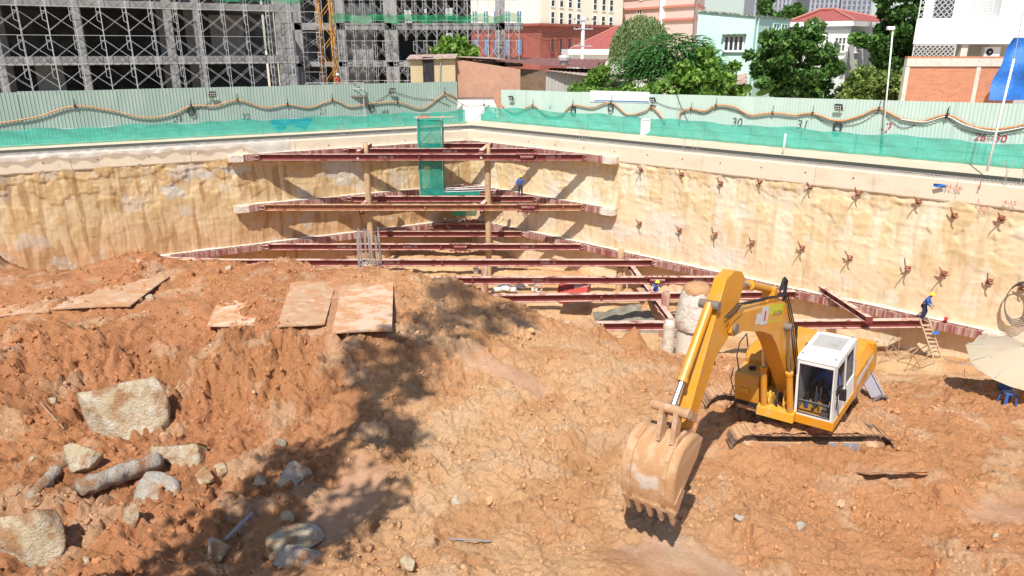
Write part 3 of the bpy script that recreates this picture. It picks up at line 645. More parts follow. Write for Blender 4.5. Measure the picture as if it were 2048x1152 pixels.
def kingpost(px, Y, ztop, r, label, mt='post', bracket=(), rag=False):
    x = (px-1024)*Y/(FPX*CP+60*SP+0)
    x = atY(px, 400, Y).x
    t = thing('king_post', label, 'post', (x, Y, -11), group='king posts carrying the struts')
    prof = []; n = 14
    mb = MB(); ring = 12; z0 = -11.0
    for i in range(n+1):
        z = z0+(ztop-z0)*i/n
        for k in range(ring):
            a = 2*math.pi*k/ring; rr = r*(1+rnd.uniform(-.07, .07)+(-.25 if i == n else 0)); mb.v.append((x+rr*math.cos(a), Y+rr*math.sin(a), z))
    for i in range(n):
        for k in range(ring): mb.f.append((i*ring+k, i*ring+(k+1) % ring, (i+1)*ring+(k+1) % ring, (i+1)*ring+k)); mb.m.append(0)
    mb.f.append(tuple(range(n*ring, n*ring+ring))); mb.m.append(0)
    mb.build('shaft', M[mt], t, True, world=True)
    for z in bracket:
        mb = MB(); mb.box(x-.62, Y-.75, z-.42, x-.27, Y-.50, z+.16); b = mb.build('bracket', M['redsteel'], t, world=True, bevel=.01)
        mb = MB(); mb.box(x-.53, Y-.77, z-.26, x-.38, Y-.745, z-.10); mb.build('stencil_mark', M['stencil'], b, world=True)
        mb = MB(); mb.bar((x-.45, Y-.6, z+.18), (x+.25, Y+.7, z+.62), .34, .30); mb.build('bracket_arm', M['redsteel'], t, world=True)
    return t
kingpost(737, 55.15, -.35, .24, 'tall muddy king post left of the green stair tower', bracket=(-1.2, -5.25))
kingpost(976, 55.1, -.45, .23, 'tall ochre king post right of the green stair tower', bracket=(-1.15, -5.2))
kingpost(967, 49.3, -8.25, .26, 'pinkish king post standing below the lowest struts', 'postred')
kingpost(1247, 50.45, -7.35, .26, 'short muddy post stub rising beside a raking beam')
kingpost(1345, 41.6, -7.6, .26, 'brownish king post behind the dark red strut', 'postred')
p = atY(1357, 640, 36.2)
kingpost(1357, 36.2, p.z, .33, 'lime crusted king post at the end of the nearest strut', 'whitewash')
# bored pile with torn plastic wrapping
px_, py_ = 7.85, 29.2
t = thing('bored_pile', 'thick concrete pile head wrapped in torn whitish plastic', 'pile', (px_, py_, -8))
def blob_col(prof, cx, cy, n, jit, name, m_, par, seed):
    r2 = random.Random(seed); mb = MB()
    for r, z in prof:
        for k in range(n):
            a = 2*math.pi*k/n; rr = r*(1+r2.uniform(-jit, jit)); mb.v.append((cx+rr*math.cos(a), cy+rr*math.sin(a), z+r2.uniform(-jit, jit)*.3))
    for i in range(len(prof)-1):
        for k in range(n): mb.f.append((i*n+k, i*n+(k+1) % n, (i+1)*n+(k+1) % n, (i+1)*n+k)); mb.m.append(0)
    mb.f.append(tuple(range((len(prof)-1)*n, len(prof)*n))); mb.m.append(0)
    return mb.build(name, m_, par, True, world=True)
blob_col([(.72, -9), (.70, -7), (.71, -5.4), (.68, -4.6), (.6, -3.6), (.5, -3.3)], px_, py_, 18, .03, 'pile_shaft', M['concretepale'], t, 1)
blob_col([(.80, -5.05), (.84, -4.8), (.80, -4.5), (.76, -4.1), (.66, -3.7), (.60, -3.45), (.56, -3.3)], px_, py_, 26, .07, 'plastic_wrap', M['whitewash'], t, 2)
blob_col([(.60, -3.45), (.58, -3.3), (.45, -3.12), (.2, -3.05)], px_, py_, 16, .1, 'mud_cap', M['mudcake'], t, 3)
# rebar cage of an unfinished column
c = atY(740, 530, 30.6); cz = c.z-.9
t = thing('rebar_cage', 'bundle of tall grey reinforcing bars rising out of the mud crest', 'rebar', (c.x, c.y, cz))
for i in range(18):
    a = 2*math.pi*i/18+rnd.uniform(-.1, .1); r = .52*rnd.uniform(.85, 1.1); b = V(c.x+r*math.cos(a), c.y+r*math.sin(a)*.7, cz)
    h = rnd.uniform(2.2, 2.75); lean = V(rnd.uniform(-.1, .1), rnd.uniform(-.1, .1), 0)
    mb = MB(); mb.tube([b, b+V(0, 0, h*.5)+lean*.3, b+V(0, 0, h)+lean], .022, 5); mb.build('bar', M['rebarpale'], t, world=True)
for z in (.75, 1.0):
    mb = MB(); mb.tube([V(c.x+.5*math.cos(k*.5236), c.y+.36*math.sin(k*.5236), cz+z+rnd.uniform(-.06, .06)) for k in range(13)], .018, 5); mb.build('tie_hoop', M['rebarpale'], t, world=True)
blob_col([(.40, cz), (.45, cz+.75), (.36, cz+.98), (.2, cz+1.05)], c.x, c.y, 12, .12, 'concrete_core', M['rockgrey'], t, 8)

# anchor stubs on the right wall
ups = [(1284, 338), (1366, 348), (1443, 366), (1522, 364), (1622, 373), (1718, 386), (1838, 402), (1910, 430), (2004, 436)]
los = [(1281, 446), (1361, 459), (1432, 468), (1506, 484), (1606, 495), (1701, 515), (1817, 536), (1889, 546), (1980, 562), (2046, 574)]
def anchor(px, py, label, k):
    p = onLine(px, py, CR, MR)+nR*.06; t = thing('anchor_stub', label, 'wall anchor', p, group='rusty anchor stubs on the right wall')
    mb = MB(); mb.obox(p+nR*.03, (eR, nR, V(0, 0, 1)), (.15, .03, .15)); mb.build('bearing_plate', M['redsteel2'], t, world=True)
    mb = MB(); mb.obox(p+nR*.13, (eR, nR, V(0, 0, 1)), (.08, .09, .09)); mb.build('anchor_head', M['redsteel'], t, world=True)
    q = p+nR*.2; s = rnd.uniform(.6, 1.15)
    mb = MB(); mb.tube([q, q+nR*.12*s-eR*.08+V(0, 0, .18), q+nR*.2*s-eR*rnd.uniform(.1, .34)*s+V(0, 0, rnd.uniform(.42, .62)*s)], [.05, .045, .03], 6); mb.build('strand', M['redsteel2'], t, world=True)
    mb = MB(); mb.tube([q, q+nR*.25*s+eR*.14, q+nR*.38*s+eR*.3+V(0, 0, .05)], [.04, .035, .025], 5); mb.build('strand', M['redsteel'], t, world=True)
    if rnd.random() < .5: return
    mb = MB(); mb.tube([q, q+nR*.3*s-eR*.15-V(0, 0, .16), q+nR*.4*s-eR*.2-V(0, 0, .3)], [.035, .03, .02], 5); mb.build('strand', M['redsteel'], t, world=True)
ordn = ['first', 'second', 'third', 'fourth', 'fifth', 'sixth', 'seventh', 'eighth', 'ninth', 'tenth']
for i, q in enumerate(ups): anchor(*q, 'rusty anchor stub, %s from the left in the upper row' % ordn[i], i)
for i, q in enumerate(los): anchor(*q, 'rusty anchor stub, %s from the left in the lower row' % ordn[i], i)

# ------------------------------------------------------------------ fences, nets, hoses, floodlights on the street level
FLc, FLm, FRc, FRm = 70.6, .565, 68.3, -.93
def fpt(side, X_, off=0, z=0):
    n = nL if side == 'L' else nR; Y_ = FLc+FLm*X_ if side == 'L' else FRc+FRm*X_
    return V(X_, Y_, z)+n*off
def ftop(side, X_): return 3.55 if side == 'L' else 2.78+.022*(X_+1)
def fence(side, xa, xb, period, mt, label):
    e = (-eL if side == 'L' else eR); t = thing('sheet_fence', label, 'fence', fpt(side, (xa+xb)/2))
    dx = e.x; L = (xb-xa)/dx; npan = int(round(L/3.0)); pl = L/npan
    for i in range(npan):
        s0 = fpt(side, xa+i*pl*dx); nrib = int(round(pl/period)); n = nL if side == 'L' else nR; mb = MB(); off = rnd.uniform(-.02, .02); tp = rnd.uniform(-.03, .03)
        prof = []
        for k in range(nrib):
            b = k*pl/nrib; w_ = pl/nrib
            prof += [(b, 0), (b+w_*.55, 0), (b+w_*.68, .035), (b+w_*.87, .035)]
        prof.append((pl-.004, 0))
        for a, d in prof:
            q = s0+e*a+n*(d+off); z1 = ftop(side, q.x)+tp
            mb.v += [tuple(q+V(0, 0, .02)), tuple(q+V(0, 0, z1))]
        for k in range(len(prof)-1): mb.f.append((2*k, 2*k+2, 2*k+3, 2*k+1)); mb.m.append(0)
        mb.build('sheet_panel', mt, t, world=True)
        mb = MB(); q = s0-n*.09; mb.bar(q, q+V(0, 0, ftop(side, q.x)-.05), .08, .08); mb.build('post', M['galv'], t, world=True)
    return t
fenL = fence('L', -44.5, -4.95, .24, M['fenceL'], 'ribbed mid green metal sheet fence on the left')
fenR = fence('R', -1.0, 33, .20, M['fenceR'], 'pale mint green metal sheet fence on the right')
def net(side, xa, xb, c, m, h, label):
    n = nL if side == 'L' else nR; t = thing('safety_net', label, 'net', (xa, c+m*xa, 0)); L = (xb-xa)
    ns = int(abs(L)/.25); mb = MB(); rows = 6
    for i in range(ns+1):
        X_ = xa+L*i/ns; b = V(X_, c+m*X_, 0); sag = .06*math.sin(X_*1.1)+.05*math.sin(X_*2.7+1)
        for j in range(rows+1):
            f = j/rows; q = b+n*(.10*math.sin(X_*2.1+f*3)*(.4+.6*math.sin(f*3.14))+.06*math.sin(X_*5+f*7)+.35*(1-f)**2)
            mb.v.append((q.x, q.y, .05+(h+sag)*f))
    for i in range(ns):
        for j in range(rows): a = i*(rows+1)+j; mb.f.append((a, a+rows+1, a+rows+2, a+1)); mb.m.append(0)
    mb.build('mesh_sheet', M['net'], t, True, world=True)
    k = 0
    while k < abs(L):
        X_ = xa+math.copysign(k, L); b = V(X_, c+m*X_, 0)-n*.12; mb = MB(); mb.tube([b, b+V(0, 0, h+.08)], .03, 6); mb.build('post', M['galv'], t, world=True); k += 2.6
    for zf in (.98, .5):
        mb = MB(); a_, b_ = V(xa, c+m*xa, h*zf)-n*.12, V(xb, c+m*xb, h*zf)-n*.12; mb.tube([a_, b_], .022, 5); mb.build('rail', M['galv'], t, world=True)
    return t
net('L', -43, -4.2, 69.2, .565, 1.05, 'low green safety net along the left pit edge')
net('R', -4.2, 33, 66.9, -.93, 1.25, 'low green safety net along the right pit edge')
# wavy hoses hung on the fences
def spline(pts, n=10):
    out = []; P = [pts[0]]+list(pts)+[pts[-1]]
    for i in range(1, len(P)-2):
        p0, p1, p2, p3 = [Vector(q) for q in P[i-1:i+3]]
        for k in range(n):
            t_ = k/n; out.append(.5*((2*p1)+(p2-p0)*t_+(2*p0-5*p1+4*p2-p3)*t_*t_+(3*p1-p0-3*p2+p3)*t_**3))
    out.append(Vector(pts[-1])); return out
def fpx(side, px, py, off): 
    c, m = (FLc, FLm) if side == 'L' else (FRc, FRm); return onLine(px, py, c-off/ (.8725 if side == 'L' else .7323), m)
hl = [(-20, 250), (0, 246), (40, 240), (80, 232), (150, 212), (228, 222), (270, 233), (310, 235), (350, 226), (382, 212), (430, 211), (475, 200), (530, 215), (575, 209), (620, 215), (665, 200), (700, 213), (740, 207), (795, 204), (845, 216), (890, 187), (915, 197)]
hr = [(1003, 210), (1030, 226), (1065, 211), (1090, 228), (1120, 231), (1145, 211), (1185, 215), (1222, 205), (1255, 229), (1290, 222), (1303, 214), (1322, 232), (1330, 245)]
hr2 = [(1358, 246), (1362, 225), (1382, 218), (1410, 222), (1432, 211), (1470, 214), (1500, 230), (1545, 226), (1590, 230), (1625, 227), (1676, 242), (1720, 232), (1758, 218), (1800, 236), (1840, 243), (1895, 230), (1945, 252), (2000, 258), (2060, 246)]
def hose(pts, side, r, m_, label, off=.14, name='hose', cat='hose'):
    q = spline([fpx(side, *p, off) for p in pts], 6); t = thing(name, label, cat, q[0])
    mb = MB(); mb.tube(q, r, 7); mb.build('hose_run', m_, t, True, world=True)
    n = nL if side == 'L' else nR
    for i in range(1, len(pts)-1):
        if pts[i][1] < pts[i-1][1] and pts[i][1] < pts[i+1][1]+2:
            c_ = fpx(side, *pts[i], off); mb = MB(); mb.tube([c_+V(0, 0, .5)-n*.08, c_+V(0, 0, .02), c_-V(0, 0, .14)], .018, 5); mb.obox(c_, (V(1, 0, 0), V(0, 1, 0), V(0, 0, 1)), (.07, .07, .10)); mb.build('hanger_tie', M['black'], t, world=True)
hose(hl, 'L', .052, M['hose'], 'orange hose sagging in waves along the left fence')
hose(hr, 'R', .06, M['hose'], 'orange hose in short waves on the right fence near the corner')
hose(hr2, 'R', .066, M['hose'], 'thick orange hose waving along the right fence to the frame edge')
hose([(1800, 238), (1850, 244), (1893, 233), (1930, 250), (1990, 263), (2060, 252)], 'R', .03, M['hosewhite'], 'thin white hose under the thick orange hose', .2)
hose([(890, 190), (915, 203), (940, 214), (968, 210), (1003, 213)], 'L', .035, M['hose'], 'thin orange hose crossing the white wall between the fences', .2)
def cable(pts, side, label, r=.018):
    q = spline([fpx(side, *p, .08) for p in pts], 6); mb = MB(); mb.tube(q, r, 5); tag(mb.build('cable', M['black'], None, True), label, 'cable', 'thin black cables on the fences')
cable([(425, 190), (418, 206), (402, 214), (385, 222)], 'L', 'thin black cable below the floodlight nearest the left frame edge')
cable([(785, 182), (765, 196), (742, 212), (742, 228)], 'L', 'thin black cable from the floodlight left of the brick shed')
cable([(790, 184), (830, 196), (870, 200), (900, 212)], 'L', 'sagging black cable between floodlight and brick shed')
cable([(1312, 204), (1340, 215), (1380, 220), (1410, 226), (1440, 216), (1470, 222), (1500, 232)], 'R', 'long sagging black cable right of the white banner')
cable([(1630, 232), (1655, 248), (1680, 252), (1720, 246), (1756, 224)], 'R', 'black cable loops under the hose below the rightmost floodlight')
cable([(1765, 226), (1790, 248), (1808, 256), (1830, 250)], 'R', 'slack black cable between red marks and thin white hose')
cable([(1895, 236), (1925, 258), (1960, 268), (2000, 268), (2048, 256)], 'R', 'slack black cable above the red numbers on the fence')
cable([(1352, 186), (1366, 222), (1378, 246)], 'R', 'thin upright black cable beside the gap between two orange hoses')
def coil(px, py, side, label):
    c_ = fpx(side, px, py, .12); n = nL if side == 'L' else nR; e = eL if side == 'L' else eR; t = thing('cable_coil', label, 'cable coil', c_, group='black cable coils on the fences')
    for k in range(5):
        r = .24+rnd.uniform(-.06, .06); o_ = V(0, 0, -.15+rnd.uniform(-.08, .08))+n*(.02*k); mb = MB()
        mb.tube([c_+o_+e*(r*math.cos(a*.5236))+V(0, 0, r*1.2*math.sin(a*.5236)) for a in range(13)], .016, 5); mb.build('loop', M['black'], t, world=True)
coil(382, 218, 'L', 'coil of black cable hanging on the hose, left fence'); coil(742, 210, 'L', 'coil of black cable right of the painted 23 on the left fence')
coil(1147, 216, 'R', 'coil of black cable hanging left of the banner'); coil(1222, 212, 'R', 'tangle of black cable hanging under the banner'); coil(1676, 250, 'R', 'coil of black cable under the rightmost floodlight')
def flood(px, py, side, label):
    p = fpx(side, px, py, .35); n = nL if side == 'L' else nR; e = (-eL if side == 'L' else eR); dn = (n+V(0, 0, -.55)).normalized(); up = e.cross(dn); up = up if up.z > 0 else -up
    t = thing('floodlight', label, 'floodlight', p, group='black LED floodlights on the fences')
    mb = MB(); mb.obox(p, (e, dn, up), (.24, .07, .19)); h = mb.build('housing', M['black'], t, world=True, bevel=.015)
    for i in range(3):
        for j in range(2):
            c_ = p+e*(-.145+.145*i)+up*(-.08+.16*j)+dn*.072; mb = MB(); mb.lathe([(.058, 0), (.05, .012)], c_, 8, dn); mb.build('lens', M['lens'], h, world=True)
    mb = MB(); mb.tube([p-e*.26, p-e*.26-n*.2+V(0, 0, -.25), p+e*.26-n*.2+V(0, 0, -.25), p+e*.26], .02, 5); mb.build('bracket', M['black'], t, world=True)
    mb = MB(); mb.tube([p-n*.2+V(0, 0, -.25), p-n*.4+V(0, 0, -.6)], .03, 5); mb.build('arm', M['galv'], t, world=True)
flood(425, 188, 'L', 'black floodlight nearest the left frame edge'); flood(785, 181, 'L', 'black floodlight left of the brick shed')
flood(1022, 196, 'R', 'tilted black floodlight at the start of the right fence'); flood(1305, 200, 'R', 'black floodlight touching the right end of the white banner'); flood(1677, 214, 'R', 'black floodlight above the big painted 31')
# banner
q = [fpx('R', *p_, .06) for p_ in ((1180, 203), (1299, 206), (1299, 184), (1181, 181))]
t = thing('site_banner', 'long white banner with blue stripe on the right fence', 'banner', q[0])
mb = MB(); mb.add(q+[p_-nR*.03 for p_ in q], [(0, 1, 2, 3), (4, 5, 6, 7), (0, 1, 5, 4), (1, 2, 6, 5), (2, 3, 7, 6), (3, 0, 4, 7)]); mb.build('sheet', M['banner'], t, world=True)
q = [fpx('R', *p_, .068) for p_ in ((1187, 202), (1298, 205), (1298, 202.5), (1190, 200))]; mb = MB(); mb.add(q, [(0, 1, 2, 3)]); mb.build('blue_stripe', M['bannerblue'], t, world=True)
for (x0, x1, y0, y1) in ((1186, 1189.5, 187, 191), (1197, 1288, 188.5, 190.5), (1205, 1280, 193.5, 195)):
    k = x0
    while k < x1:
        L = min(rnd.uniform(3, 9), x1-k); a0 = y0+(k-1180)*.022; mb = MB(); mb.add([fpx('R', *p_, .07) for p_ in ((k, a0+y1-y0), (k+L, a0+y1-y0), (k+L, a0), (k, a0))], [(0, 1, 2, 3)]); mb.build('faint_print', M['faint'], t, world=True); k += L+1.4
# spray-painted numbers
def spray(txt, px, py, side, size, m_='ink', off=.045):
    p = fpx(side, px, py, off); e = (-eL if side == 'L' else eR); puttext(txt, size, p, e, V(0, 0, 1), M[m_], fenL if side == 'L' else fenR, 'painted_number', .15)
for a_ in (('30', 1473, 245, 'R', .85), ('31', 1604, 250, 'R', .85), ('24', 355, 239, 'L', .65), ('22', 492, 234, 'L', .65), ('23', 645, 224, 'L', .65), ('44', 770, 224, 'L', .6), ('c', 1100, 214, 'R', .5)): spray(*a_)
spray('26--30', 1980, 276, 'R', .62, 'inkred'); spray('-7', 1770, 257, 'R', .9, 'inkred'); spray("'", 1703, 262, 'R', .9, 'inkred')
# plastic sheeting draped over the left cap beam
mb = MB(); nn = 90
for i in range(nn+1):
    px = -15+592*i/nn; k = .5+.5*math.sin(i*.35)
    top = 297-28*px/575+2*math.sin(i*.5); drop = 7+7*abs(math.sin(i*.16+.4))+(22 if px > 470 else 0)*min(1, (px-470)/60 if px > 470 else 0)
    a = onLine(px, top-6, CL+1.2, ML); a.z = -.23+.04*math.sin(i*1.3)
    b = onLine(px, top+2, CL-.28, ML); b.z = -.26+.03*math.sin(i*2.1)
    d = onLine(px, top+2+drop, CL-.36-.06*math.sin(i*.9), ML); e_ = V(d.x, d.y, min(d.z, -.45)); e_ = b+V(0, 0, -.028*drop)-V(0, .08*(1+math.sin(i*.9)), 0)
    mb.v += [tuple(a), tuple((a+b)/2+V(0, 0, .05*math.sin(i*1.7))), tuple(b), tuple((b+e_)/2-V(0, .05*math.sin(i*1.1+1), 0)), tuple(e_)]
for i in range(nn):
    for j in range(4): mb.f.append((i*5+j, i*5+5+j, i*5+6+j, i*5+1+j)); mb.m.append(0)
tag(mb.build('plastic_sheet', M['plastic'], None, True), 'crumpled clear plastic sheet draped over the left cap beam', 'plastic sheet')
# bent bars and wires on the cap beams
for k, (px, py, side) in enumerate([(690, 258, 'L'), (795, 262, 'L'), (905, 262, 'L'), (1170, 275, 'R'), (1380, 290, 'R'), (2035, 330, 'R')]):
    c, m = (CL+.3, ML) if side == 'L' else (CR+.3, MR); b = onLine(px, py, c, m); t = thing('bent_bars', 'thin bent starter bars sticking up from the cap beam, %s group from the left' % ordn[k], 'rebar', b, group='bent bars on the cap beams')
    for j in range(5):
        q = b+V(rnd.uniform(-.6, .6), rnd.uniform(-.2, .2), 0); q.z = -.3; mb = MB(); mb.tube([q, q+V(rnd.uniform(-.1, .1), 0, .7), q+V(rnd.uniform(-.4, .4), rnd.uniform(-.2, .2), rnd.uniform(1.0, 1.6))], .014, 5); mb.build('bar', M['rebarpale'], t, world=True)
# wall scraps
p = onLine(1880, 371, CR-.35, MR); mb = MB()
for i in range(5):
    for j in range(4): mb.v.append(tuple(p+eR*(i-2)*.15+V(0, 0, (j-1.5)*.06)+nR*(.05*((i*3+j*5) % 4))))
for i in range(4):
    for j in range(3): mb.f.append((i*4+j, i*4+4+j, i*4+5+j, i*4+1+j)); mb.m.append(0)
tag(mb.build('tarp_scrap', M['tarp'], None, True), 'small blue tarp scrap caught on the right wall', 'tarp')
wm = thing('painted_marks', 'red spray marks on the upper right pit wall', 'marking', onLine(1970, 400, CR-.2, MR))
for tx, px, py, sz in (('H-56', 1908, 375, .38), ('4-15', 2020, 406, .32), ('L', 1958, 402, .3), ('2-5', 1968, 415, .36), ('I', 1960, 372, .6), ('*', 1962, 425, .5)):
    puttext(tx, sz, onLine(px, py, CR-.42, MR), eR, V(0, 0, 1), M['wallmark'], wm)
# hanging cable coil on the right wall
c_ = onLine(2034, 605, CR-.5, MR); t = thing('hose_coil', 'large coil of grey cables hanging low on the right wall', 'cable coil', c_)
for k in range(5):
    mb = MB(); r = .75+.06*k; mb.tube([c_+eR*(r*.7*math.cos(a*.4)+.05*k)+V(0, 0, r*1.25*math.sin(a*.4))+nR*.04*k for a in range(17)], .03, 5); mb.build('loop', M['rebar'], t, world=True)

# ------------------------------------------------------------------ excavator
EXR = Euler((.04604, .15020, 4.01777)); EXL = V(7.954, 18.382, CZ-9.3146)
EX = thing('excavator', 'yellow tracked excavator with white cab digging in the mud', 'excavator', EXL, EXR)
EXM = Matrix.LocRotScale(EXL, EXR, None)
def part(mb, name, m_, par=None, smooth=False, bevel=0): return mb.build(name, M[m_], par or EX, smooth, bevel)
mb = MB(); mb.box(-2.7, -1.32, -.16, .9, .28, .0); mb.box(-2.7, .28, -.16, -.9, 1.32, 0); part(mb, 'deck', 'mudsteel', bevel=.02)
mb = MB(); mb.lathe([(.62, -.55), (.62, -.16)], (-.6, -.1, 0), 20); part(mb, 'swing_ring', 'track')
# front right boxes
mb = MB(); mb.prism([(.95, .18), (.95, .78), (.88, .98), (.25, 1.0), (.25, .0), (.88, .0)], V(1, 0, 0), V(0, 0, 1), V(0, 1, 0), (0, 0, 0), -1.36, -.66); b = part(mb, 'tool_box', 'yellow', bevel=.03)
mb = MB(); mb.box(.95, -1.22, .42, .985, -.92, .58); part(mb, 'work_lamp', 'yellowdirty', b, bevel=.01)
mb = MB(); mb.box(.89, -1.30, .02, .955, -.70, .15); part(mb, 'number_plate', 'black', b)
mb = MB(); mb.lathe([(.10, 0), (.11, .03), (.05, .06)], (.55, -1.0, 1.0), 10); part(mb, 'filler_cap', 'black', b)
mb = MB(); mb.prism([(.25, 0), (.25, 1.12), (.15, 1.28), (-.35, 1.34), (-.75, 1.3), (-.9, 1.1), (-.9, 0)], V(1, 0, 0), V(0, 0, 1), V(0, 1, 0), (0, 0, 0), -1.36, -.66); part(mb, 'fuel_tank', 'yellow', bevel=.05)
mb = MB(); mb.tube([(.80, -1.28, 1.0), (.80, -1.34, 1.45), (.55, -1.36, 1.75), (.1, -1.36, 1.8), (.05, -1.34, 1.35)], .018, 6); part(mb, 'handrail', 'black')
mb = MB(); mb.tube([(.9, -1.38, .3), (.95, -1.46, .75), (.8, -1.44, 1.05)], .016, 6); part(mb, 'grab_rail', 'black')
mb = MB(); mb.prism([(-.9, 0), (-.9, .78), (-1.1, .92), (-2.3, .94), (-2.5, .84), (-2.5, 0)], V(1, 0, 0), V(0, 0, 1), V(0, 1, 0), (0, 0, 0), -1.32, .27); part(mb, 'engine_hood', 'yellow', bevel=.06)
mb = MB(); mb.prism([(1.33, 0), (1.33, .6), (1.18, .84), (.95, .93), (.275, .97), (.275, 0)], V(0, 1, 0), V(0, 0, 1), V(1, 0, 0), (0, 0, 0), -2.5, -.92); b = part(mb, 'side_hood', 'yellow', bevel=.05)
mb = MB(); mb.prism([(-.95, .22), (-.95, .42), (-2.46, .52), (-2.46, .38)], V(1, 0, 0), V(0, 0, 1), V(0, 1, 0), (0, 0, 0), 1.332, 1.338); part(mb, 'grey_stripe', 'decal_w', b)
mb = MB(); mb.box(-1.82, 1.331, .03, -1.81, 1.336, .62); part(mb, 'door_seam', 'black', b)
mb = MB(); mb.prism([(-2.5, -.2), (-2.5, .86), (-2.68, .84), (-2.84, .68), (-2.9, .4), (-2.84, -.1)], V(1, 0, 0), V(0, 0, 1), V(0, 1, 0), (0, 0, 0), -1.34, 1.34); part(mb, 'counterweight', 'yellow', bevel=.06)
mb = MB(); mb.lathe([(.06, 0), (.06, .35), (.07, .36), (.07, .42)], (-1.6, -.6, 1.0), 10); part(mb, 'exhaust', 'black')
mb = MB(); mb.lathe([(.10, 0), (.10, .06), (.07, .1)], (-1.3, -.1, 1.0), 10); part(mb, 'air_cap', 'black')
# cab: slanted front, posts, panes
cab = thing('cab', '', ''); del cab['label']; del cab['category']; cab.parent = EX
def cf(y, z): return V(.95-.2*z/1.75, y, z)                                     # a point on the front plane
def plate(mb, q, th, nrm):                                                       # quad with thickness
    q = [Vector(p) for p in q]; n_ = Vector(nrm).normalized()*th; mb.add(q+[p-n_ for p in q], [(0, 1, 2, 3), (7, 6, 5, 4), (0, 4, 5, 1), (1, 5, 6, 2), (2, 6, 7, 3), (3, 7, 4, 0)])
fn = V(1.75, 0, .2).normalized(); mb = MB()
y0, y1, zb, zt = .3, 1.3, .16, 1.75
def fq(ya, yb, za, zc): return [cf(ya, za), cf(yb, za), cf(yb, zc), cf(ya, zc)]
for q in ((y0, y0+.09, zb, zt), (y1-.09, y1, zb, zt), (y0+.09, y1-.09, 1.62, zt), (y0+.09, y1-.09, zb, .24), (y0+.09, y1-.09, .56, .60)): plate(mb, fq(*q), .05, fn)
part(mb, 'front_frame', 'cabwhite', cab, bevel=.008)
mb = MB(); plate(mb, [p-fn*.02 for p in fq(y0+.09, y1-.09, .60, 1.62)], .012, fn); part(mb, 'windscreen', 'cabglass', cab)
mb = MB(); plate(mb, [p-fn*.02 for p in fq(y0+.09, y1-.09, .24, .56)], .012, fn); part(mb, 'lower_pane', 'cabglass', cab)
def seal(ya, yb, za, zc, name):
    mb = MB()
    for q in ((ya, ya+.022, za, zc), (yb-.022, yb, za, zc), (ya+.022, yb-.022, zc-.022, zc), (ya+.022, yb-.022, za, za+.022)): plate(mb, [p+fn*.008 for p in fq(*q)], .02, fn)
    part(mb, name, 'black', cab)
seal(y0+.075, y1-.075, .585, 1.635, 'rubber_seal'); seal(y0+.075, y1-.075, .225, .575, 'rubber_seal')
mb = MB(); mb.prism([(-.87, zt-.03), (-.87, zt+.05), (-.78, zt+.09), (.66, zt+.09), (.76, zt+.04), (.77, zt-.03)], V(1, 0, 0), V(0, 0, 1), V(0, 1, 0), (0, 0, 0), y0-.01, y1+.01); roof_ = part(mb, 'roof', 'cabwhite', cab, bevel=.03)
mb = MB(); mb.box(-.62, .42, zt+.091, .08, 1.18, zt+.112); part(mb, 'roof_hatch', 'sheetgrey', roof_, bevel=.01)
for x, y in ((.58, .38), (.58, 1.22), (-.76, .38), (-.76, 1.22)):
    mb = MB(); mb.lathe([(.04, 0), (.03, .03)], (x, y, zt+.09), 8); part(mb, 'roof_lug', 'stick', roof_)
# cab side (outer) with door, rear post, windows
mb = MB()
def sy(x, z): return V(x, y1, z)
def fx(z): return .95-.2*z/1.75
for q in ([(fx(zb), zb), (fx(zt), zt), (fx(zt)-.1, zt), (fx(zb)-.1, zb)], [(-.02, .7), (-.02, zt), (-.10, zt), (-.10, .7)], [(-.85, zb), (-.85, zt), (-.76, zt), (-.76, zb)], [(-.76, zb), (-.76, .72), (.85, .72), (.85, zb)], [(-.76, 1.64), (-.76, zt), (.7, zt), (.7, 1.64)]):
    plate(mb, [sy(x, z) for x, z in q], .045, (0, 1, 0))
part(mb, 'side_frame', 'cabwhite', cab)
for q, nm in (([(fx(.72)-.1, .72), (fx(1.64)-.1, 1.64), (-.02, 1.64), (-.02, .72)], 'door_pane'), ([(-.10, .72), (-.10, 1.64), (-.76, 1.64), (-.76, .72)], 'rear_pane')):
    mb = MB(); plate(mb, [sy(x, z)-V(0, .02, 0) for x, z in q], .012, (0, 1, 0)); part(mb, nm, 'cabglass', cab)
mb = MB(); plate(mb, [sy(x, z)+V(0, .006, 0) for x, z in ((.76, .22), (.70, .60), (.30, .60), (.14, .30), (.14, .22))][:4], .02, (0, 1, 0)); part(mb, 'door_lower_pane', 'cabglass', cab)
mb = MB()
for xa, xb in ((-.06, -.045),): mb.box(xa, y1+.002, zb, xb, y1+.01, 1.66)
mb.tube([(.78, y1+.03, .5), (.74, y1+.05, 1.0), (.70, y1+.03, 1.5)], .014, 5); part(mb, 'door_handle', 'black', cab)
mb = MB(); mb.box(-.86, y0, zb, -.82, y1, zt); mb.box(-.82, y0, zb, .80, y0+.03, zt-.02); part(mb, 'inner_wall', 'concrete', cab)
mb = MB(); mb.prism([(.955, -.10), (.935, .16), (-.86, .16), (-.86, -.10)], V(1, 0, 0), V(0, 0, 1), V(0, 1, 0), (0, 0, 0), y0-.02, y1+.02); part(mb, 'floor_skirt', 'yellow', cab, bevel=.02)
mb = MB(); mb.tube([(.80, 1.30, 1.05), (.86, 1.48, 1.10)], .014, 5); b = part(mb, 'mirror_arm', 'black', cab)
mb = MB(); mb.box(.80, 1.40, .86, .88, 1.58, 1.20); part(mb, 'mirror', 'black', b, bevel=.03)
mb = MB(); mb.lathe([(.07, 0), (.07, .1), (.05, .13)], (-1.0, 1.2, .95), 10); mb.lathe([(.05, -.5), (.05, 0)], (-1.0, 1.2, .95), 8); part(mb, 'beacon', 'orange')
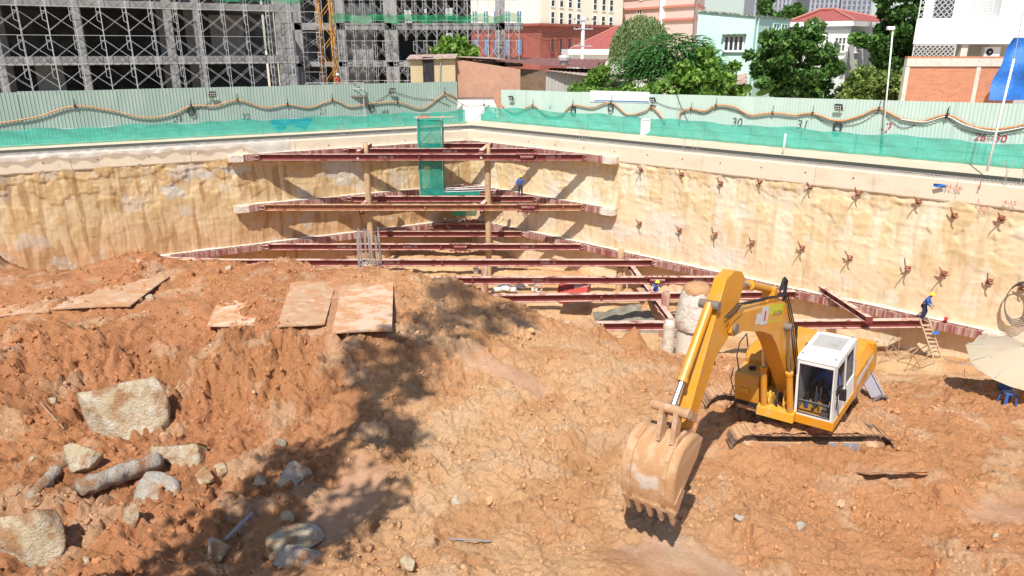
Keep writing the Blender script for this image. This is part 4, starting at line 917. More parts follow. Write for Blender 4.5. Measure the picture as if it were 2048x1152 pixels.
mb = MB(); mb.box(-.55, .58, .3, -.05, 1.05, .45); mb.box(-.62, .58, .45, -.5, 1.05, 1.1); part(mb, 'seat', 'black', cab, bevel=.04)
for q in ((.3, .40, .2, .45, .5, .55), (-.3, .42, .3, .1, .52, .62), (-.3, 1.1, .3, .1, 1.2, .62)): mb = MB(); mb.box(*q); part(mb, 'console', 'black', cab, bevel=.02)
for y, m_ in ((.72, 'chrome'), (.84, 'chrome')):
    mb = MB(); mb.tube([(.62, y, .2), (.42, y, .85)], .014, 6); part(mb, 'travel_lever', m_, cab)
mb = MB(); mb.box(.5, .95, .2, .8, 1.18, .34); part(mb, 'pedal_box', 'rebar', cab)
mb = MB(); mb.lathe([(.05, 0), (.05, .16), (.02, .2)], (.55, .5, .22), 8); part(mb, 'water_bottle', 'tarp', cab)
for s in (.5, 1.12):
    mb = MB(); mb.tube([(.1, s, .6), (.16, s, .86)], .018, 6); part(mb, 'joystick', 'black', cab)
# boom, arm, bucket
YC = -.13
def side_poly(poly, y0_, y1_, name, m_, par=None, bevel=.015):
    mb = MB(); mb.prism(poly, V(1, 0, 0), V(0, 0, 1), V(0, 1, 0), (0, 0, 0), y0_, y1_); return part(mb, name, m_, par, bevel=bevel)
boom = side_poly([(-.12, .48), (.02, 1.2), (.24, 2.1), (.52, 2.78), (.92, 3.36), (1.25, 3.58), (1.7, 3.74), (3.7, 4.36), (4.2, 4.34), (4.28, 4.12), (4.12, 3.96), (3.6, 3.86), (2.45, 3.28), (1.95, 2.96), (1.62, 2.5), (1.2, 1.75), (.78, 1.05), (.42, .36), (.1, .26)], YC-.22, YC+.22, 'boom', 'yellow')
for k in (.14, 4.07):
    z = .5 if k < 1 else 4.14; mb = MB(); mb.lathe([(.12, -.27), (.12, .27)], (k, YC, z), 14, V(0, 1, 0)); part(mb, 'pivot_pin', 'rebar', boom)
# decals on the near side of the boom
def decal(poly, m_, off=.003, nm='decal'):
    mb = MB(); mb.prism(poly, V(1, 0, 0), V(0, 0, 1), V(0, 1, 0), (0, 0, 0), YC+.22+off, YC+.22+off+.002); return part(mb, nm, m_, boom)
def bq(t0, t1, h0, h1):                                                             # patch along the upper boom
    a, d, n_ = V(1.28, 3.0, 0), V(2.5, .98, 0).normalized(), V(-.98, 2.5, 0).normalized()
    return [tuple((a+d*t+n_*h)[:2]) for t, h in ((t0, h0), (t1, h0), (t1, h1), (t0, h1))]
decal(bq(.12, 1.25, .06, .50), 'decal_y', .002); decal(bq(.16, 1.10, .10, .27), 'yellowdirty', .005)
decal(bq(1.10, 1.55, .03, .48), 'decal_w', .006); decal(bq(1.50, 1.85, .06, .32), 'decal_w', .005); decal(bq(1.26, 1.36, .12, .36), 'decal_r', .009)
puttext('01/12/93', .17, EXM @ V(1.62, YC+.235, 3.42), (EXM.to_3x3() @ V(-.93, 0, -.36)), (EXM.to_3x3() @ V(-.36, 0, .93)), M['ink'], EX, 'decal_lettering')
def cyl(a, b, rb, rr, frac, nm, mb_m='yellow'):
    a, b = Vector(a), Vector(b); c_ = a+(b-a)*frac; mb = MB(); mb.tube([a, c_], rb, 12); mb.tube([c_-(b-a).normalized()*.06, c_+(b-a).normalized()*.02], rb*1.2, 12); o_ = part(mb, nm, mb_m)
    mb = MB(); mb.tube([c_, b], rr, 10); part(mb, 'rod', 'chrome', o_); mb = MB(); ax = V(0, 1, 0)
    mb.lathe([(rb*1.15, -.1), (rb*1.15, .1)], b, 10, ax); part(mb, 'rod_eye', 'rebar', o_); return o_
for s in (-1, 1): cyl((1.0, YC+.36*s, .08), (1.12, YC+.32*s, 2.82), .085, .05, .5, 'boom_cylinder')
mb = MB(); mb.lathe([(.1, -.42), (.1, .42)], (1.12, YC, 2.82), 12, V(0, 1, 0)); part(mb, 'cylinder_pin', 'rebar')
mb = MB(); mb.prism([(.82, 0), (1.2, 0), (1.14, .22), (.9, .24)], V(1, 0, 0), V(0, 0, 1), V(0, 1, 0), (0, 0, 0), YC-.5, YC+.5); part(mb, 'cylinder_bracket', 'yellowdirty')
cyl((1.55, YC, 3.98), (3.44, YC, 4.98), .095, .055, .62, 'arm_cylinder')
mb = MB(); mb.prism([(1.3, 3.55), (1.75, 3.72), (1.62, 4.06), (1.48, 4.06)], V(1, 0, 0), V(0, 0, 1), V(0, 1, 0), (0, 0, 0), YC-.16, YC+.16); part(mb, 'cylinder_lug', 'yellow', boom, bevel=.01)
for k in range(3):
    mb = MB(); y = YC+.24+.05*k; mb.tube([(.3, y, 1.0), (.75, y, 2.7), (1.15, y-.05, 3.75), (2.0, y-.15, 3.98), (3.4, y-.2, 4.42), (3.9, y, 4.7), (4.5, y-.05, 4.6)], .015, 6); part(mb, 'hydraulic_hose', 'black')
for s in (0, .1):
    mb = MB(); mb.tube([(1.0-s, YC+.12, 3.45), (.9-s, YC+.14, 3.95), (1.1-s, YC+.16, 4.12), (1.3-s, YC+.15, 3.85)], .03, 6); part(mb, 'hose_loop', 'black')
for k in range(4):
    y = -.6+.2*k; mb = MB(); mb.tube([(.45, y, .1), (.78, y, .5+.06*k), (.95, y+.03, .35), (.92, y+.06, .0)], .032, 6); part(mb, 'valve_hose', 'yellowdirty' if k % 2 else 'black')
mb = MB(); mb.box(.25, -.62, .02, .78, -.36, .42); mb.box(.3, .02, .02, .8, .26, .38); part(mb, 'valve_block', 'yellowdirty', bevel=.02)
mb = MB(); mb.box(-.6, -.62, 0, .2, -.4, .85); mb.box(-.6, .12, 0, .2, .28, .85); part(mb, 'boom_bracket', 'yellowdirty', bevel=.02)
arm = side_poly([(3.30, 5.02), (3.48, 5.26), (3.85, 5.42), (4.28, 5.40), (4.62, 5.0), (6.34, 2.86), (6.36, 2.60), (6.2, 2.50), (6.06, 2.64), (4.78, 3.82), (4.3, 3.94), (3.95, 4.1), (3.62, 4.62)], YC-.14, YC+.14, 'arm', 'yellow')
mb = MB(); mb.tube([(4.6, YC, 4.35), (4.75, YC, 3.9), (4.85, YC+.1, 3.62), (5.1, YC+.1, 3.7)], .03, 6); part(mb, 'arm_hose', 'black', arm)
cyl((4.80, YC, 5.02), (6.58, YC, 3.44), .10, .06, .74, 'bucket_cylinder')
mb = MB(); mb.lathe([(.10, -.22), (.10, .22)], (4.80, YC, 5.0), 12, V(0, 1, 0)); part(mb, 'cylinder_trunnion', 'rebar', arm)
mb = MB(); mb.lathe([(.10, -.42), (.10, .42)], (6.62, YC, 3.46), 12, V(0, 1, 0)); part(mb, 'link_pin', 'mudsteel')
for s in (-1, 1):
    mb = MB(); mb.bar((6.62, YC+.28*s, 3.46), (6.05, YC+.24*s, 2.98), .06, .2); part(mb, 'rocker_link', 'mudsteel')
    mb = MB(); mb.bar((6.62, YC+.16*s, 3.46), (6.86, YC+.16*s, 2.82), .10, .22); part(mb, 'bucket_link', 'mudsteel')
prof = [(6.14, 2.62), (6.32, 2.80), (6.66, 2.86), (7.00, 2.80), (7.24, 2.62), (7.40, 2.32), (7.46, 1.98), (7.46, 1.74), (7.43, 1.60)]
bw0, bw1 = YC-.80, YC+.44
mb = MB(); n = len(prof)                                                             # curved back shell
inn = [(x-.05, z-.0) for x, z in prof]
for y in (bw0, bw1): mb.v += [(x, y, z) for x, z in prof]
for y in (bw0+.04, bw1-.04): mb.v += [(x-.06, y, z-.03) for x, z in prof]
for i in range(n-1):
    mb.f += [(i, i+1, n+i+1, n+i), (2*n+i, 3*n+i, 3*n+i+1, 2*n+i+1)]; mb.m += [0, 0]
mb.f += [(n-1, 2*n-1, 4*n-1, 3*n-1)]; mb.m += [0]
bucket = part(mb, 'bucket', 'bucketm', None, True)
sp_ = prof+[(6.98, 1.98), (6.42, 2.32)]
for y, w_ in ((bw0, .04), (bw1-.04, .04)): side_poly(sp_, y, y+w_, 'side_plate', 'bucketm', bucket)
for y in (bw0-.02, bw1-.02): side_poly([(7.47, 1.84), (7.35, 1.58), (7.02, 1.88), (7.14, 2.04)], y, y+.04, 'side_cutter', 'mudsteel', bucket)
for y in (YC-.26, YC+.18): side_poly([(6.08, 2.42), (6.1, 2.66), (6.35, 2.92), (6.86, 2.96), (7.0, 2.78), (6.6, 2.6)], y, y+.08, 'hinge_ear', 'mudsteel', bucket)
for y in (bw0+.2, bw1-.24):
    mb = MB()
    for i in range(2, n-1): mb.bar((prof[i][0]+.012, y, prof[i][1]+.012), (prof[i+1][0]+.012, y, prof[i+1][1]+.012), .09, .03, up=(1, 0, .3))
    part(mb, 'wear_strip', 'bucketm', bucket)
mb = MB(); mb.box(7.31, bw0, 1.54, 7.46, bw1, 1.62); part(mb, 'lip', 'mudsteel', bucket)
for k in range(5):
    y = bw0+.1+k*(bw1-bw0-.2)/4; mb = MB(); mb.add([(7.47, y-.08, 1.62), (7.47, y+.08, 1.62), (7.30, y+.08, 1.62), (7.30, y-.08, 1.62), (7.40, y-.035, 1.22), (7.40, y+.035, 1.22), (7.33, y+.03, 1.24), (7.33, y-.03, 1.24)], [(0, 1, 2, 3), (4, 7, 6, 5), (0, 4, 5, 1), (1, 5, 6, 2), (2, 6, 7, 3), (3, 7, 4, 0)]); part(mb, 'tooth', 'mudsteel', bucket)
# undercarriage: two tracks along X, half sunk in mud
UC = EXM @ V(-.6, -.1, 0); UA = .03
for s in (-1, 1):
    d = V(math.cos(UA), math.sin(UA), -.02); sd = V(-math.sin(UA), math.cos(UA), 0); c_ = V(UC.x-.1, UC.y, -4.12)+sd*(1.2*s)
    L, R_ = 1.75, .44
    path = []
    for k in range(9): a = math.pi/2+math.pi*k/8; path.append((-L+R_*math.cos(a), R_*math.sin(a)))
    for k in range(1, 14): path.append((-L+2*L*k/14, -R_))
    for k in range(9): a = -math.pi/2+math.pi*k/8; path.append((L+R_*math.cos(a), R_*math.sin(a)))
    for k in range(1, 14): path.append((L-2*L*k/14, R_-.03*math.sin(math.pi*k/14)))
    tr = None; sh = []
    pts = path+[path[0]]; seglen = [math.hypot(pts[i+1][0]-pts[i][0], pts[i+1][1]-pts[i][1]) for i in range(len(path))]; tot = sum(seglen)
    ns = 46
    mb = MB()
    for (xa, za), (xb, zb_) in zip(pts[:-1], pts[1:]):
        p0, p1 = c_+d*xa+V(0, 0, za), c_+d*xb+V(0, 0, zb_); mid = (p0+p1)/2; t_ = (p1-p0).normalized(); mb.bar(p0, p1, .16, .07, up=t_.cross(sd))
    tr = mb.build('track_chain', M['track'], EX, world=True)
    for k in range(ns):
        q = tot*k/ns; i = 0
        while q > seglen[i]: q -= seglen[i]; i += 1
        f = q/seglen[i]; x_ = pts[i][0]+(pts[i+1][0]-pts[i][0])*f; z_ = pts[i][1]+(pts[i+1][1]-pts[i][1])*f
        t_ = (d*(pts[i+1][0]-pts[i][0])+V(0, 0, pts[i+1][1]-pts[i][1])).normalized(); o_ = t_.cross(sd); o_ = o_ if (d*x_+V(0, 0, z_)).dot(o_) > 0 else -o_
        mb = MB(); cc = c_+d*x_+V(0, 0, z_)+o_*.055; mb.obox(cc, (t_, sd, o_), (.10, .3, .018)); mb.obox(cc+o_*.03-t_*.05, (t_, sd, o_), (.026, .3, .02)); mb.build('track_shoe', M['track'], tr, world=True)
    mb = MB(); mb.obox(c_+V(0, 0, -.02), (d, sd, V(0, 0, 1)), (1.55, .16, .22)); fr = mb.build('track_frame', M['mudsteel'], EX, world=True, bevel=.03)
    for k in (-1, 1):
        mb = MB(); mb.lathe([(.36, -.13), (.36, .13)], c_+d*(L*k), 18, sd); mb.lathe([(.18, -.2), (.18, .2)], c_+d*(L*k), 12, sd); mb.build('sprocket' if k > 0 else 'idler', M['mudsteel'], fr, True, world=True)
    mb = MB(); mb.obox(c_-sd*.20+V(.55, 0, .02), (d, sd, V(0, 0, 1)), (.75, .05, .16)); mb.build('guard_plate', M['lilac'], fr, world=True)
    nx_, ny_ = 60, 10; mb = MB()                        # dried mud packed on the upper run
    for i in range(nx_+1):
        for j in range(ny_+1):
            u, w_ = -2.14+4.28*i/nx_, -.30+.62*j/ny_; ed = min(1, 4*min(i/nx_, 1-i/nx_, .3+j/ny_*2, .2+(1-j/ny_)*2)); p = c_+d*u+sd*w_; p.z += R_+.05+.10*ed*(.7+.6*float(pn(np.array([u*4.+s]), np.array([w_*5.]), 3)[0])+.5*float(pn(np.array([u*9.]), np.array([w_*9.+s]), 4)[0])); p.z -= R_+.04-math.sqrt(max(.0, (R_+.04)**2-max(0, abs(u)-L)**2)); mb.v.append(tuple(p))
    for i in range(nx_):
        for j in range(ny_): k = i*(ny_+1)+j; mb.f.append((k, k+ny_+1, k+ny_+2, k+1)); mb.m.append(0)
    mb.build('mud_cake', M['mudcake'], fr, world=True)
mb = MB(); mb.obox(V(UC.x, UC.y, -4.0), (V(1, 0, 0), V(0, 1, 0), V(0, 0, 1)), (.9, 1.1, .22)); mb.build('car_body', M['track'], EX, world=True)

# ------------------------------------------------------------------ people
def skinmesh(name, V_, E_, R_, mt, par, root=0, sub=1):
    me = bpy.data.meshes.new(name); me.from_pydata([tuple(v) for v in V_], E_, []); me.materials.append(mt)
    o = link(name, me, par); m_ = o.modifiers.new('skin', 'SKIN'); m_.use_smooth_shade = True; m_.branch_smoothing = .4
    if not me.skin_vertices: me.update()
    sv = me.skin_vertices[0].data
    for i, r in enumerate(R_): sv[i].radius = (r, r) if not isinstance(r, tuple) else r; sv[i].use_root = (i == root)
    s = o.modifiers.new('sub', 'SUBSURF'); s.levels = s.render_levels = sub
    return o
STAND = dict(pel=(0, 0, .92), waist=(0, 0, 1.08), chest=(.01, 0, 1.28), neck=(.015, 0, 1.44), head=(.03, 0, 1.56), top=(.03, 0, 1.64),
 shL=(0, .17, 1.38), elL=(-.03, .25, 1.12), wrL=(.08, .25, .90), shR=(0, -.17, 1.38), elR=(-.03, -.25, 1.12), wrR=(.08, -.25, .90),
 hiL=(0, .09, .88), knL=(.03, .11, .48), anL=(0, .12, .09), hiR=(0, -.09, .88), knR=(.03, -.11, .48), anR=(0, -.12, .09))
def person(label, loc, yaw, top, trousers, helmet, pose=None, scale=1., tilt=(0, 0), cat='person'):
    P = {k: Vector(v) for k, v in STAND.items()}
    for k, v in (pose or {}).items(): P[k] = Vector(v)
    t = thing('person', label, cat, loc, (tilt[0], tilt[1], yaw)); t.scale = (scale,)*3
    K = ['pel', 'waist', 'chest', 'neck', 'head', 'top', 'shL', 'elL', 'wrL', 'shR', 'elR', 'wrR', 'hiL', 'knL', 'anL', 'hiR', 'knR', 'anR']
    I = {k: i for i, k in enumerate(K)}; vs = [P[k] for k in K]
    rs_ = dict(pel=.12, waist=.11, chest=.13, neck=.055, head=.085, top=.07, shL=.055, elL=.042, wrL=.028, shR=.055, elR=.042, wrR=.028, hiL=.085, knL=.055, anL=.04, hiR=.085, knR=.055, anR=.04)
    R_ = [rs_[k] for k in K]
    es = [(I[a], I[b]) for a, b in (('pel', 'waist'), ('waist', 'chest'), ('chest', 'neck'), ('neck', 'head'), ('head', 'top'), ('chest', 'shL'), ('shL', 'elL'), ('elL', 'wrL'), ('chest', 'shR'), ('shR', 'elR'), ('elR', 'wrR'), ('pel', 'hiL'), ('hiL', 'knL'), ('knL', 'anL'), ('pel', 'hiR'), ('hiR', 'knR'), ('knR', 'anR'))]
    def addv(p, r, par): vs.append(Vector(p)); R_.append(r); es.append((par, len(vs)-1)); return len(vs)-1
    fwd = (P['head']-P['neck']).cross(V(0, 1, 0)); fwd = V(1, 0, 0)
    addv(P['head']+V(.10, 0, -.01), .018, I['head'])                                       # nose
    for s in (-1, 1): addv(P['head']+V(0, .088*s, -.005), .02, I['head'])                   # ears
    for sfx, s in (('L', 1), ('R', -1)):
        w_, e_ = P['wr'+sfx], P['el'+sfx]; d = (w_-e_).normalized(); sd = V(d.z, 0, -d.x); sd = sd.normalized() if sd.length > .1 else V(1, 0, 0)
        pm = addv(w_+d*.06, .032, I['wr'+sfx])
        for k, (o_, L) in enumerate(((-.03, .07), (-.01, .085), (.01, .08), (.03, .06))):
            a = addv(w_+d*.10+sd*o_, .011, pm); addv(w_+d*(.10+L)+sd*o_*1.1+V(0, -.02*s, 0), .009, a)
        a = addv(w_+d*.06+sd*.045, .012, pm); addv(w_+d*.10+sd*.065, .01, a)
        f_ = addv(P['an'+sfx]+V(.13, .01*s, -.05), .04, I['an'+sfx])
    skinmesh('body', vs, es, R_, M['skin'], t)
    kk = ['waist', 'chest', 'neck', 'shL', 'elL', 'wrL', 'shR', 'elR', 'wrR', 'pel']; J = {k: i for i, k in enumerate(kk)}
    rr = dict(waist=.145, chest=.165, neck=.075, shL=.085, elL=.066, wrL=.05, shR=.085, elR=.066, wrR=.05, pel=.15)
    cl = skinmesh('jacket', [P[k] if k != 'neck' else P['neck']-V(0, 0, .02) for k in kk], [(J[a], J[b]) for a, b in (('pel', 'waist'), ('waist', 'chest'), ('chest', 'neck'), ('chest', 'shL'), ('shL', 'elL'), ('elL', 'wrL'), ('chest', 'shR'), ('shR', 'elR'), ('elR', 'wrR'))], [rr[k] for k in kk], top, t, 9)
    kk = ['pel', 'hiL', 'knL', 'anL', 'hiR', 'knR', 'anR']; J = {k: i for i, k in enumerate(kk)}; rr = dict(pel=.135, hiL=.105, knL=.08, anL=.065, hiR=.105, knR=.08, anR=.065)
    skinmesh('trousers', [P[k] for k in kk], [(J[a], J[b]) for a, b in (('pel', 'hiL'), ('hiL', 'knL'), ('knL', 'anL'), ('pel', 'hiR'), ('hiR', 'knR'), ('knR', 'anR'))], [rr[k] for k in kk], trousers, t)
    for sfx in 'LR':
        a = P['an'+sfx]; mb = MB(); mb.tube([a+V(-.05, 0, -.02), a+V(-.03, 0, -.05), a+V(.08, 0, -.055), a+V(.19, 0, -.065)], [.05, .055, .05, .03], 8); mb.build('boot', M['boot'], t, True)
    h = P['head']+V(-.005, 0, .03)
    if helmet:
        mb = MB(); mb.lathe([(.185, 0), (.19, .012), (.128, .03), (.125, .07), (.105, .115), (.06, .145), (.01, .155)], h, 14); mb.build('helmet', helmet, t, True)
    else:
        mb = MB(); mb.lathe([(.09, -.02), (.105, .02), (.095, .07), (.05, .105), (.01, .115)], h-V(.02, 0, 0), 12); mb.build('hair', M['hair'], t, True)
    return t
z2 = TIER[2]
person('worker in blue jacket and yellow helmet standing on a middle level strut', V(atY(1041, 388, 57.7).x, 57.7, z2), math.radians(-100), M['blue'], M['navy'], M['hely'],
 dict(elR=(.05, -.3, 1.14), wrR=(.22, -.33, .98), elL=(-.05, .27, 1.12), wrL=(.05, .22, .95), anL=(-.08, .14, .09)))
c = atY(1849, 630, 37.75)
person('worker in blue jacket and yellow helmet stepping down onto the ladder', V(c.x, 37.8, TIER[3]), math.radians(-35), M['blue'], M['navy'], M['hely'],
 dict(pel=(-.08, 0, .90), waist=(-.02, 0, 1.06), chest=(.08, 0, 1.24), neck=(.16, 0, 1.39), head=(.22, 0, 1.50), top=(.24, 0, 1.58), shL=(.08, .17, 1.33), shR=(.08, -.17, 1.33), elL=(.12, .24, 1.06), wrL=(.28, .2, .92), elR=(.1, -.25, 1.06), wrR=(.26, -.2, .9), hiL=(-.06, .09, .86), hiR=(-.08, -.09, .86), knL=(.08, .1, .48), anL=(-.02, .1, .09), knR=(-.02, -.1, .46), anR=(-.14, -.12, .09)))
c = atY(1311, 585, 44.6)
HELP = V(c.x, 44.6, 0)
person('crouched helper in blue with yellow helmet under a strut', V(c.x, 44.6, -9.42), math.radians(-80), M['blue'], M['blue'], M['hely'],
 dict(chest=(.12, 0, 1.24), neck=(.18, 0, 1.38), head=(.22, 0, 1.48), top=(.23, 0, 1.56), shL=(.1, .17, 1.34), shR=(.1, -.17, 1.34), elL=(.3, .22, 1.2), wrL=(.45, .12, 1.35), elR=(.3, -.22, 1.2), wrR=(.45, -.12, 1.35)))
c = hit(182, 512); c.y += 1.2
person('worker in white helmet mostly hidden behind the left mud crest', V(c.x+.0, c.y+.6, atY(182, 503, c.y+.6).z-1.66), math.radians(-90), M['blue'], M['navy'], M['helw'])
c = atY(677, 172, 63.5)
person('worker in red overalls and white helmet above the left fence', V(c.x, c.y, atY(677, 148, 63.5).z-1.68), math.radians(160), M['redcl'], M['redcl'], M['helw'], dict(elL=(.1, .24, 1.2), wrL=(.3, .1, 1.25)))
# operator seated in the cab
op = person('excavator operator in blue work clothes seated in the white cab', EXM @ V(-.28, .82, -.42), EXR.z, M['blue'], M['navy'], None,
 dict(pel=(0, 0, .92), hiL=(.05, .1, .9), hiR=(.05, -.1, .9), knL=(.48, .14, .98), knR=(.48, -.14, .98), anL=(.72, .14, .68), anR=(.72, -.14, .68), elL=(.08, .3, 1.14), wrL=(.34, .3, 1.16), elR=(.08, -.3, 1.14), wrR=(.34, -.3, 1.16), chest=(-.02, 0, 1.27), shL=(-.02, .17, 1.36), shR=(-.02, -.17, 1.36)), tilt=(EXR.x, EXR.y))

# ------------------------------------------------------------------ buildings beyond the fences
UPV = V(0, 0, 1)
def plane2(pa, Ya, pb, Yb, py=100):
    a, b = atY(pa, py, Ya), atY(pb, py, Yb); m = (b.y-a.y)/(b.x-a.x); return a.y-m*a.x, m
def facepts(cm, px0, px1, z0, z1, off=0):
    """quad on the vertical plane Y=c+mX between two picture columns and two heights"""
    c, m = cm; n = V(m, -1, 0).normalized(); a = onLine(px0, 100, c, m); b = onLine(px1, 100, c, m)
    return [V(a.x, a.y, z0)+n*off, V(b.x, b.y, z0)+n*off, V(b.x, b.y, z1)+n*off, V(a.x, a.y, z1)+n*off], n, (b-a).normalized()
def slab_quad(mb, q, n, th): mb.add([p for p in q]+[p-n*th for p in q], [(0, 1, 2, 3), (7, 6, 5, 4), (0, 4, 5, 1), (1, 5, 6, 2), (2, 6, 7, 3), (3, 7, 4, 0)])
def window(par, cm, px0, px1, py0, py1, nv=1, nh=1, glass='glass', fr='frame', fw=.07, sill=True, shade=None):
    a, b = onLine(px0, py0, *cm), onLine(px1, py1, *cm); z1, z0 = a.z, b.z
    q, n, e = facepts(cm, px0, px1, z0, z1, .03); mb = MB(); slab_quad(mb, q, n, .02); pane = None
    w_ = mb.build('window', M[glass], par, world=True); L = (q[1]-q[0]).length; mb = MB()
    for k in range(nv+1): mb.bar(q[0]+e*(L*k/nv)+n*.04, q[3]+e*(L*k/nv)+n*.04, fw, fw*.9, up=n)
    for k in range(nh+1): mb.bar(q[0]+UPV*((z1-z0)*k/nh)+n*.045, q[1]+UPV*((z1-z0)*k/nh)+n*.045, fw, fw*.9, up=n)
    mb.build('frame', M[fr], w_, world=True)
    if sill: mb = MB(); mb.bar(q[0]-e*.1+n*.08-UPV*.06, q[1]+e*.1+n*.08-UPV*.06, .2, .08); mb.build('sill', M[fr], w_, world=True)
    if shade: mb = MB(); mb.bar(q[3]-e*.2+n*.25+UPV*.12, q[2]+e*.2+n*.25+UPV*.12, .5, .1); mb.build('hood', M[shade], w_, world=True)
    return w_
def mass(par, foot, z0, z1, m_, name='wall'):
    mb = MB(); mb.prism([(p[0], p[1]) for p in foot], V(1, 0, 0), V(0, 1, 0), UPV, (0, 0, 0), z0, z1); return mb.build(name, M[m_], par, world=True)
def P2(px, Y, py=100): p = atY(px, py, Y); return (p.x, p.y)

# unfinished concrete frame, left wing, parallel to the left pit wall
BC, BM = 78.0, .56; eB = -eL
def bl(X_, off=0, z=0): return V(X_, BC+BM*X_, z)+nL*off
t = thing('concrete_building', 'unfinished grey concrete frame building behind scaffolding on the left', 'building', bl(-30))
for z0, z1 in ((.9, 1.5), (5.15, 5.8), (9.4, 9.95), (13.4, 13.9)):
    mb = MB(); mb.bar(bl(-50, -.2, (z0+z1)/2), bl(-18.9, -.2, (z0+z1)/2), .4, z1-z0); mb.build('edge_beam', M['concrete'], t, world=True)
    mb = MB(); mb.bar(bl(-50, -7.5, z1-.13), bl(-18.9, -7.5, z1-.13), 14.2, .24); mb.build('floor_slab', M['concrete'], t, world=True)
for X_, w_ in ((-46.5, .6), (-42.5, .6), (-38.2, .6), (-33.4, .6), (-27.8, .62), (-25.9, .5), (-19.8, 1.3)):
    mb = MB(); c_ = bl(X_, -.32, 7); mb.obox(c_, (eB, nL, UPV), (w_/2, .3, 7)); mb.build('column', M['concrete'], t, world=True)
    mb = MB(); c_ = bl(X_, -6, 7); mb.obox(c_, (eB, nL, UPV), (.35, .35, 6.9)); mb.build('column', M['concrete'], t, world=True)
mb = MB(); mb.bar(bl(-50, -14.4, 7), bl(-18.9, -14.4, 7), .3, 14); mb.build('dark_backing', M['dark'], t, world=True)  # dark backing added so the bays look unlit inside
for q in ((-36.5, -34.8, -4, 3.4), (-24.5, -22, -5, 7.5)): mb = MB(); mb.bar(bl(q[0], q[2], q[3]), bl(q[1], q[2], q[3]), .2, 3.5); mb.build('partition', M['concrete'], t, world=True)
# right wing
RY = 82.0
def rw(px, z, off=0): p = atY(px, 100, RY); return V(p.x, RY-off, z)
t = thing('concrete_building', 'shaded concrete frame wing with brown formwork above the brick shed', 'building', rw(860, 0))
for z0, z1, m_ in ((.8, 1.2, 'concrete'), (4.55, 5.05, 'concrete'), (8.3, 9.0, 'concrete'), (11.75, 12.2, 'form')):
    mb = MB(); mb.bar(rw(560, (z0+z1)/2, -.2), rw(1046, (z0+z1)/2, -.2), .4, z1-z0); mb.build('edge_beam', M[m_], t, world=True)
    mb = MB(); mb.bar(rw(560, z1-.13, -6.2), rw(1040, z1-.13, -6.2), 11.4, .24); mb.build('floor_slab', M['concrete'], t, world=True)
for px, w_, Y_ in ((600, .8, 0), (640, .8, 6), (684, .9, 0), (784, 1.4, 0), (1000, 1.05, 0), (880, .8, 5), (925, .8, 5), (700, .8, 8), (820, .7, 8)):
    c_ = rw(px, 5.9, -Y_-.3); mb = MB(); mb.obox(c_, (V(1, 0, 0), V(0, 1, 0), UPV), (w_/2, .3, 5.85)); mb.build('column', M['concrete'], t, world=True)
mb = MB(); a, b = rw(540, 6, -8), rw(935, 6, -8); mb.bar(a, b, .3, 12); mb.build('dark_backing', M['dark'], t, world=True)  # added dark backing, also fills the gap between the wings with shade
mb = MB(); a, b = rw(688, 6.5, -1.5), rw(742, 6.5, -1.5); mb.bar(a, b, .25, 9); mb.build('shear_wall', M['concrete'], t, world=True)
for px, py in ((829, 35), (1000, 0), (898, 32)):
    pass
for px, py0, py1, wpx in ((816, 20, 46, 14), (898, 16, 32, 14), (851, 18, 26, 5), (899, 66, 78, 13)):
    a = atY(px, py0, RY-.35); b = atY(px, py1, RY-.35); mb = MB(); mb.obox((a+b)/2, (V(1, 0, 0), V(0, 1, 0), UPV), (wpx*.053/2, .03, (a.z-b.z)/2)); mb.build('notice_board', M['decal_w'], t, world=True)
# scaffolding: copies of one frame and one brace
def frame_mesh(h, dpt):
    mb = MB()
    for y in (0, dpt): mb.bar((0, y, 0), (0, y, h), .038, .038)
    for z in (h-.06, h-.38): mb.bar((0, 0, z), (0, dpt, z), .04, .04)
    mb.bar((-.28, 0, h-.06), (.0, 0, h-.06), .035, .035); mb.bar((-.28, 0, h-.38), (0, 0, h-.38), .035, .035); mb.bar((-.28, 0, h-1.0), (-.28, 0, h-.06), .035, .035); mb.bar((-.28, 0, h-1.0), (0, 0, h-1.15), .035, .035)
    return mb.mesh('scaffold_frame', M['galv'])
def brace_mesh(w_, h, dpt):
    mb = MB()
    for y in (0, dpt): mb.bar((0, y, .3), (w_, y, h-.35), .018, .018); mb.bar((0, y+.03, h-.35), (w_, y+.03, .3), .018, .018)
    mb.bar((0, 0, h-.02), (w_, 0, h-.02), .03, .03); mb.bar((w_/2, 0, h/2), (w_/2, dpt, h/2), .02, .02)
    return mb.mesh('cross_brace', M['galv'])
def scaffold(label, org, ex, ey, nb, wd, tiers, h, z0, skip=lambda i, k: False, dpt=1.1):
    t = thing('scaffolding', label, 'scaffolding', org); fm, bm_ = frame_mesh(h, dpt), brace_mesh(wd, h, dpt)
    ang = math.atan2(ex.y, ex.x); Rm = Matrix.Rotation(ang, 4, 'Z')
    inv = Matrix.Translation(Vector(org)).inverted()
    for i in range(nb+1):
        for k in range(tiers):
            if skip(i, k): continue
            mw = Matrix.Translation(Vector(org)+ex*(i*wd)+UPV*(z0+k*h)) @ Rm
            for me in ((fm, bm_) if i < nb else (fm,)):
                o = bpy.data.objects.new(me.name, me); COL.objects.link(o); o.parent = t; o.matrix_local = inv @ mw
    return t
sc1 = scaffold('tall galvanised scaffold covering the left concrete building', bl(-47.5, 1.5), eB, eL, 18, 1.78, 5, 2.05, 1.2)
sc2 = scaffold('galvanised scaffold on the shaded wing above the brick shed', rw(676, 0, 1.7), V(1, 0, 0), V(0, 1, 0), 18, 1.08, 5, 2.0, 1.2, lambda i, k: 5 < i < 8 and k == 2)
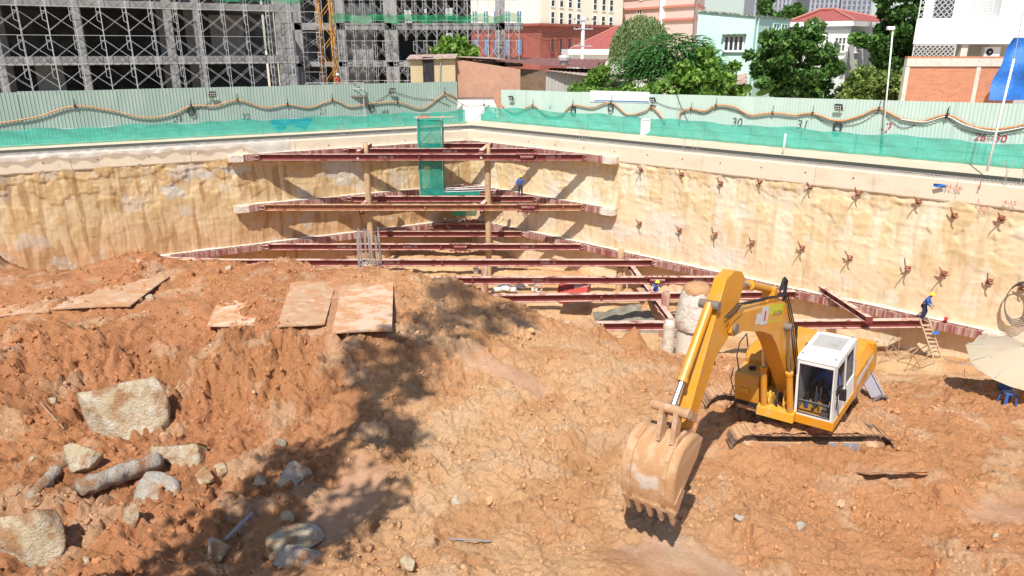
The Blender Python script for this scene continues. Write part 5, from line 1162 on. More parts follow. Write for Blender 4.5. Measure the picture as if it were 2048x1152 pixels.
sc3 = scaffold('narrow white scaffold tower left of the orange mast', V(*P2(606, 68.5), 0), V(1, 0, 0), V(0, 1, 0), 1, 1.6, 6, 1.7, 1.0, dpt=1.4)
def scafnet(par, pts, h):
    mb = MB(); n = len(pts)
    for i, p in enumerate(pts): mb.v += [tuple(Vector(p)+V(0, -.2*math.sin(i*1.7), .06*math.sin(i*2.3))), tuple(Vector(p)+V(0, -.25*math.cos(i*1.3), h*.5)), tuple(Vector(p)+V(0, 0, h+.1*math.sin(i*1.1)))]
    for i in range(n-1):
        for j in range(2): mb.f.append((i*3+j, i*3+3+j, i*3+4+j, i*3+1+j)); mb.m.append(0)
    mb.build('debris_net', M['netscaf'], par, True, world=True)
scafnet(sc2, [rw(672+i*10, 8.75+.35*abs(math.sin(i*.5)), 2.2) for i in range(38)], .75)
scafnet(sc1, [bl(-30+i*.8, 2.9, 10.1-.15*abs(math.sin(i*.6))) for i in range(15)], .5)
# orange mast
c_ = atY(655, 100, 72.5); t = thing('hoist_mast', 'orange lattice hoist mast between the two concrete wings', 'mast', (c_.x, c_.y, 0)); w_ = .62
for sx in (-1, 1):
    for sy_ in (-1, 1): mb = MB(); mb.bar((c_.x+sx*w_, c_.y+sy_*w_, 0), (c_.x+sx*w_, c_.y+sy_*w_, 14), .13, .13); mb.build('mast_leg', M['crane'], t, world=True)
for k in range(9):
    for a, b in (((-1, -1), (1, -1)), ((1, -1), (1, 1)), ((-1, 1), (1, 1)), ((-1, -1), (-1, 1))):
        z = k*1.5; f = (-1)**k; p0 = V(c_.x+a[0]*w_, c_.y+a[1]*w_, z if f > 0 else z+1.5); p1 = V(c_.x+b[0]*w_, c_.y+b[1]*w_, z+1.5 if f > 0 else z)
        mb = MB(); mb.bar(p0, p1, .07, .07); mb.build('lacing', M['crane'], t, world=True)
# platform under the red worker
c_ = atY(672, 176, 63.6); t = thing('work_platform', 'steel work platform just behind the left fence', 'platform', c_)
mb = MB(); zp = atY(677, 148, 63.5).z-1.72; mb.box(c_.x-2.4, 62.9, zp-.12, c_.x+2.6, 64.3, zp); mb.build('deck', M['rebar'], t, world=True)
for x in (-2.2, 0, 2.4): mb = MB(); mb.bar((c_.x+x, 63, 0), (c_.x+x, 63, zp+1.05), .06, .06); mb.build('post', M['galv'], t, world=True)
for z in (.55, 1.02): mb = MB(); mb.bar((c_.x-2.3, 63, zp+z), (c_.x+2.5, 63, zp+z), .05, .05); mb.build('rail', M['galv'], t, world=True)

# cream office block on a maroon base
K1 = plane2(1080, 165, 1242, 182); K2 = plane2(925, 178, 1080, 165)
t = thing('office_building', 'cream office block with tall windows on a maroon base', 'building', V(*P2(1080, 165), 0))
zc = atY(1080, 49, 165).z
ft = [P2(925, 178), P2(1080, 165), P2(1242, 182), P2(1200, 225), P2(960, 225)]
mass(t, ft, zc, 40, 'cream', 'upper_wall'); mass(t, [P2(926, 178.2), P2(1080, 165.3), P2(1240, 182), P2(1200, 224), P2(962, 224)], 0, zc, 'maroon', 'base_wall')
mb = MB()
for a, b in zip(ft[:2], ft[1:3]): mb.bar((a[0], a[1]-.3, zc), (b[0], b[1]-.3, zc), 1.0, .5)
mb.build('cornice', M['maroon'], t, world=True)
for px in (1104, 1121, 1138, 1155, 1187, 1204, 1219):
    k = (px-1080)/160.
    window(t, K1, px-3.6, px+3.6, 21+k*15, 46+k*10, 1, 2, 'glass', 'white', .14); window(t, K1, px-3.6, px+3.6, -16+k*18, 11+k*14, 1, 2, 'glass', 'white', .14)
for px in (1104, 1121, 1138): window(t, K1, px-3.3, px+3.3, 77, 105, 1, 1, 'glass', 'maroon', .2)
for px in (951, 973, 993, 1016, 1039): window(t, K2, px-5, px+5, 22, 46, 2, 2, 'glassb', 'white', .16); window(t, K2, px-5, px+5, 76, 110, 1, 1, 'glassb', 'maroon', .16)
# pink block
K1 = plane2(1243, 212, 1385, 190); K2 = plane2(1385, 190, 1402, 205)
t = thing('apartment_building', 'pink apartment block with salmon bands', 'building', V(*P2(1385, 190), 0))
mass(t, [P2(1243, 212), P2(1385, 190), P2(1402, 205), P2(1390, 240), P2(1240, 245)], 0, 45, 'pink')
for py in (10, 37, -17):
    zb = atY(1385, py, 190).z; mb = MB(); a, b, c_ = [V(*P2(p, Y), zb) for p, Y in ((1243, 211.6), (1385.5, 189.6), (1402.5, 204.6))]
    mb.bar(a, b, .5, .55); mb.bar(b, c_, .5, .55); mb.build('band', M['salmon'], t, world=True)
mb = MB(); a = V(*P2(1384, 189), 0); mb.bar(a, a+V(0, 0, 40), .35, .35); mb.build('downpipe', M['rebar'], t, world=True)
for px0, px1, py0, py1 in ((1271, 1280, 20, 29), (1275, 1281, -6, 1)): window(t, K1, px0, px1, py0, py1, 2, 1, 'glass', 'white', .2)
a, b = V(*P2(1316, 200), 6), V(*P2(1321, 199.3), 6); mb = MB(); mb.obox(V((a.x+b.x)/2, 199.4, 20), (V(1, 0, 0), V(0, 1, 0), UPV), (.6, .6, 20)); mb.build('pilaster', M['whitebldg'], t, world=True)
# red hipped house behind the sheds
t = thing('house', 'low white house with red hipped roof behind the rusty shed', 'house', V(*P2(1190, 112), 0))
A, B, C_, D_ = [atY(*p) for p in ((1140, 98, 108), (1300, 98, 108), (1300, 94, 122), (1150, 94, 122))]; z_ = A.z
ap, ap2 = atY(1233, 53, 115), atY(1262, 56, 115); mb = MB(); mb.add([A, V(B.x, B.y, z_), V(C_.x, C_.y, z_), V(D_.x, D_.y, z_), ap, ap2], [(0, 1, 5, 4), (1, 2, 5), (2, 3, 4, 5), (3, 0, 4), (3, 2, 1, 0)]); rf = mb.build('roof', M['roof'], t, world=True)
mb = MB(); mb.tube([A, ap, ap2], .16, 6); mb.build('ridge', M['roofrim'], rf, world=True)
mb = MB(); mb.box(A.x-.3, A.y-.25, z_-.75, B.x, D_.y, z_-.02); mb.build('eave', M['white'], t, world=True); mb = MB(); mb.box(A.x+.5, A.y+.4, 0, B.x-.5, D_.y-.4, z_-.75); mb.build('wall', M['white'], t, world=True)
# brick shed
t = thing('brick_shed', 'old orange brick shed with low maroon sheet roof', 'shed', V(*P2(980, 71), 0))
yb = 71.0; A, B = atY(908, 118, yb), atY(1036, 138, yb)
o_ = MB().prism([(A.x, 0), (B.x, 0), (B.x, B.z), (A.x, A.z)], V(1, 0, 0), UPV, V(0, 1, 0), (0, 0, 0), yb, yb+.3).build('front_wall', M['brick'], t, world=True)
C_ = atY(1092, 141, 73.2); MB().prism([(B.x-.2, 0), (C_.x, 0), (C_.x, C_.z), (B.x-.2, B.z)], V(1, 0, 0), UPV, V(0, 1, 0), (0, 0, 0), 73.2, 73.5).build('mossy_wall', M['brickdark'], t, world=True)
MB().obox(V(B.x, yb+.2, B.z/2), (V(1, 0, 0), V(0, 1, 0), UPV), (.22, .25, B.z/2-.02)).build('brick_pier', M['brick'], t, world=True)
q = [atY(906, 117, 70.7), atY(1206, 140, 74.5), atY(1214, 119.5, 92), atY(958, 113.5, 90)]; mb = MB(); nn = 40
for i in range(nn+1):
    f = i/nn; a, b = q[0].lerp(q[1], f), q[3].lerp(q[2], f); zz = .06*(i % 2); mb.v += [tuple(a+V(0, 0, zz)), tuple(b+V(0, 0, zz))]
for i in range(nn): mb.f.append((2*i, 2*i+2, 2*i+3, 2*i+1)); mb.m.append(0)
mb.build('roof_sheet', M['sheetred'], t, world=True)
q2 = [atY(910, 116.5, 70.9), atY(1010, 121.5, 72.6), atY(985, 117.0, 78), atY(935, 115, 78)]; mb = MB(); mb.add([p+V(0, 0, .14) for p in q2]+[p+V(0, 0, .10) for p in q2], [(0, 1, 2, 3), (7, 6, 5, 4), (0, 4, 5, 1), (1, 5, 6, 2), (2, 6, 7, 3), (3, 7, 4, 0)]); mb.build('roof_sheet_pale', M['sheetrust'], t, world=True)
v_ = atY(1128, 126, 78); mb = MB(); mb.lathe([(.38, -.3), (.38, .1), (.62, .25), (.66, .55), (.5, .75), (.12, .85)], v_, 12); mb.build('roof_ventilator', M['galv'], t, world=True)
A, B = atY(820, 120, 70.4), atY(910, 119, 70.4)
mb = MB(); mb.prism([(A.x, 0), (B.x, 0), (B.x, B.z), (A.x, A.z)], V(1, 0, 0), UPV, V(0, 1, 0), (0, 0, 0), 70.4, 70.7); mb.build('plaster_wall', M['plaster'], t, world=True)
mb = MB(); mb.obox(atY(857, 150, 70.3), (V(1, 0, 0), V(0, 1, 0), UPV), (.5, .05, 1.6)); mb.build('doorway_cloth', M['black'], t, world=True)
mb = MB(); mb.tube([atY(881, 125, 70.3), atY(880, 168, 70.3)], .07, 6); mb.build('drain_pipe', M['rebarpale'], t, world=True)
mb = MB(); a, b = A+V(-.3, -.4, .1), B+V(.1, -.4, .15); mb.add([a, b, b+V(0, 3, .35), a+V(0, 3, .35), a-UPV*.06, b-UPV*.06, b+V(0, 3, .29), a+V(0, 3, .29)], [(0, 1, 2, 3), (7, 6, 5, 4), (0, 4, 5, 1), (1, 5, 6, 2), (2, 6, 7, 3), (3, 7, 4, 0)]); mb.build('lean_to_roof', M['sheetrust'], t, world=True)
# small metal shed
t = thing('metal_shed', 'grey sheet metal shed with rusty sloping roof beside the brick shed', 'shed', V(*P2(1130, 72), 0))
a, b = atY(1092, 143, 72), atY(1172, 146, 72); mb = MB(); nn = 24
for i in range(nn+1): p = a.lerp(b, i/nn); mb.v += [(p.x, p.y-.05*(i % 2), 0), (p.x, p.y-.05*(i % 2), p.z)]
for i in range(nn): mb.f.append((2*i, 2*i+2, 2*i+3, 2*i+1)); mb.m.append(0)
mb.build('sheet_wall', M['sheetgrey'], t, world=True)
q = [atY(1090, 141, 71.6), atY(1262, 165, 69.8), atY(1222, 138, 80), atY(1100, 136.5, 80)]; mb = MB(); nn = 36
for i in range(nn+1): f = i/nn; k = .05*(i % 2); mb.v += [tuple(q[0].lerp(q[1], f)+V(0, 0, k)), tuple(q[3].lerp(q[2], f)+V(0, 0, k))]
for i in range(nn): mb.f.append((2*i, 2*i+2, 2*i+3, 2*i+1)); mb.m.append(0)
mb.build('roof_sheet', M['sheetrust'], t, world=True)
mb = MB(); a = atY(1172, 170, 72.6); b = atY(1255, 170, 74); mb.bar(V(a.x, a.y, 2), V(b.x, b.y, 2), .2, 4); mb.build('shaded_wall', M['dark'], t, world=True)  # shade below the roof put into the wall colour
# white wall stub between the fences
t = thing('boundary_wall', 'low peeling white wall between the two sheet fences', 'wall', V(*P2(948, 69.3), 0))
a, b = atY(911, 196, 69.5), atY(986, 199, 69.0); mb = MB(); mb.prism([(a.x, 0), (b.x+.5, 0), (b.x+.5, .9), (b.x, a.z-.1), (a.x, a.z)], V(1, 0, 0), UPV, V(0, 1, 0), (0, 0, 0), 69.2, 69.4); mb.build('panel', M['white'], t, world=True)
mb = MB(); mb.box(a.x, 69.1, a.z, b.x, 69.5, a.z+.08); mb.build('coping', M['rebar'], t, world=True)
# mint house
K1 = plane2(1391, 66, 1505, 64); K2 = plane2(1505, 64, 1574, 73)
t = thing('mint_house', 'pale mint rendered house with barred window', 'house', V(*P2(1505, 64), 0))
ft = [P2(1391, 66), P2(1505, 64), P2(1574, 73), P2(1560, 80), P2(1391, 80)]
tops = [atY(1391, 23, 66).z, atY(1505, 33, 64).z, atY(1574, 41, 73).z]
mb = MB(); tz_ = tops+[tops[2], tops[0]]; n = 5
mb.add([(x, y, 0) for x, y in ft]+[(x, y, z) for (x, y), z in zip(ft, tz_)], [tuple(range(4, -1, -1)), tuple(range(5, 10))]+[(i, (i+1) % 5, (i+1) % 5+5, i+5) for i in range(5)]); mb.build('wall', M['mint'], t, world=True)
mb = MB()
for i in range(2): mb.bar(V(*ft[i], tz_[i]+.05), V(*ft[i+1], tz_[i+1]+.05), .3, .14)
mb.build('parapet_cap', M['mould'], t, world=True)
window(t, K1, 1447.5, 1485.5, 72, 102, 4, 1, 'glass', 'white', .13, True, 'mould')
window(t, K2, 1540, 1552, 46, 60, 2, 1, 'glass', 'mint', .1); window(t, K2, 1556, 1568, 47, 60, 2, 1, 'glass', 'mint', .1)
c_ = V(*P2(1510, 64.6), 0); mb = MB(); mb.tube([c_+V(0, -.15, 0), c_+V(0, -.15, 8.8)], .07, 6); mb.build('drain_pipe', M['mint'], t, world=True)
a, b = atY(1443, 158, 61), atY(1497, 153, 61); a2, b2 = atY(1448, 150, 65.4), atY(1494, 146, 64.2)
t2 = thing('lean_to', 'small grey lean-to roof at the foot of the mint house', 'shed', V(a.x, 62, 0)); mb = MB(); mb.add([a-UPV*.9, b-UPV*.6, b2, a2, a-UPV*1.0, b-UPV*.7, b2-UPV*.1, a2-UPV*.1], [(0, 1, 2, 3), (7, 6, 5, 4), (0, 4, 5, 1), (1, 5, 6, 2), (2, 6, 7, 3), (3, 7, 4, 0)]); mb.build('roof_sheet', M['sheetrust'], t2, world=True)
mb = MB(); mb.box(a.x+.1, 61.2, 0, b.x-.1, 61.35, a.z-1.3); mb.build('dark_front', M['dark'], t2, world=True)
# house with red hipped roof, lit side coloured white, shaded side grey
K1 = plane2(1574, 76, 1697, 72); K2 = plane2(1697, 72, 1792, 80)
t = thing('house', 'two storey house with red tiled hip roof, white on its lit side, grey on its shaded side', 'house', V(*P2(1697, 72), 0)); ez = atY(1697, 52, 72).z
ft = [P2(1574, 76), P2(1697, 72), P2(1792, 80), P2(1760, 88), P2(1590, 88)]
mass(t, ft, 0, ez, 'shadedhouse')  # shade of the right face put into the grey wall colour
q, n, e = facepts(K1, 1574, 1697, ez-3.2, ez-.3, .03); mb = MB(); slab_quad(mb, q, n, .04); mb.build('white_render', M['whitebldg'], t, world=True)  # white skin gives the front-lit face its brightness by colour
ov = [(x+(x-33)*.06, y+(y-80)*.07) for x, y in ft]; mass(t, ov, ez, ez+.45, 'whitebldg', 'eave')
ap = [atY(1640, 20, 79), atY(1668, 19, 80)]; top_ = ez+.46; mb = MB(); vs = [V(x, y, top_) for x, y in ov]+ap
mb.add(vs, [(0, 1, 6, 5), (1, 2, 6), (2, 3, 6), (3, 4, 5, 6), (4, 0, 5), (4, 3, 2, 1, 0)]); rf = mb.build('roof', M['roof'], t, world=True)
for i, j in ((0, 5), (1, 6), (2, 6), (5, 6)): mb = MB(); mb.tube([vs[i]+UPV*.05, vs[j]+UPV*.05], .14, 6); mb.build('ridge', M['roofrim'], rf, world=True)
window(t, K2, 1709, 1716, 75, 104, 2, 1, 'glass', 'white', .08); q, n, e = facepts(K2, 1710, 1719, 8.0, 8.0, .05)
c_ = onLine(1714.5, 71, *K2); mb = MB(); mb.lathe([(.42, 0), (.42, .08)], c_+n*.02, 14, n); mb.build('arched_head', M['white'], t, world=True); mb = MB(); mb.lathe([(.26, 0), (.26, .05)], c_+n*.1, 14, n); mb.build('arched_pane', M['glass'], t, world=True)
window(t, K2, 1762, 1772, 64, 106, 1, 1, 'glass', 'white', .1); window(t, K1, 1668, 1690, 75, 103, 3, 2, 'glass', 'white', .1); window(t, K1, 1610, 1632, 75, 103, 3, 2, 'glass', 'white', .1)
# white house with lattice balcony on the right
K = (57.0, 0.0); t = thing('white_house', 'white house with lattice balcony at the right frame edge', 'house', V(*P2(1940, 57), 0))
def hz(px, py, Y): return atY(px, py, Y)
a, b = hz(1834, 38, 57), hz(2120, 88, 57)
mass(t, [(a.x, 57), (b.x, 57), (b.x+4, 66), (a.x*66/57+.6, 66)], b.z, a.z, 'whitebldg', 'balcony_wall')
mass(t, [((a.x+.3)*58.6/57, 58.6), (b.x, 58.6), (b.x+3, 66), ((a.x+.6)*66/57, 66)], 0, b.z-.002, 'sheetgrey', 'lower_wall')
mass(t, [((a.x+.4)*60.5/57, 60.5), (b.x, 60.5), (b.x+3, 66), ((a.x+.8)*66/57, 66)], a.z, a.z+5, 'whitebldg', 'upper_wall')
c_ = hz(1996, 30, 57.2); mb = MB(); mb.box(c_.x, 57.02, a.z, c_.x+3.5, 60.4, a.z+4.5); mb.build('corner_pier', M['whitebldg'], t, world=True)
mb = MB(); d0 = hz(1866, 34, 60.4); mb.box(d0.x, 60.40, a.z, d0.x+1.5, 60.48, a.z+2.1); mb.build('door', M['glass'], t, world=True)
def lattice(px0, px1, py0, py1, Y, par, sp=.42):
    p0, p1 = hz(px0, py1, Y), hz(px1, py0, Y); W, H = p1.x-p0.x, p1.z-p0.z; mb = MB(); k = -H
    while k < W:
        for s in (1, -1):
            pts = []
            x0_, x1_ = (k, k+H) if s > 0 else (k+H, k)
            t0, t1 = 0., 1.
            for t_ in (0, 1): pass
            dx = x1_-x0_; lo, hi = sorted(((0-x0_)/dx, (W-x0_)/dx)); lo, hi = max(lo, 0), min(hi, 1)
            if hi-lo > .02: mb.bar((p0.x+x0_+dx*lo, Y, p0.z+H*lo), (p0.x+x0_+dx*hi, Y, p0.z+H*hi), .035, .035, up=(0, 1, 0))
        k += sp
    for z in (0, H): mb.bar((p0.x, Y, p0.z+z), (p1.x, Y, p0.z+z), .06, .06)
    for x in (0, W): mb.bar((p0.x+x, Y, p0.z), (p0.x+x, Y, p1.z), .06, .06)
    mb.build('lattice_screen', M['frame'], par, world=True)
lattice(1836, 1996, -40, 37, 57.1, t); lattice(1824, 1912, 90, 116, 56.6, t, .34)
mb = MB(); p = hz(1922, 102, 57.6); mb.box(p.x-.25, 57.2, 0, p.x+.25, 57.9, b.z-.01); mb.build('pillar', M['concretepale'], t, world=True)
p = hz(1983, 104, 57.6); tt = thing('air_conditioner', 'white outdoor air conditioner unit under the white balcony', 'air conditioner', p)
mb = MB(); mb.box(p.x-.6, 57.5, p.z-.36, p.x+.6, 57.95, p.z+.36); mb.build('case', M['white'], tt, world=True, bevel=.02); mb = MB(); mb.lathe([(.27, 0), (.27, .02)], (p.x-.2, 57.5, p.z), 16, V(0, -1, 0)); mb.build('fan_grille', M['black'], tt, world=True); mb = MB(); mb.lathe([(.06, 0), (.06, .02)], (p.x-.2, 57.47, p.z), 8, V(0, -1, 0)); mb.build('fan_hub', M['white'], tt, world=True)
t = thing('brick_wall', 'orange brick boundary wall with concrete top beam below the white house', 'wall', V(*P2(1910, 52), 0))
a, b = hz(1813, 132, 52), hz(2028, 195, 52); a.z = hz(1813, 133, 52).z
mb = MB(); mb.box(a.x, 52, 0, b.x, 52.22, a.z); mb.build('brickwork', M['brick2'], t, world=True)
mb = MB(); mb.box(a.x-.05, 51.9, a.z, b.x+.1, 52.3, a.z+.52); mb.build('top_beam', M['concretepale'], t, world=True, bevel=.02)
mb = MB(); mb.box(a.x-.05, 51.95, a.z+.522, b.x+.1, 52.3, a.z+.66); mb.build('brick_coping', M['brick2'], t, world=True)
for px in (1814, 1956): p = hz(px, 150, 51.9); mb = MB(); mb.box(p.x-.14, 51.94, 0, p.x+.14, 52.28, a.z-.002); mb.build('pier', M['concretepale'], t, world=True)
# blue tarp hung at the frame edge
mb = MB(); nx_, nz_ = 14, 14; p0, p1 = hz(2028, 75, 49.5), hz(2110, 200, 49.5)
for i in range(nx_+1):
    for j in range(nz_+1):
        f, g = i/nx_, j/nz_; x = p0.x+(p1.x-p0.x)*f-(.9*g if i == 0 else .9*g*(1-f)); mb.v.append((x, 49.5+.25*math.sin(f*9+g*3)+.15*math.sin(g*11), p0.z+(p1.z-p0.z)*g))
for i in range(nx_):
    for j in range(nz_): k = i*(nz_+1)+j; mb.f.append((k, k+nz_+1, k+nz_+2, k+1)); mb.m.append(0)
tag(mb.build('tarpaulin', M['tarp'], None, True), 'bright blue tarpaulin hanging at the right frame edge', 'tarpaulin')
# far towers
def tower(px0, px1, Y, label, strips):
    a, b = atY(px0, 60, Y), atY(px1, 60, Y); t = thing('tower_block', label, 'tower', (a.x, Y, 0), group='far grey tower blocks'); mb = MB(); mb.box(a.x, Y, 0, b.x, Y+30, 150); mb.build('wall', M['tower'], t, world=True)
    mb = MB(); W = b.x-a.x
    for k in range(strips):
        x = a.x+W*(k+.25)/strips
        for z in range(10, 148, 4): mb.box(x, Y-.2, z, x+W*.5/strips, Y+.3, z+2.6)
    stuff(mb.build('windows', M['towerw'], t, world=True))
    for k in range(strips+1): mb = MB(); x = a.x+W*k/strips; mb.box(x-.8, Y-1.2, 0, x+.8, Y, 150); mb.build('pier', M['tower'], t, world=True)
tower(1505, 1540, 640, 'far grey tower block left of a second one above the mint house', 4); tower(1542, 1573, 610, 'far grey tower block closest to the mint house roof', 4); tower(1614, 1668, 620, 'far tower block behind the red hip roof apex', 6); tower(1676, 1735, 640, 'far tower block right of the red hip roof apex', 6)
tower(1594, 1612, 900, 'distant narrow pale tower block', 2)

# ------------------------------------------------------------------ trees and plants
def leaves(cent, n, size, m_, name, par, seed, elong=1.6, droop=0., spread=.5, up=.4):
    r = np.random.RandomState(seed); cent = np.asarray(cent, float); k = r.randint(0, len(cent), n); rad = cent[k, 3:4]
    d = r.randn(n, 3); d /= np.linalg.norm(d, axis=1, keepdims=True); p = cent[k, :3]+d*rad*(r.rand(n, 1)**spread)*np.array([1, 1, .75])
    u = r.randn(n, 3)+d*.8; u[:, 2] -= droop; u /= np.linalg.norm(u, axis=1, keepdims=True)
    w_ = r.randn(n, 3); w_[:, 2] += up; w_ = np.cross(u, w_); w_ /= np.linalg.norm(w_, axis=1, keepdims=True)
    s = size*(.6+.8*r.rand(n, 1)); a = u*s*elong/2; b = w_*s/2
    nr = np.cross(u, w_)*s*.12
    v = np.stack([p-a, p-b*.9+nr, p+a, p+b*.9+nr], 1).reshape(-1, 3); f = np.arange(n*4).reshape(n, 4)
    return link(name, npmesh(name, v, f, M[m_]), par, world=True)
def clumps(c, rx, ry, rz, n, rmin, rmax, seed, low=-.8):
    r = np.random.RandomState(seed); o = []
    while len(o) < n:
        d = r.randn(3); d /= np.linalg.norm(d)
        if d[2] < low: continue
        q = (.35+.65*r.rand()**.5)*(1+.18*r.randn()); o.append((c[0]+d[0]*rx*q, c[1]+d[1]*ry*q, c[2]+d[2]*rz*q, rmin+(rmax-rmin)*r.rand()))
    return o
def tree(label, base, c, rx, ry, rz, m_, n, size, seed, name='tree', nc=46, trunk=.2, group=None, elong=1.6, cr=(.45, .95), low=-.8, up=.4):
    t = thing(name, label, 'tree' if 'tree' in name or 'willow' in name else 'plant', base, group=group); cl = clumps(c, rx, ry, rz, nc, cr[0], cr[1], seed, low)
    mb = MB(); b = Vector(base); top_ = Vector(c); mb.tube([b, b.lerp(top_, .5)+V(.1, 0, 0), top_], [trunk, trunk*.8, trunk*.4], 8)
    for q in cl[::2]: p = Vector(q[:3]); mb.tube([b.lerp(top_, rnd.uniform(.45, .9)), b.lerp(top_, .9).lerp(p, .5)-V(0, 0, .1), p], [trunk*.35, trunk*.2, .02], 5)
    mb.build('trunk', M['bark'], t, True, world=True); leaves(cl, n, size, m_, 'crown', t, seed+1, elong, up=up); return t
tree('dark glossy round tree right of the mint house', (21.8, 58, 0), (21.8, 58, 5.0), 3.2, 2.6, 3.0, 'leafA', 11000, .30, 5, 'broadleaf_tree', 70, low=-.95, up=1.2)
tree('tall dark tree between the red roofed house and the brick wall', (35.6, 70, 0), (35.4, 70, 7.2), 2.9, 2.6, 6.8, 'leafA', 14000, .34, 15, 'broadleaf_tree', 95, low=-.95, up=.8)
tree('light green leafy tree in front of the feathery tree', (15.6, 60.5, 0), (15.4, 60.5, 3.6), 3.6, 1.8, 1.9, 'leafD', 7000, .30, 25, 'broadleaf_tree', 50, low=-.95)
tree('small bright tree behind the brick shed roof', (-5.3, 77, 0), (-5.4, 77, 6.0), 2.1, 1.6, 1.1, 'leafD', 3600, .30, 35, 'broadleaf_tree', 34, .12)
c_ = atY(1198, 162, 68.6); tree('thin sapling in front of the grey metal shed', (c_.x, c_.y, 0), (c_.x, c_.y, c_.z+.2), .8, .7, 1.2, 'leafD', 1100, .28, 45, 'young_tree', 14, .05)
c_ = atY(1170, 176, 68.6); tree('low leafy shrub at the foot of the metal shed', (c_.x, c_.y, 0), (c_.x, c_.y, c_.z-.2), 1.2, .8, .7, 'leafD', 900, .26, 46, 'shrub', 12, .04)
for k, (px, py, rx) in enumerate(((1700, 180, 1.2), (1745, 165, 1.3), (1785, 178, 1.1), (1722, 160, .7), (1802, 170, .8))):
    c_ = atY(px, py, 57.5); tree('yellowish shrub behind the right fence, %s from the left' % ordn[k], (c_.x, c_.y, 0), (c_.x, c_.y, c_.z-.2), rx, .9, 1.1, 'leafE', 1500, .2, 55+k, 'shrub', 18, .05, 'shrubs behind the right fence')
for k, (px, py) in enumerate(((1240, 182), (1285, 181), (1400, 184))):
    c_ = atY(px, py, 62.5-(px-1240)*.02); tree('low hedge shrub just above the right fence, %s from the left' % ordn[k], (c_.x, c_.y, 0), (c_.x, c_.y, c_.z-.2), 1.6, .6, .5, 'leafD', 900, .2, 65+k, 'shrub', 12, .04, 'low hedge shrubs above the right fence')
for k, (px, Y_, py, rz) in enumerate(((1533, 120, 18, 2.6), (1572, 118, 26, 1.6), (1592, 119, 28, 1.4))):
    c_ = atY(px, py, Y_); tree('pointed dark tree above the mint house, %s from the left' % ordn[k], (c_.x, c_.y, 0), (c_.x, c_.y, c_.z-.5), 1.3, 1.2, rz, 'leafA', 1600, .42, 75+k, 'roadside_tree', 26, .15, 'pointed trees above the mint house')
# feathery tree: arching fronds with leaflets
def feathery(label, base, c, rx, ry, rz, nf, seed):
    t = thing('feathery_tree', label, 'tree', base); r = np.random.RandomState(seed); mb = MB(); b, top_ = Vector(base), Vector(c)
    mb.tube([b, b.lerp(top_, .6), top_+V(0, 0, rz*.5)], [.22, .16, .06], 8); P_, U_, S_ = [], [], []
    for k in range(nf):
        d = r.randn(3); d[2] = abs(d[2])*.9-.35; d /= np.linalg.norm(d); q = .45+.6*r.rand()
        s = np.array(c)+d*np.array([rx, ry, rz])*q; out = np.array([d[0]+.2*r.randn(), d[1]+.2*r.randn(), .25]); out /= np.linalg.norm(out); L = .9+.7*r.rand()
        if k % 6 == 0: mb.tube([top_, Vector(s)], [.05, .02], 4)
        side = np.cross(out, [0, 0, 1]); side /= np.linalg.norm(side)
        for i in range(12):
            f = i/11; p = s+out*L*f+np.array([0, 0, -.75*L*f*f])
            for sg in (-1, 1): P_.append(p+side*sg*.15); U_.append(side*sg+out*.5+np.array([0, 0, -.35])); S_.append(.36*(1-.5*f))
    P_, U_, S_ = np.array(P_), np.array(U_), np.array(S_)[:, None]; U_ /= np.linalg.norm(U_, axis=1, keepdims=True); W_ = np.cross(U_, np.array([0, 0, 1.])+.4*r.randn(*U_.shape)); W_ /= np.linalg.norm(W_, axis=1, keepdims=True)
    n = len(P_); v = np.stack([P_-U_*S_*.5, P_-W_*S_*.28, P_+U_*S_*.5, P_+W_*S_*.28], 1).reshape(-1, 3)
    link('crown', npmesh('crown', v, np.arange(n*4).reshape(n, 4), M['leafB']), t, world=True); mb.build('trunk', M['bark'], t, True, world=True); return t
feathery('wide feathery green tree left of the mint house', (13.5, 64.5, 0), (13.6, 64.5, 4.6), 4.2, 2.4, 3.1, 1100, 4)
# willow: hanging strands
t = thing('willow_tree', 'grey green weeping willow left of the feathery tree', 'tree', (11.4, 72, 0)); r = np.random.RandomState(8); P_, U_, S_ = [], [], []; mb = MB(); mb.tube([(11.4, 72, 0), (11.3, 72, 4), (11.5, 72, 7)], [.25, .2, .08], 8)
for k in range(620):
    a = r.rand()*6.283; q = r.rand()**.5; x, y = 11.4+2.6*q*math.cos(a)+(.5*q), 72+2.2*q*math.sin(a); z = 7.0+2.3*math.sqrt(max(0, 1-q*q))*(.75+.25*r.rand())+(.7 if x > 11.5 else -.6)*q*.8; L = 1.2+2.6*r.rand()
    if k % 40 == 0: mb.tube([(11.4, 72, 6), (x, y, z)], [.06, .02], 4)
    dr = np.array([.12*math.cos(a), .12*math.sin(a), -1.])
    for i in range(int(L/.16)): P_.append(np.array([x, y, z])+dr*(i*.16)+r.randn(3)*.05); U_.append(dr+r.randn(3)*.35); S_.append(.26)
P_, U_, S_ = np.array(P_), np.array(U_), np.array(S_)[:, None]; U_ /= np.linalg.norm(U_, axis=1, keepdims=True); W_ = np.cross(U_, r.randn(*U_.shape)); W_ /= np.linalg.norm(W_, axis=1, keepdims=True); n = len(P_)
link('crown', npmesh('crown', np.stack([P_-U_*S_*.6, P_-W_*S_*.2, P_+U_*S_*.6, P_+W_*S_*.2], 1).reshape(-1, 3), np.arange(n*4).reshape(n, 4), M['leafC']), t, world=True); mb.build('trunk', M['bark'], t, True, world=True)
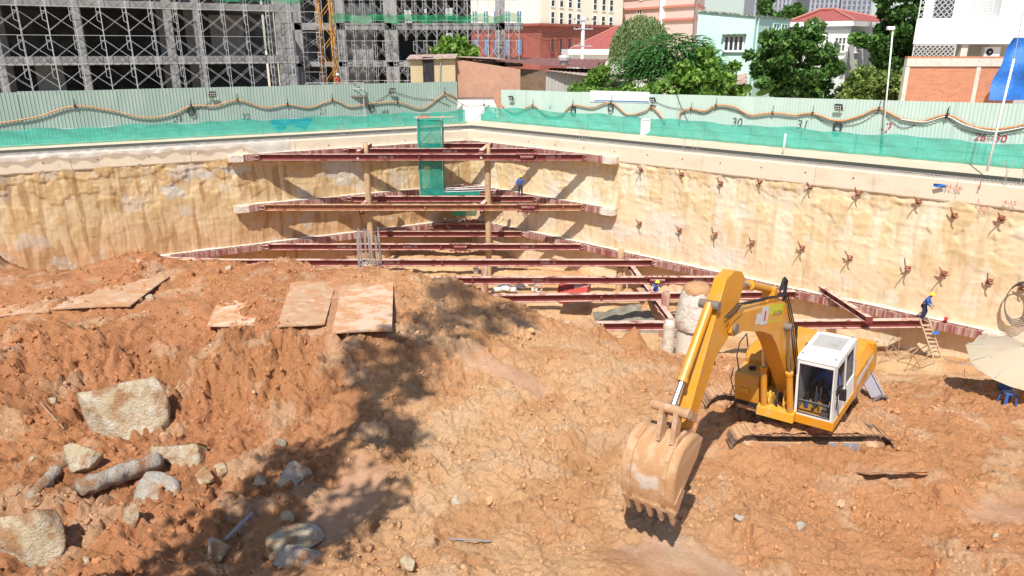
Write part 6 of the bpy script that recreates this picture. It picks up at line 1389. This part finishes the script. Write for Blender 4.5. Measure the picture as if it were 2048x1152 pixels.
# banana plant
c_ = atY(1500, 195, 57); t = thing('banana_plant', 'banana plant with big bright leaves above the right fence', 'plant', (c_.x, c_.y, 0)); mb = MB(); mb.tube([(c_.x, c_.y, 0), (c_.x, c_.y, 3.2)], [.13, .07], 8); mb.build('stem', M['leafE'], t, True, world=True)
for k, (pa, pb, wd) in enumerate((((1490, 186), (1500, 168), .38), ((1512, 190), (1548, 174), .3), ((1500, 192), (1503, 200), .4))):
    a, b = atY(*pa, 56.8), atY(*pb, 56.5); d = (b-a); sd = d.cross(V(0, 1, .4)).normalized(); mb = MB(); nn = 9
    for i in range(nn+1): f = i/nn; p = a+d*f; w2 = wd*math.sin(math.pi*min(1, f*.95+.05))**.6; mb.v += [tuple(p-sd*w2), tuple(p+V(0, .1, .04)), tuple(p+sd*w2)]
    for i in range(nn):
        for j in range(2): mb.f.append((i*3+j, i*3+3+j, i*3+4+j, i*3+1+j)); mb.m.append(0)
    mb.build('leaf', M['leafD'], t, True, world=True)
# poles
a, b = atY(1167, 34, 96), atY(1164, 112, 96); t = thing('utility_pole', 'white concrete utility pole with insulator arms', 'utility pole', (b.x, 96, 0)); mb = MB(); mb.tube([(b.x, 96, 0), a], [.28, .2], 8); mb.build('pole', M['white'], t, True, world=True)
for z in (-.4, -1.4, -3.4):
    mb = MB(); mb.bar(a+V(-1.2, -.2, z), a+V(1.2, -.2, z), .12, .12); o_ = mb.build('cross_arm', M['galv'], t, world=True)
    for x in (-1.1, -.5, .5, 1.1): mb = MB(); mb.lathe([(.07, 0), (.1, .1), (.04, .25)], a+V(x, -.2, z+.06), 6); mb.build('insulator', M['rebar'], o_, world=True)
for k in range(3):
    p0, p1 = a+V(0, -.2, -.3-.5*k), atY(1050, 55+6*k, 100); mb = MB(); mb.tube([p0.lerp(p1, f)-V(0, 0, 1.2*math.sin(math.pi*f)) for f in [i/8 for i in range(9)]], .03, 4); tag(mb.build('power_line', M['black']), ['topmost', 'middle', 'lowest'][k]+' black power line left of the utility pole', 'cable', 'power lines at the utility pole')
a, b = fpx('R', 1786, 57, .5), fpx('R', 1771, 255, .3); t = thing('lamp_pole', 'slim white lamp pole rising above the right fence', 'pole', b); mb = MB(); mb.tube([V(b.x, b.y, .1), a], .045, 8); mb.build('pole', M['white'], t, True, world=True); mb = MB(); mb.box(a.x-.36, a.y-.12, a.z-.08, a.x+.08, a.y+.12, a.z+.12); mb.build('lamp_head', M['white'], t, world=True, bevel=.03)
b = onLine(1974, 342, CR+.2, MR); a = atY(2028, 118, b.y+1.2); t = thing('leaning_pipe', 'long white pipe leaning up from the right cap beam', 'pipe', b); mb = MB(); mb.tube([b, a], .055, 8); mb.build('pipe', M['white'], t, True, world=True); mb = MB(); mb.tube([a, atY(2047, 20, b.y+1.4)], .02, 5); mb.build('rod', M['rebarpale'], t, world=True)
b = onLine(1567, 296, CR+1.5, MR); mb = MB(); b.z = 0; mb.tube([b, b+V(.03, 0, 1.3)], .06, 8); tag(mb.build('marker_post', M['white'], None, True), 'short white post standing before the right safety net', 'post')
b = fpx('R', 1290, 262, 1.2); b.z = 0; t = thing('electric_box', 'white electric box behind the right safety net', 'electric box', b); mb = MB(); mb.box(b.x-.35, b.y-.2, 0, b.x+.35, b.y+.2, 1.15); mb.build('case', M['white'], t, world=True, bevel=.02); mb = MB(); mb.bar((b.x-.3, b.y, 1.2), (b.x+.3, b.y, 1.2), .5, .08); mb.build('lid', M['white'], t, world=True)

# ------------------------------------------------------------------ rocks, plates and other things on the mud
ICO3 = subdiv(*ICO2)
def rock(label, px, py, wpx, hpx, m_='pale', rotp=0., thick=.75, seed=1, sink=.33, cuts=11, group='rocks and rubble on the mud', dy=0., name='rock', cat='rock'):
    """rock of the given picture width/height resting where the sight line through (px,py) meets the mud; rotp tilts its long axis in the slope"""
    p = hit(px, py); p.y += dy; dist = (p-V(0, 0, CZ)).length; k = dist/math.hypot(FPX, math.hypot(px-1024, py-576)); r = np.random.RandomState(seed)
    v, f = ICO3 if wpx > 60 else (ICO2 if wpx > 24 else ICO1); v = v.copy()
    for ci in range(cuts):
        n = r.randn(3) if ci else np.array([.15*r.randn(), -.75, .65]); n /= np.linalg.norm(n); d = (.40+.34*r.rand()) if ci else .34; q = v@n; over = q > d; v[over] -= np.outer(q[over]-d, n)
    v += .03*np.stack([pn(v[:, 0]*2.2+i, v[:, 1]*2.2+v[:, 2]*1.7, seed+i) for i in range(3)], 1)+.022*np.stack([pn(v[:, 0]*6+i, v[:, 1]*6+v[:, 2]*5, seed+i+5) for i in range(3)], 1)
    v /= np.abs(v).max(0); a, c_ = wpx*k/2, hpx*k/2
    v = v*np.array([a, a*thick if thick*a < a else a*.8, c_*1.15]); R_ = np.array((Matrix.Rotation(rotp, 3, 'Y')).inverted()); v = v@R_.T
    v += np.array([p.x, p.y+.1*a, p.z+c_*(1-2*sink)])
    return tag(link(name, npmesh(name, v, f, M['rock' if m_ == 'pale' else 'rockgrey'], wpx > 500)), label, cat, group)
rock('largest pale boulder on the left mud slope', 236, 852, 205, 150, seed=3, sink=.3, cuts=9, thick=.5)
rock('flat topped pale boulder in the bottom left corner', 50, 1112, 165, 150, seed=9, sink=.3, thick=.6)
rock('long crusted white slab right of the largest boulder', 372, 925, 150, 50, rotp=-.18, seed=12, thick=.55)
rock('muddy brown boulder below the largest boulder', 168, 938, 90, 62, 'pale', seed=14)
rock('grey slab under the long broken pile piece', 305, 985, 110, 36, 'g', rotp=-.25, seed=15)
rock('small pale stone between slab and mud', 408, 957, 46, 36, seed=17); rock('small tan stone right of the pale stone', 446, 952, 36, 46, seed=18)
rock('upright grey boulder near the tree shadow edge', 590, 968, 72, 72, 'g', seed=21, thick=.7)
rock('small upright pale stone left of the painted stick', 262, 1042, 40, 52, seed=22)
rock('grey block in the shadow at the bottom edge', 600, 1130, 105, 46, 'g', seed=24, thick=.6); rock('flat muddy slab above the shaded grey block', 575, 1098, 140, 26, 'pale', seed=25, thick=.8)
rock('muddy stone at the foot of the grey stick', 438, 1118, 50, 50, 'pale', seed=26, rotp=.6)
for k, (x, y, w_, h_) in enumerate(((561, 891, 24, 18), (172, 1131, 20, 14), (108, 806, 20, 18), (817, 1136, 34, 26), (575, 1042, 32, 26), (516, 970, 30, 26), (1424, 1026, 12, 10), (1478, 1046, 22, 14), (1600, 1058, 26, 18), (64, 920, 16, 12), (910, 1008, 26, 22), (1990, 1078, 14, 12), (300, 600, 20, 14), (455, 540, 16, 12))):
    rock(['small white stone beside the upright grey boulder slope', 'white pebble near the bottom left corner', 'half buried round stone left of the largest boulder', 'reddish stone at the bottom edge', 'small brown stone above the flat slab', 'tan stone left of the upright grey boulder', 'white pebble right of the excavator bucket', 'dark grey stone right of the bucket shadow', 'grey stone below the excavator track', 'pale pebble at the left frame edge', 'pale chip in the middle of the bottom mud', 'white pebble near the right frame edge', 'small stone among the left steel plates', 'small stone near the left mud crest'][k], x, y, w_, h_, 'g' if k in (7, 8) else 'pale', seed=40+k)
def slab_between(name, label, pa, pb, r, m_, cat, lift=.1, n=12, jit=.2, flat=1.):
    a, b = hit(*pa), hit(*pb); a.z += lift; b.z += lift*1.6; mb = MB(); r2 = random.Random(len(label)); d = (b-a); sd = d.cross(UPV).normalized(); u = sd.cross(d.normalized()); ns = 14
    for i in range(ns+1):
        f = i/ns; k = (1 if 0 < i < ns else .82)*(1+.14*math.sin(i*1.9+len(label)))
        for j in range(n): an = 2*math.pi*j/n; rr = r*k*(1+r2.uniform(-jit, jit)); mb.v.append(tuple(a+d*f+sd*rr*math.cos(an)+u*rr*flat*math.sin(an)))
    for i in range(ns):
        for j in range(n): mb.f.append((i*n+j, i*n+(j+1) % n, (i+1)*n+(j+1) % n, (i+1)*n+j)); mb.m.append(0)
    mb.f += [tuple(range(n-1, -1, -1)), tuple(range(ns*n, ns*n+n))]; mb.m += [0, 0]
    return tag(mb.build(name, M[m_], None, True), label, cat)
slab_between('broken_pile', 'long broken round concrete pile piece among the rocks', (160, 992), (325, 942), .23, 'rockgrey', 'concrete pile', .2)
slab_between('broken_pile', 'thin broken white pile piece left of the muddy boulder', (62, 1000), (135, 925), .15, 'rockgrey', 'concrete pile', .05)
slab_between('stick', 'grey pointed stick lying in the shade at the bottom left', (452, 1092), (508, 1040), .045, 'stick', 'stick', .12, 8, .05)
slab_between('stick', 'thin grey stick on the bottom centre mud', (900, 1084), (985, 1091), .018, 'stick', 'stick', .03, 6, .05)
slab_between('root', 'brown bent root left of the largest boulder', (82, 815), (130, 865), .02, 'bamboo', 'root', .06, 6, .05)
def steel_plate(label, corners, m_, th=.05, lift=(.06, .06, .16, .16)):
    q = [hit(*c) for c in corners]; q = [p if p.y < 30.6 else atZ(*c, -2.5) for p, c in zip(q, corners)]; zm = sum(p.z for p in q)/4; nx_, ny_ = 12, 14; mb = MB()
    pr = [V(p.x, p.y, p.z*.35+zm*.65+l_) for p, l_ in zip(q, lift)]; top_ = []
    for s in (0, 1):
        for j in range(ny_+1):
            for i in range(nx_+1):
                f, g = i/nx_, j/ny_; p = pr[0]*(1-f)*(1-g)+pr[1]*f*(1-g)+pr[2]*f*g+pr[3]*(1-f)*g
                mb.v.append((p.x, p.y, p.z+.03*math.sin(f*3+g*2+len(label))-th*s))
    W = nx_+1; N_ = W*(ny_+1)
    for j in range(ny_):
        for i in range(nx_): a = j*W+i; mb.f += [(a, a+1, a+W+1, a+W), (N_+a, N_+a+W, N_+a+W+1, N_+a+1)]; mb.m += [0, 0]
    for i in range(nx_): mb.f += [(i, N_+i, N_+i+1, i+1), (ny_*W+i, ny_*W+i+1, N_+ny_*W+i+1, N_+ny_*W+i)]; mb.m += [0, 0]
    for j in range(ny_): mb.f += [(j*W, j*W+W, N_+j*W+W, N_+j*W), (j*W+nx_, N_+j*W+nx_, N_+j*W+W+nx_, j*W+W+nx_)]; mb.m += [0, 0]
    return tag(mb.build('steel_plate', M[m_]), label, 'steel plate', 'steel road plates on the mud bench')
steel_plate('rightmost pale muddy steel plate overhanging the bench', [(686, 556), (787, 556), (785, 681), (664, 672)], 'platepale', lift=(.0, .02, .10, .12))
steel_plate('long brown steel plate left of the rightmost plate', [(586, 548), (682, 533), (650, 657), (554, 655)], 'plate', lift=(.0, .02, .07, .04))
steel_plate('pale smeared steel plate third from the right', [(448, 572), (532, 568), (508, 652), (416, 664)], 'platepale', lift=(-.02, -.02, .03, .02))
steel_plate('wide steel plate in the middle of the left bench', [(195, 560), (340, 556), (262, 622), (100, 622)], 'plate', lift=(.0, .0, .04, .03))
steel_plate('steel plate at the left frame edge', [(-60, 562), (95, 556), (100, 632), (-60, 640)], 'plate', lift=(.02, .02, .05, .03))
o_ = steel_plate('tilted rusty steel plate in the mud right of the bucket', [(1711, 946), (1852, 952), (1858, 968), (1735, 973)], 'plate', .03, lift=(.06, .10, .34, .30)); o_['group'] = 'loose steel plate'

# ladder
a0, a1 = V(*atY(1843, 631, 37.3)), V(*atY(1861, 631, 37.3)); b0, b1 = hit(1866, 716), hit(1881, 714); a0.z = a1.z = TIER[3]+.12
b1 = b0+(a1-a0)*.95
t = thing('ladder', 'pale wooden ladder leaning on the nearest strut', 'ladder', (b0+b1)/2)
for a, b in ((a0, b0), (a1, b1)): mb = MB(); mb.bar(b, a+(a-b).normalized()*.15, .07, .10, up=(0, -1, .3)); mb.build('rail', M['wood'], t, world=True)
for k in range(1, 9): f = k/9; mb = MB(); mb.bar(b0.lerp(a0, f), b1.lerp(a1, f), .12, .05); mb.build('rung', M['wood'], t, world=True)
# umbrella, stool, bucket, sack, plank, branches
g = hit(2030, 796); c_ = atY(2048, 694, g.y+.1); R_ = 1.65
t = thing('umbrella', 'faded beige site umbrella at the right frame edge', 'umbrella', (c_.x, c_.y, g.z)); mb = MB(); n = 10; tilt = Matrix.Rotation(.28, 3, 'X')
rings = [(.02, .0), (.45, -.16), (.9, -.33), (1.3, -.5), (R_, -.68)]
for r_, h_ in rings:
    for k in range(n*2): an = math.pi*k/n; rr = r_*(1 if k % 2 == 0 else .92); q = tilt @ V(rr*math.cos(an), rr*math.sin(an), h_-(0 if k % 2 == 0 else .05*r_)); mb.v.append(tuple(c_+q))
for i in range(len(rings)-1):
    for k in range(2*n): mb.f.append((i*2*n+k, i*2*n+(k+1) % (2*n), (i+1)*2*n+(k+1) % (2*n), (i+1)*2*n+k)); mb.m.append(0)
cn = mb.build('canopy', M['canvas'], t, True, world=True)
mb = MB(); mb.tube([(c_.x, c_.y, g.z-.3), c_+V(0, 0, .1)], .03, 8); mb.build('pole', M['galv'], t, world=True)
for k in range(n): an = 2*math.pi*k/n; q = tilt @ V(R_*.98*math.cos(an), R_*.98*math.sin(an), -.57); mb = MB(); mb.tube([c_-V(0, 0, .05), c_+q], .012, 4); mb.build('rib', M['galv'], t, world=True)
g = hit(2014, 806); t = thing('stool', 'small blue plastic stool in the umbrella shade', 'stool', g); mb = MB(); mb.box(g.x-.19, g.y-.19, g.z+.38, g.x+.19, g.y+.19, g.z+.42); mb.build('seat', M['bluepl'], t, world=True, bevel=.02)
for sx in (-1, 1):
    for sy_ in (-1, 1): mb = MB(); mb.bar((g.x+.2*sx, g.y+.2*sy_, g.z-.03), (g.x+.16*sx, g.y+.16*sy_, g.z+.39), .09, .05); mb.build('leg', M['bluepl'], t, world=True)
g = hit(2008, 780); t = thing('tool_bag', 'dark blue bag under the umbrella', 'bag', g); mb = MB(); mb.lathe([(.2, 0), (.24, .12), (.2, .3), (.10, .4), (.03, .43)], g, 10); mb.build('sack', M['bluepl'], t, True, world=True); mb = MB(); mb.tube([g+V(-.15, 0, .5), g+V(0, 0, .75), g+V(.15, 0, .5)], .02, 5); mb.build('handle', M['black'], t, world=True)
def bucket_(label, px, py, r_, h_, m_):
    g = hit(px, py); t = thing('bucket', label, 'bucket', g); mb = MB(); mb.lathe([(r_*.8, 0), (r_, h_), (r_*.94, h_), (r_*.75, .03)], g-V(0, 0, .02), 14); mb.build('pail', M[m_], t, True, world=True); mb = MB(); mb.tube([g+V(r_*math.cos(k*.4), -.02, h_+r_*.5*math.sin(k*.4)) for k in range(9)], .012, 4); mb.build('bail', M['rebarpale'], t, world=True)
bucket_('red bucket lying between ladder and umbrella', 1944, 710, .2, .36, 'redpl'); bucket_('small white bucket on the pit floor by the king post', 952, 548, .24, .5, 'pvc')
g = hit(1847, 702); t = thing('sack', 'pale green sack at the foot of the ladder', 'sack', g); mb = MB(); mb.lathe([(.25, 0), (.42, .12), (.38, .35), (.15, .46)], g-V(.2, 0, .05), 9); mb.build('bag', M['decal_y'], t, True, world=True); mb = MB(); mb.lathe([(.06, 0), (.12, .14)], g+V(-.2, 0, .38), 7); mb.build('tied_neck', M['pvc'], t, True, world=True)
slab_between('plank', 'grey timber plank lying beside the ladder foot', (1903, 682), (1955, 702), .07, 'wood', 'plank', .08, 6, .02, .5)
g = hit(1790, 728); t = thing('brush_pile', 'tangle of dry brown branches right of the excavator', 'branches', g)
for k in range(26):
    a = g+V(rnd.uniform(-1.5, 1.5), rnd.uniform(-.8, 1.2), 0); a.z = tz(a.x, a.y)+.02; b = a+V(rnd.uniform(-1.3, 1.3), rnd.uniform(-.6, .8), 0); b.z = tz(b.x, b.y)+rnd.uniform(.1, 1.3); m_ = (a+b)/2+V(rnd.uniform(-.25, .25), 0, rnd.uniform(0, .25))
    mb = MB(); mb.tube(spline([a, m_, b], 4), [.022]*9, 5); mb.build('twig', M['bamboo'], t, world=True)
# grey lilac machine part leaning behind the cab
a, b = hit(1752, 800), hit(1738, 730); a.z += .1; b = a+V(-.35, 1.3, 1.0); t = thing('machine_guard', 'grey lilac steel guard standing in the mud behind the cab', 'machine part', a); d = (b-a).normalized()
mb = MB(); mb.bar(a, b, .36, .05, up=(0, -1, .6)); mb.build('plate', M['lilac'], t, world=True, bevel=.01)
for s in (.2, .3): mb = MB(); mb.bar(a+V(s, -.03, -.1), b+V(s*.9, -.03, 0), .06, .14, up=(0, -1, .6)); mb.build('side_rail', M['lilac'], t, world=True)
mb = MB(); mb.lathe([(.12, -.15), (.12, .15)], b+V(.1, 0, 0), 10, V(1, 0, 0)); mb.build('pivot', M['rebar'], t, True, world=True); mb = MB(); mb.tube([a+V(-.15, -.1, -.1), a+V(.05, -.15, .12), a+V(.3, -.1, .05)], .05, 6); mb.build('hook', M['rebar'], t, world=True)
# loose cables on the ground at right
def gcable(label, pts, r_=.022, m_='rebarpale'):
    q = [hit(*p) for p in pts]; q = spline(q, 6)
    for p in q: p.z = tz(p.x, p.y)+r_
    mb = MB(); mb.tube(q, r_, 5); tag(mb.build('cable', M[m_], None, True), label, 'cable', 'loose cables on the ground at right')
gcable('pale cable from the ladder foot towards the umbrella', [(1882, 714), (1915, 726), (1950, 738), (1990, 748)]); gcable('pale cable looping left of the umbrella shadow', [(1880, 700), (1930, 716), (1965, 722), (1925, 730), (1930, 748), (1960, 768), (1990, 785)])
gcable('pale cable curling left of the ladder foot', [(1748, 668), (1790, 668), (1820, 682), (1850, 700)])
for lab, px, m_, w_ in (('small red cup standing on the nearest strut', 1894, 'redpl', .09),):
    p = atY(px, 640, 37.4); t = thing('cup', lab, 'cup', (p.x, 37.5, TIER[3])); mb = MB(); mb.lathe([(.08, 0), (.1, .24), (.09, .24), (.07, .02)], (p.x, 37.5, TIER[3]), 10); mb.build('cup_body', M[m_], t, True, world=True); mb = MB(); mb.lathe([(.104, .22), (.104, .26)], (p.x, 37.5, TIER[3]), 10); mb.build('cup_rim', M[m_], t, world=True)
p = atY(1882, 652, 37.1); tag(MB().prism([(0, 0), (.22, -.04), (.4, .04), (.34, .14), (.14, .15)], V(1, 0, 0), V(0, .3, 1), V(0, -1, 0), (p.x-.4, 37.12, TIER[3]-.55), 0, .03).build('cloth', M['tarp']), 'blue cloth hung on the nearest strut by the ladder', 'cloth')

# ------------------------------------------------------------------ things on the pit floor
for k in range(16):
    p = hit(990+rnd.uniform(0, 80), 572+rnd.uniform(-4, 16)+k*.3); an = rnd.uniform(-.5, .5); d = V(math.cos(an), math.sin(an), rnd.uniform(-.1, .15))*rnd.uniform(.4, .9)
    mb = MB(); r_ = rnd.uniform(.10, .19); ax = d.normalized(); nn = 10; x = ax.orthogonal().normalized(); y = ax.cross(x)
    for R2 in (r_, r_*.86):
        for e_ in (-1, 1):
            for j in range(nn): mb.v.append(tuple(p+V(0, 0, r_+.1*(k % 3))+d*.5*e_+(x*math.cos(6.2832*j/nn)+y*math.sin(6.2832*j/nn))*R2))
    for j in range(nn):
        k2 = (j+1) % nn; mb.f += [(j, k2, nn+k2, nn+j), (2*nn+j, 3*nn+j, 3*nn+k2, 2*nn+k2), (j, 2*nn+j, 2*nn+k2, k2), (nn+j, nn+k2, 3*nn+k2, 3*nn+j)]; mb.m += [0]*4
    tag(mb.build('pipe_offcut', M['pvc'], None, True), 'white pipe offcut in the heap behind the mud crest', 'pipe', 'white pipe offcuts on the pit floor')
p = hit(1076, 586); mb = MB(); mb.tube([p+V(.28*math.cos(k*.4488), .1, .3+.28*math.sin(k*.4488)) for k in range(15)], .07, 6); tag(mb.build('pipe_ring', M['rebarpale'], None, True), 'grey pipe ring standing right of the white offcuts', 'pipe')
c_ = atZ(1150, 596, -9.6); t = thing('red_box', 'tilted red painted steel box on the pit floor', 'box', c_, (0, 0, 0)); Rb = Matrix.Rotation(-.35, 3, 'Y') @ Matrix.Rotation(.35, 3, 'X') @ Matrix.Rotation(-.3, 3, 'Z'); ax = [Rb @ V(1, 0, 0), Rb @ V(0, 1, 0), Rb @ V(0, 0, 1)]
mb = MB(); mb.obox(c_+V(0, 0, .3), ax, (1.0, .75, .06)); mb.build('bottom', M['redbox'], t, world=True)
for s in (-1, 1): mb = MB(); mb.obox(c_+V(0, 0, .3)+ax[0]*s+ax[2]*.3, ax, (.04, .75, .3)); mb.build('end_panel', M['redbox'], t, world=True); mb = MB(); mb.obox(c_+V(0, 0, .3)+ax[1]*.75*s+ax[2]*.3, ax, (1.0, .04, .3)); mb.build('side_panel', M['redbox'], t, world=True)
mb = MB(); mb.obox(c_+V(0, 0, .3)+ax[2]*.5, ax, (.95, .7, .03)); mb.build('lid', M['redbox'], t, world=True); mb = MB(); mb.obox(c_+V(.4, -.3, .95), ax, (.5, .12, .04)); mb.build('white_board', M['pvc'], t, world=True)
def heap(label, px, py, rx, ry, h_, m_, seed):
    p = atZ(px, py, FLOOR); n = 40; v = []; f = []
    for j in range(n+1):
        for i in range(n+1):
            u, w_ = i/n*2-1, j/n*2-1; q = max(0, 1-math.hypot(u, w_)); z = h_*(q**.8)*(1+.35*float(pn(np.array([u*4.]), np.array([w_*4.]), seed)[0]))+.06*float(pn(np.array([u*14.]), np.array([w_*14.]), seed+1)[0])*(q > 0)-.15*(q == 0)
            v.append((p.x+u*rx, p.y+w_*ry, FLOOR-.1+z))
    for j in range(n):
        for i in range(n): a = j*(n+1)+i; f.append((a, a+1, a+n+2, a+n+1))
    return tag(link('slurry_heap', npmesh('slurry_heap', np.array(v), np.array(f), M[m_], True)), label, 'spoil heap')
_h = heap('brown soil heap under the crouched helper', 1311, 600, 2.6, 2.0, 1.25, 'mudcake', 6); _h.location = (HELP.x-atZ(1311, 600, FLOOR).x, 44.75-atZ(1311, 600, FLOOR).y, 0); _h.name = 'soil_heap'
heap('grey wet slurry heap under the dark red strut', 1272, 640, 2.6, 2.3, 1.15, 'slag', 3)
p = atZ(1330, 640, FLOOR); t = thing('scrap_pile', 'tangle of grey steel offcuts beside the slurry heap', 'scrap', p)
for k in range(22):
    a = p+V(rnd.uniform(-1.3, 1.0), rnd.uniform(-.9, .9), .3+rnd.uniform(0, .3)); an = rnd.uniform(-.9, .4); mb = MB(); mb.bar(a, a+V(math.cos(an)*.8, math.sin(an)*.6, rnd.uniform(-.2, .2)), .07, .05); mb.build('offcut', M['rebar'], t, world=True)
slab_between('plank', 'dark plank lying on the pit floor behind the short muddy post', (1130, 502), (1190, 505), .1, 'bamboo', 'plank', .1, 6, .05, .5)

# ------------------------------------------------------------------ green stair tower at the corner and small cloths
x0_, x1_ = atY(838, 300, 59).x, atY(885, 300, 59).x; ya, yb2 = 58.5, 60.1; zt_, zb_ = 1.05, -5.0
t = thing('stair_tower', 'scaffold stair tower wrapped in green net at the pit corner', 'scaffold tower', ((x0_+x1_)/2, 59.3, zb_))
for x in (x0_, x1_):
    for y in (ya, yb2): mb = MB(); mb.tube([(x, y, zb_-.3), (x, y, zt_+.3)], .035, 6); mb.build('post', M['galv'], t, world=True)
for q in ([(x0_, ya), (x1_, ya)], [(x0_, ya), (x0_, yb2)], [(x1_, ya), (x1_, yb2)]):
    mb = MB(); nx_, nz_ = 8, 20
    for i in range(nx_+1):
        for j in range(nz_+1): f, g_ = i/nx_, j/nz_; w_ = .05*math.sin(f*9+g_*14)+.03*math.sin(g_*31); mb.v.append((q[0][0]+(q[1][0]-q[0][0])*f+(w_ if q[0][0] == q[1][0] else 0), q[0][1]+(q[1][1]-q[0][1])*f+(w_-.06 if q[0][1] == q[1][1] else 0), zb_+(zt_-zb_)*g_))
    for i in range(nx_):
        for j in range(nz_): k = i*(nz_+1)+j; mb.f.append((k, k+nz_+1, k+nz_+2, k+1)); mb.m.append(0)
    mb.build('net_panel', M['netdark'], t, True, world=True)
for k in range(3):
    z = zb_+k*2; mb = MB(); mb.bar((x0_, ya+.1, z), (x1_, ya+.1, z+1.9), .04, .04); mb.build('brace', M['galv'], t, world=True); mb = MB(); mb.bar((x1_, ya+.14, z), (x0_, ya+.14, z+1.9), .04, .04); mb.build('brace', M['galv'], t, world=True)
    mb = MB(); mb.bar((x0_, ya+.8, z), (x1_, ya+.8, z+1.95), .6, .06); mb.build('stair_flight', M['galv'], t, world=True)
mb = MB(); mb.bar((x0_-.2, ya-.2, zt_+.2), (x1_+1.0, ya-.3, zt_+.25), .07, .07); mb.build('top_rail', M['wood'], t, world=True); mb = MB(); mb.box(x0_+.1, ya, zt_+.1, x0_+.9, ya+.7, zt_+.25); mb.build('top_deck', M['redpl'], t, world=True)
xa_, xb_ = atY(892, 400, 59).x, atY(956, 400, 59).x; t = thing('net_platform', 'green netted work platform hung right of the stair tower', 'platform', (xa_, 59, -5)); mb = MB(); mb.box(xa_-1.2, 58.5, -4.98, xb_+.2, 60.2, -4.86); mb.build('deck', M['netdark'], t, world=True)
mb = MB(); mb.add([(xa_+.3, 58.6, -5.9), (xb_, 58.6, -5.9), (xb_-.2, 59.4, -6.9), (xa_+.5, 59.4, -6.9)], [(0, 1, 2, 3)]); mb.build('sagging_net', M['netdark'], t, world=True)
for k in range(3): mb = MB(); mb.tube([(xa_-1.0, 58.6+.2*k, -4.75+.1*k), (xb_+1.5, 58.7+.3*k, -4.6+.15*k)], .03, 5); mb.build('loose_tube', M['galv'], t, world=True)
for k in range(6): a = V(rnd.uniform(xa_-2, xb_), 59.5, -8+rnd.uniform(0, 1.6)); mb = MB(); mb.tube([a, a+V(rnd.uniform(-1, 1), .3, rnd.uniform(-.8, .8))], .03, 5); mb.build('brace_tube', M['galv'], t, world=True)
b = V(atY(1900, 100, 59).x, 59, 0)
p = V(-19.2, 59.0, 1.0); mb = MB()
for i in range(12):
    for j in range(4): mb.v.append((p.x+i*.26, p.y+i*.147-.1+.05*math.sin(i*2+j), p.z-.28*j*(.3+.8*abs(math.sin(i*.55+.2)))+.05*math.sin(i*1.9)))
for i in range(11):
    for j in range(3): mb.f.append((i*4+j, i*4+4+j, i*4+5+j, i*4+1+j)); mb.m.append(0)
tag(mb.build('cloth', M['tarp'], None, True), 'blue cloth hung over the left safety net', 'cloth')

# ------------------------------------------------------------------ tall slender tree behind the camera whose shadow crosses the mud
tb = V(-8.3, 4.4, -3.6); t = thing('tall_tree', 'tall slender tree outside the frame whose shadow crosses the mud', 'tree', tb); mb = MB(); mb.tube([tb-V(0, 0, .5), tb+V(.1, 0, 12), tb+V(0, .1, 24), tb+V(.2, 0, 33)], [.3, .24, .15, .05], 10); cl = []
for cx, cy, cz_, rx, rz, nn, sd in ((.3, 0, 32.5, 2.2, 2.6, 16, 1), (-.3, 0, 25, 1.1, 2.6, 9, 2), (.9, 0, 20.5, .9, 2.4, 7, 3), (-.7, .2, 16.5, 1.0, 2.2, 8, 4), (.1, 0, 11.8, 1.9, 1.8, 14, 5), (-.9, 0, 8.6, 1.5, 1.4, 9, 6), (1.5, 0, 14, .7, 1.8, 5, 7)):
    q = clumps((tb.x+cx, tb.y+cy, tb.z+cz_), rx, rx, rz, nn, .5, 1.3, sd+100); cl += q
    for c_ in q[::2]: mb.tube([tb+V(0, 0, cz_-1.2), c_[:3]], [.09, .03], 5)
mb.build('trunk', M['bark'], t, True, world=True); leaves(cl, 6500, .21, 'leafA', 'crown', t, 91, 1.6, 0, .75)
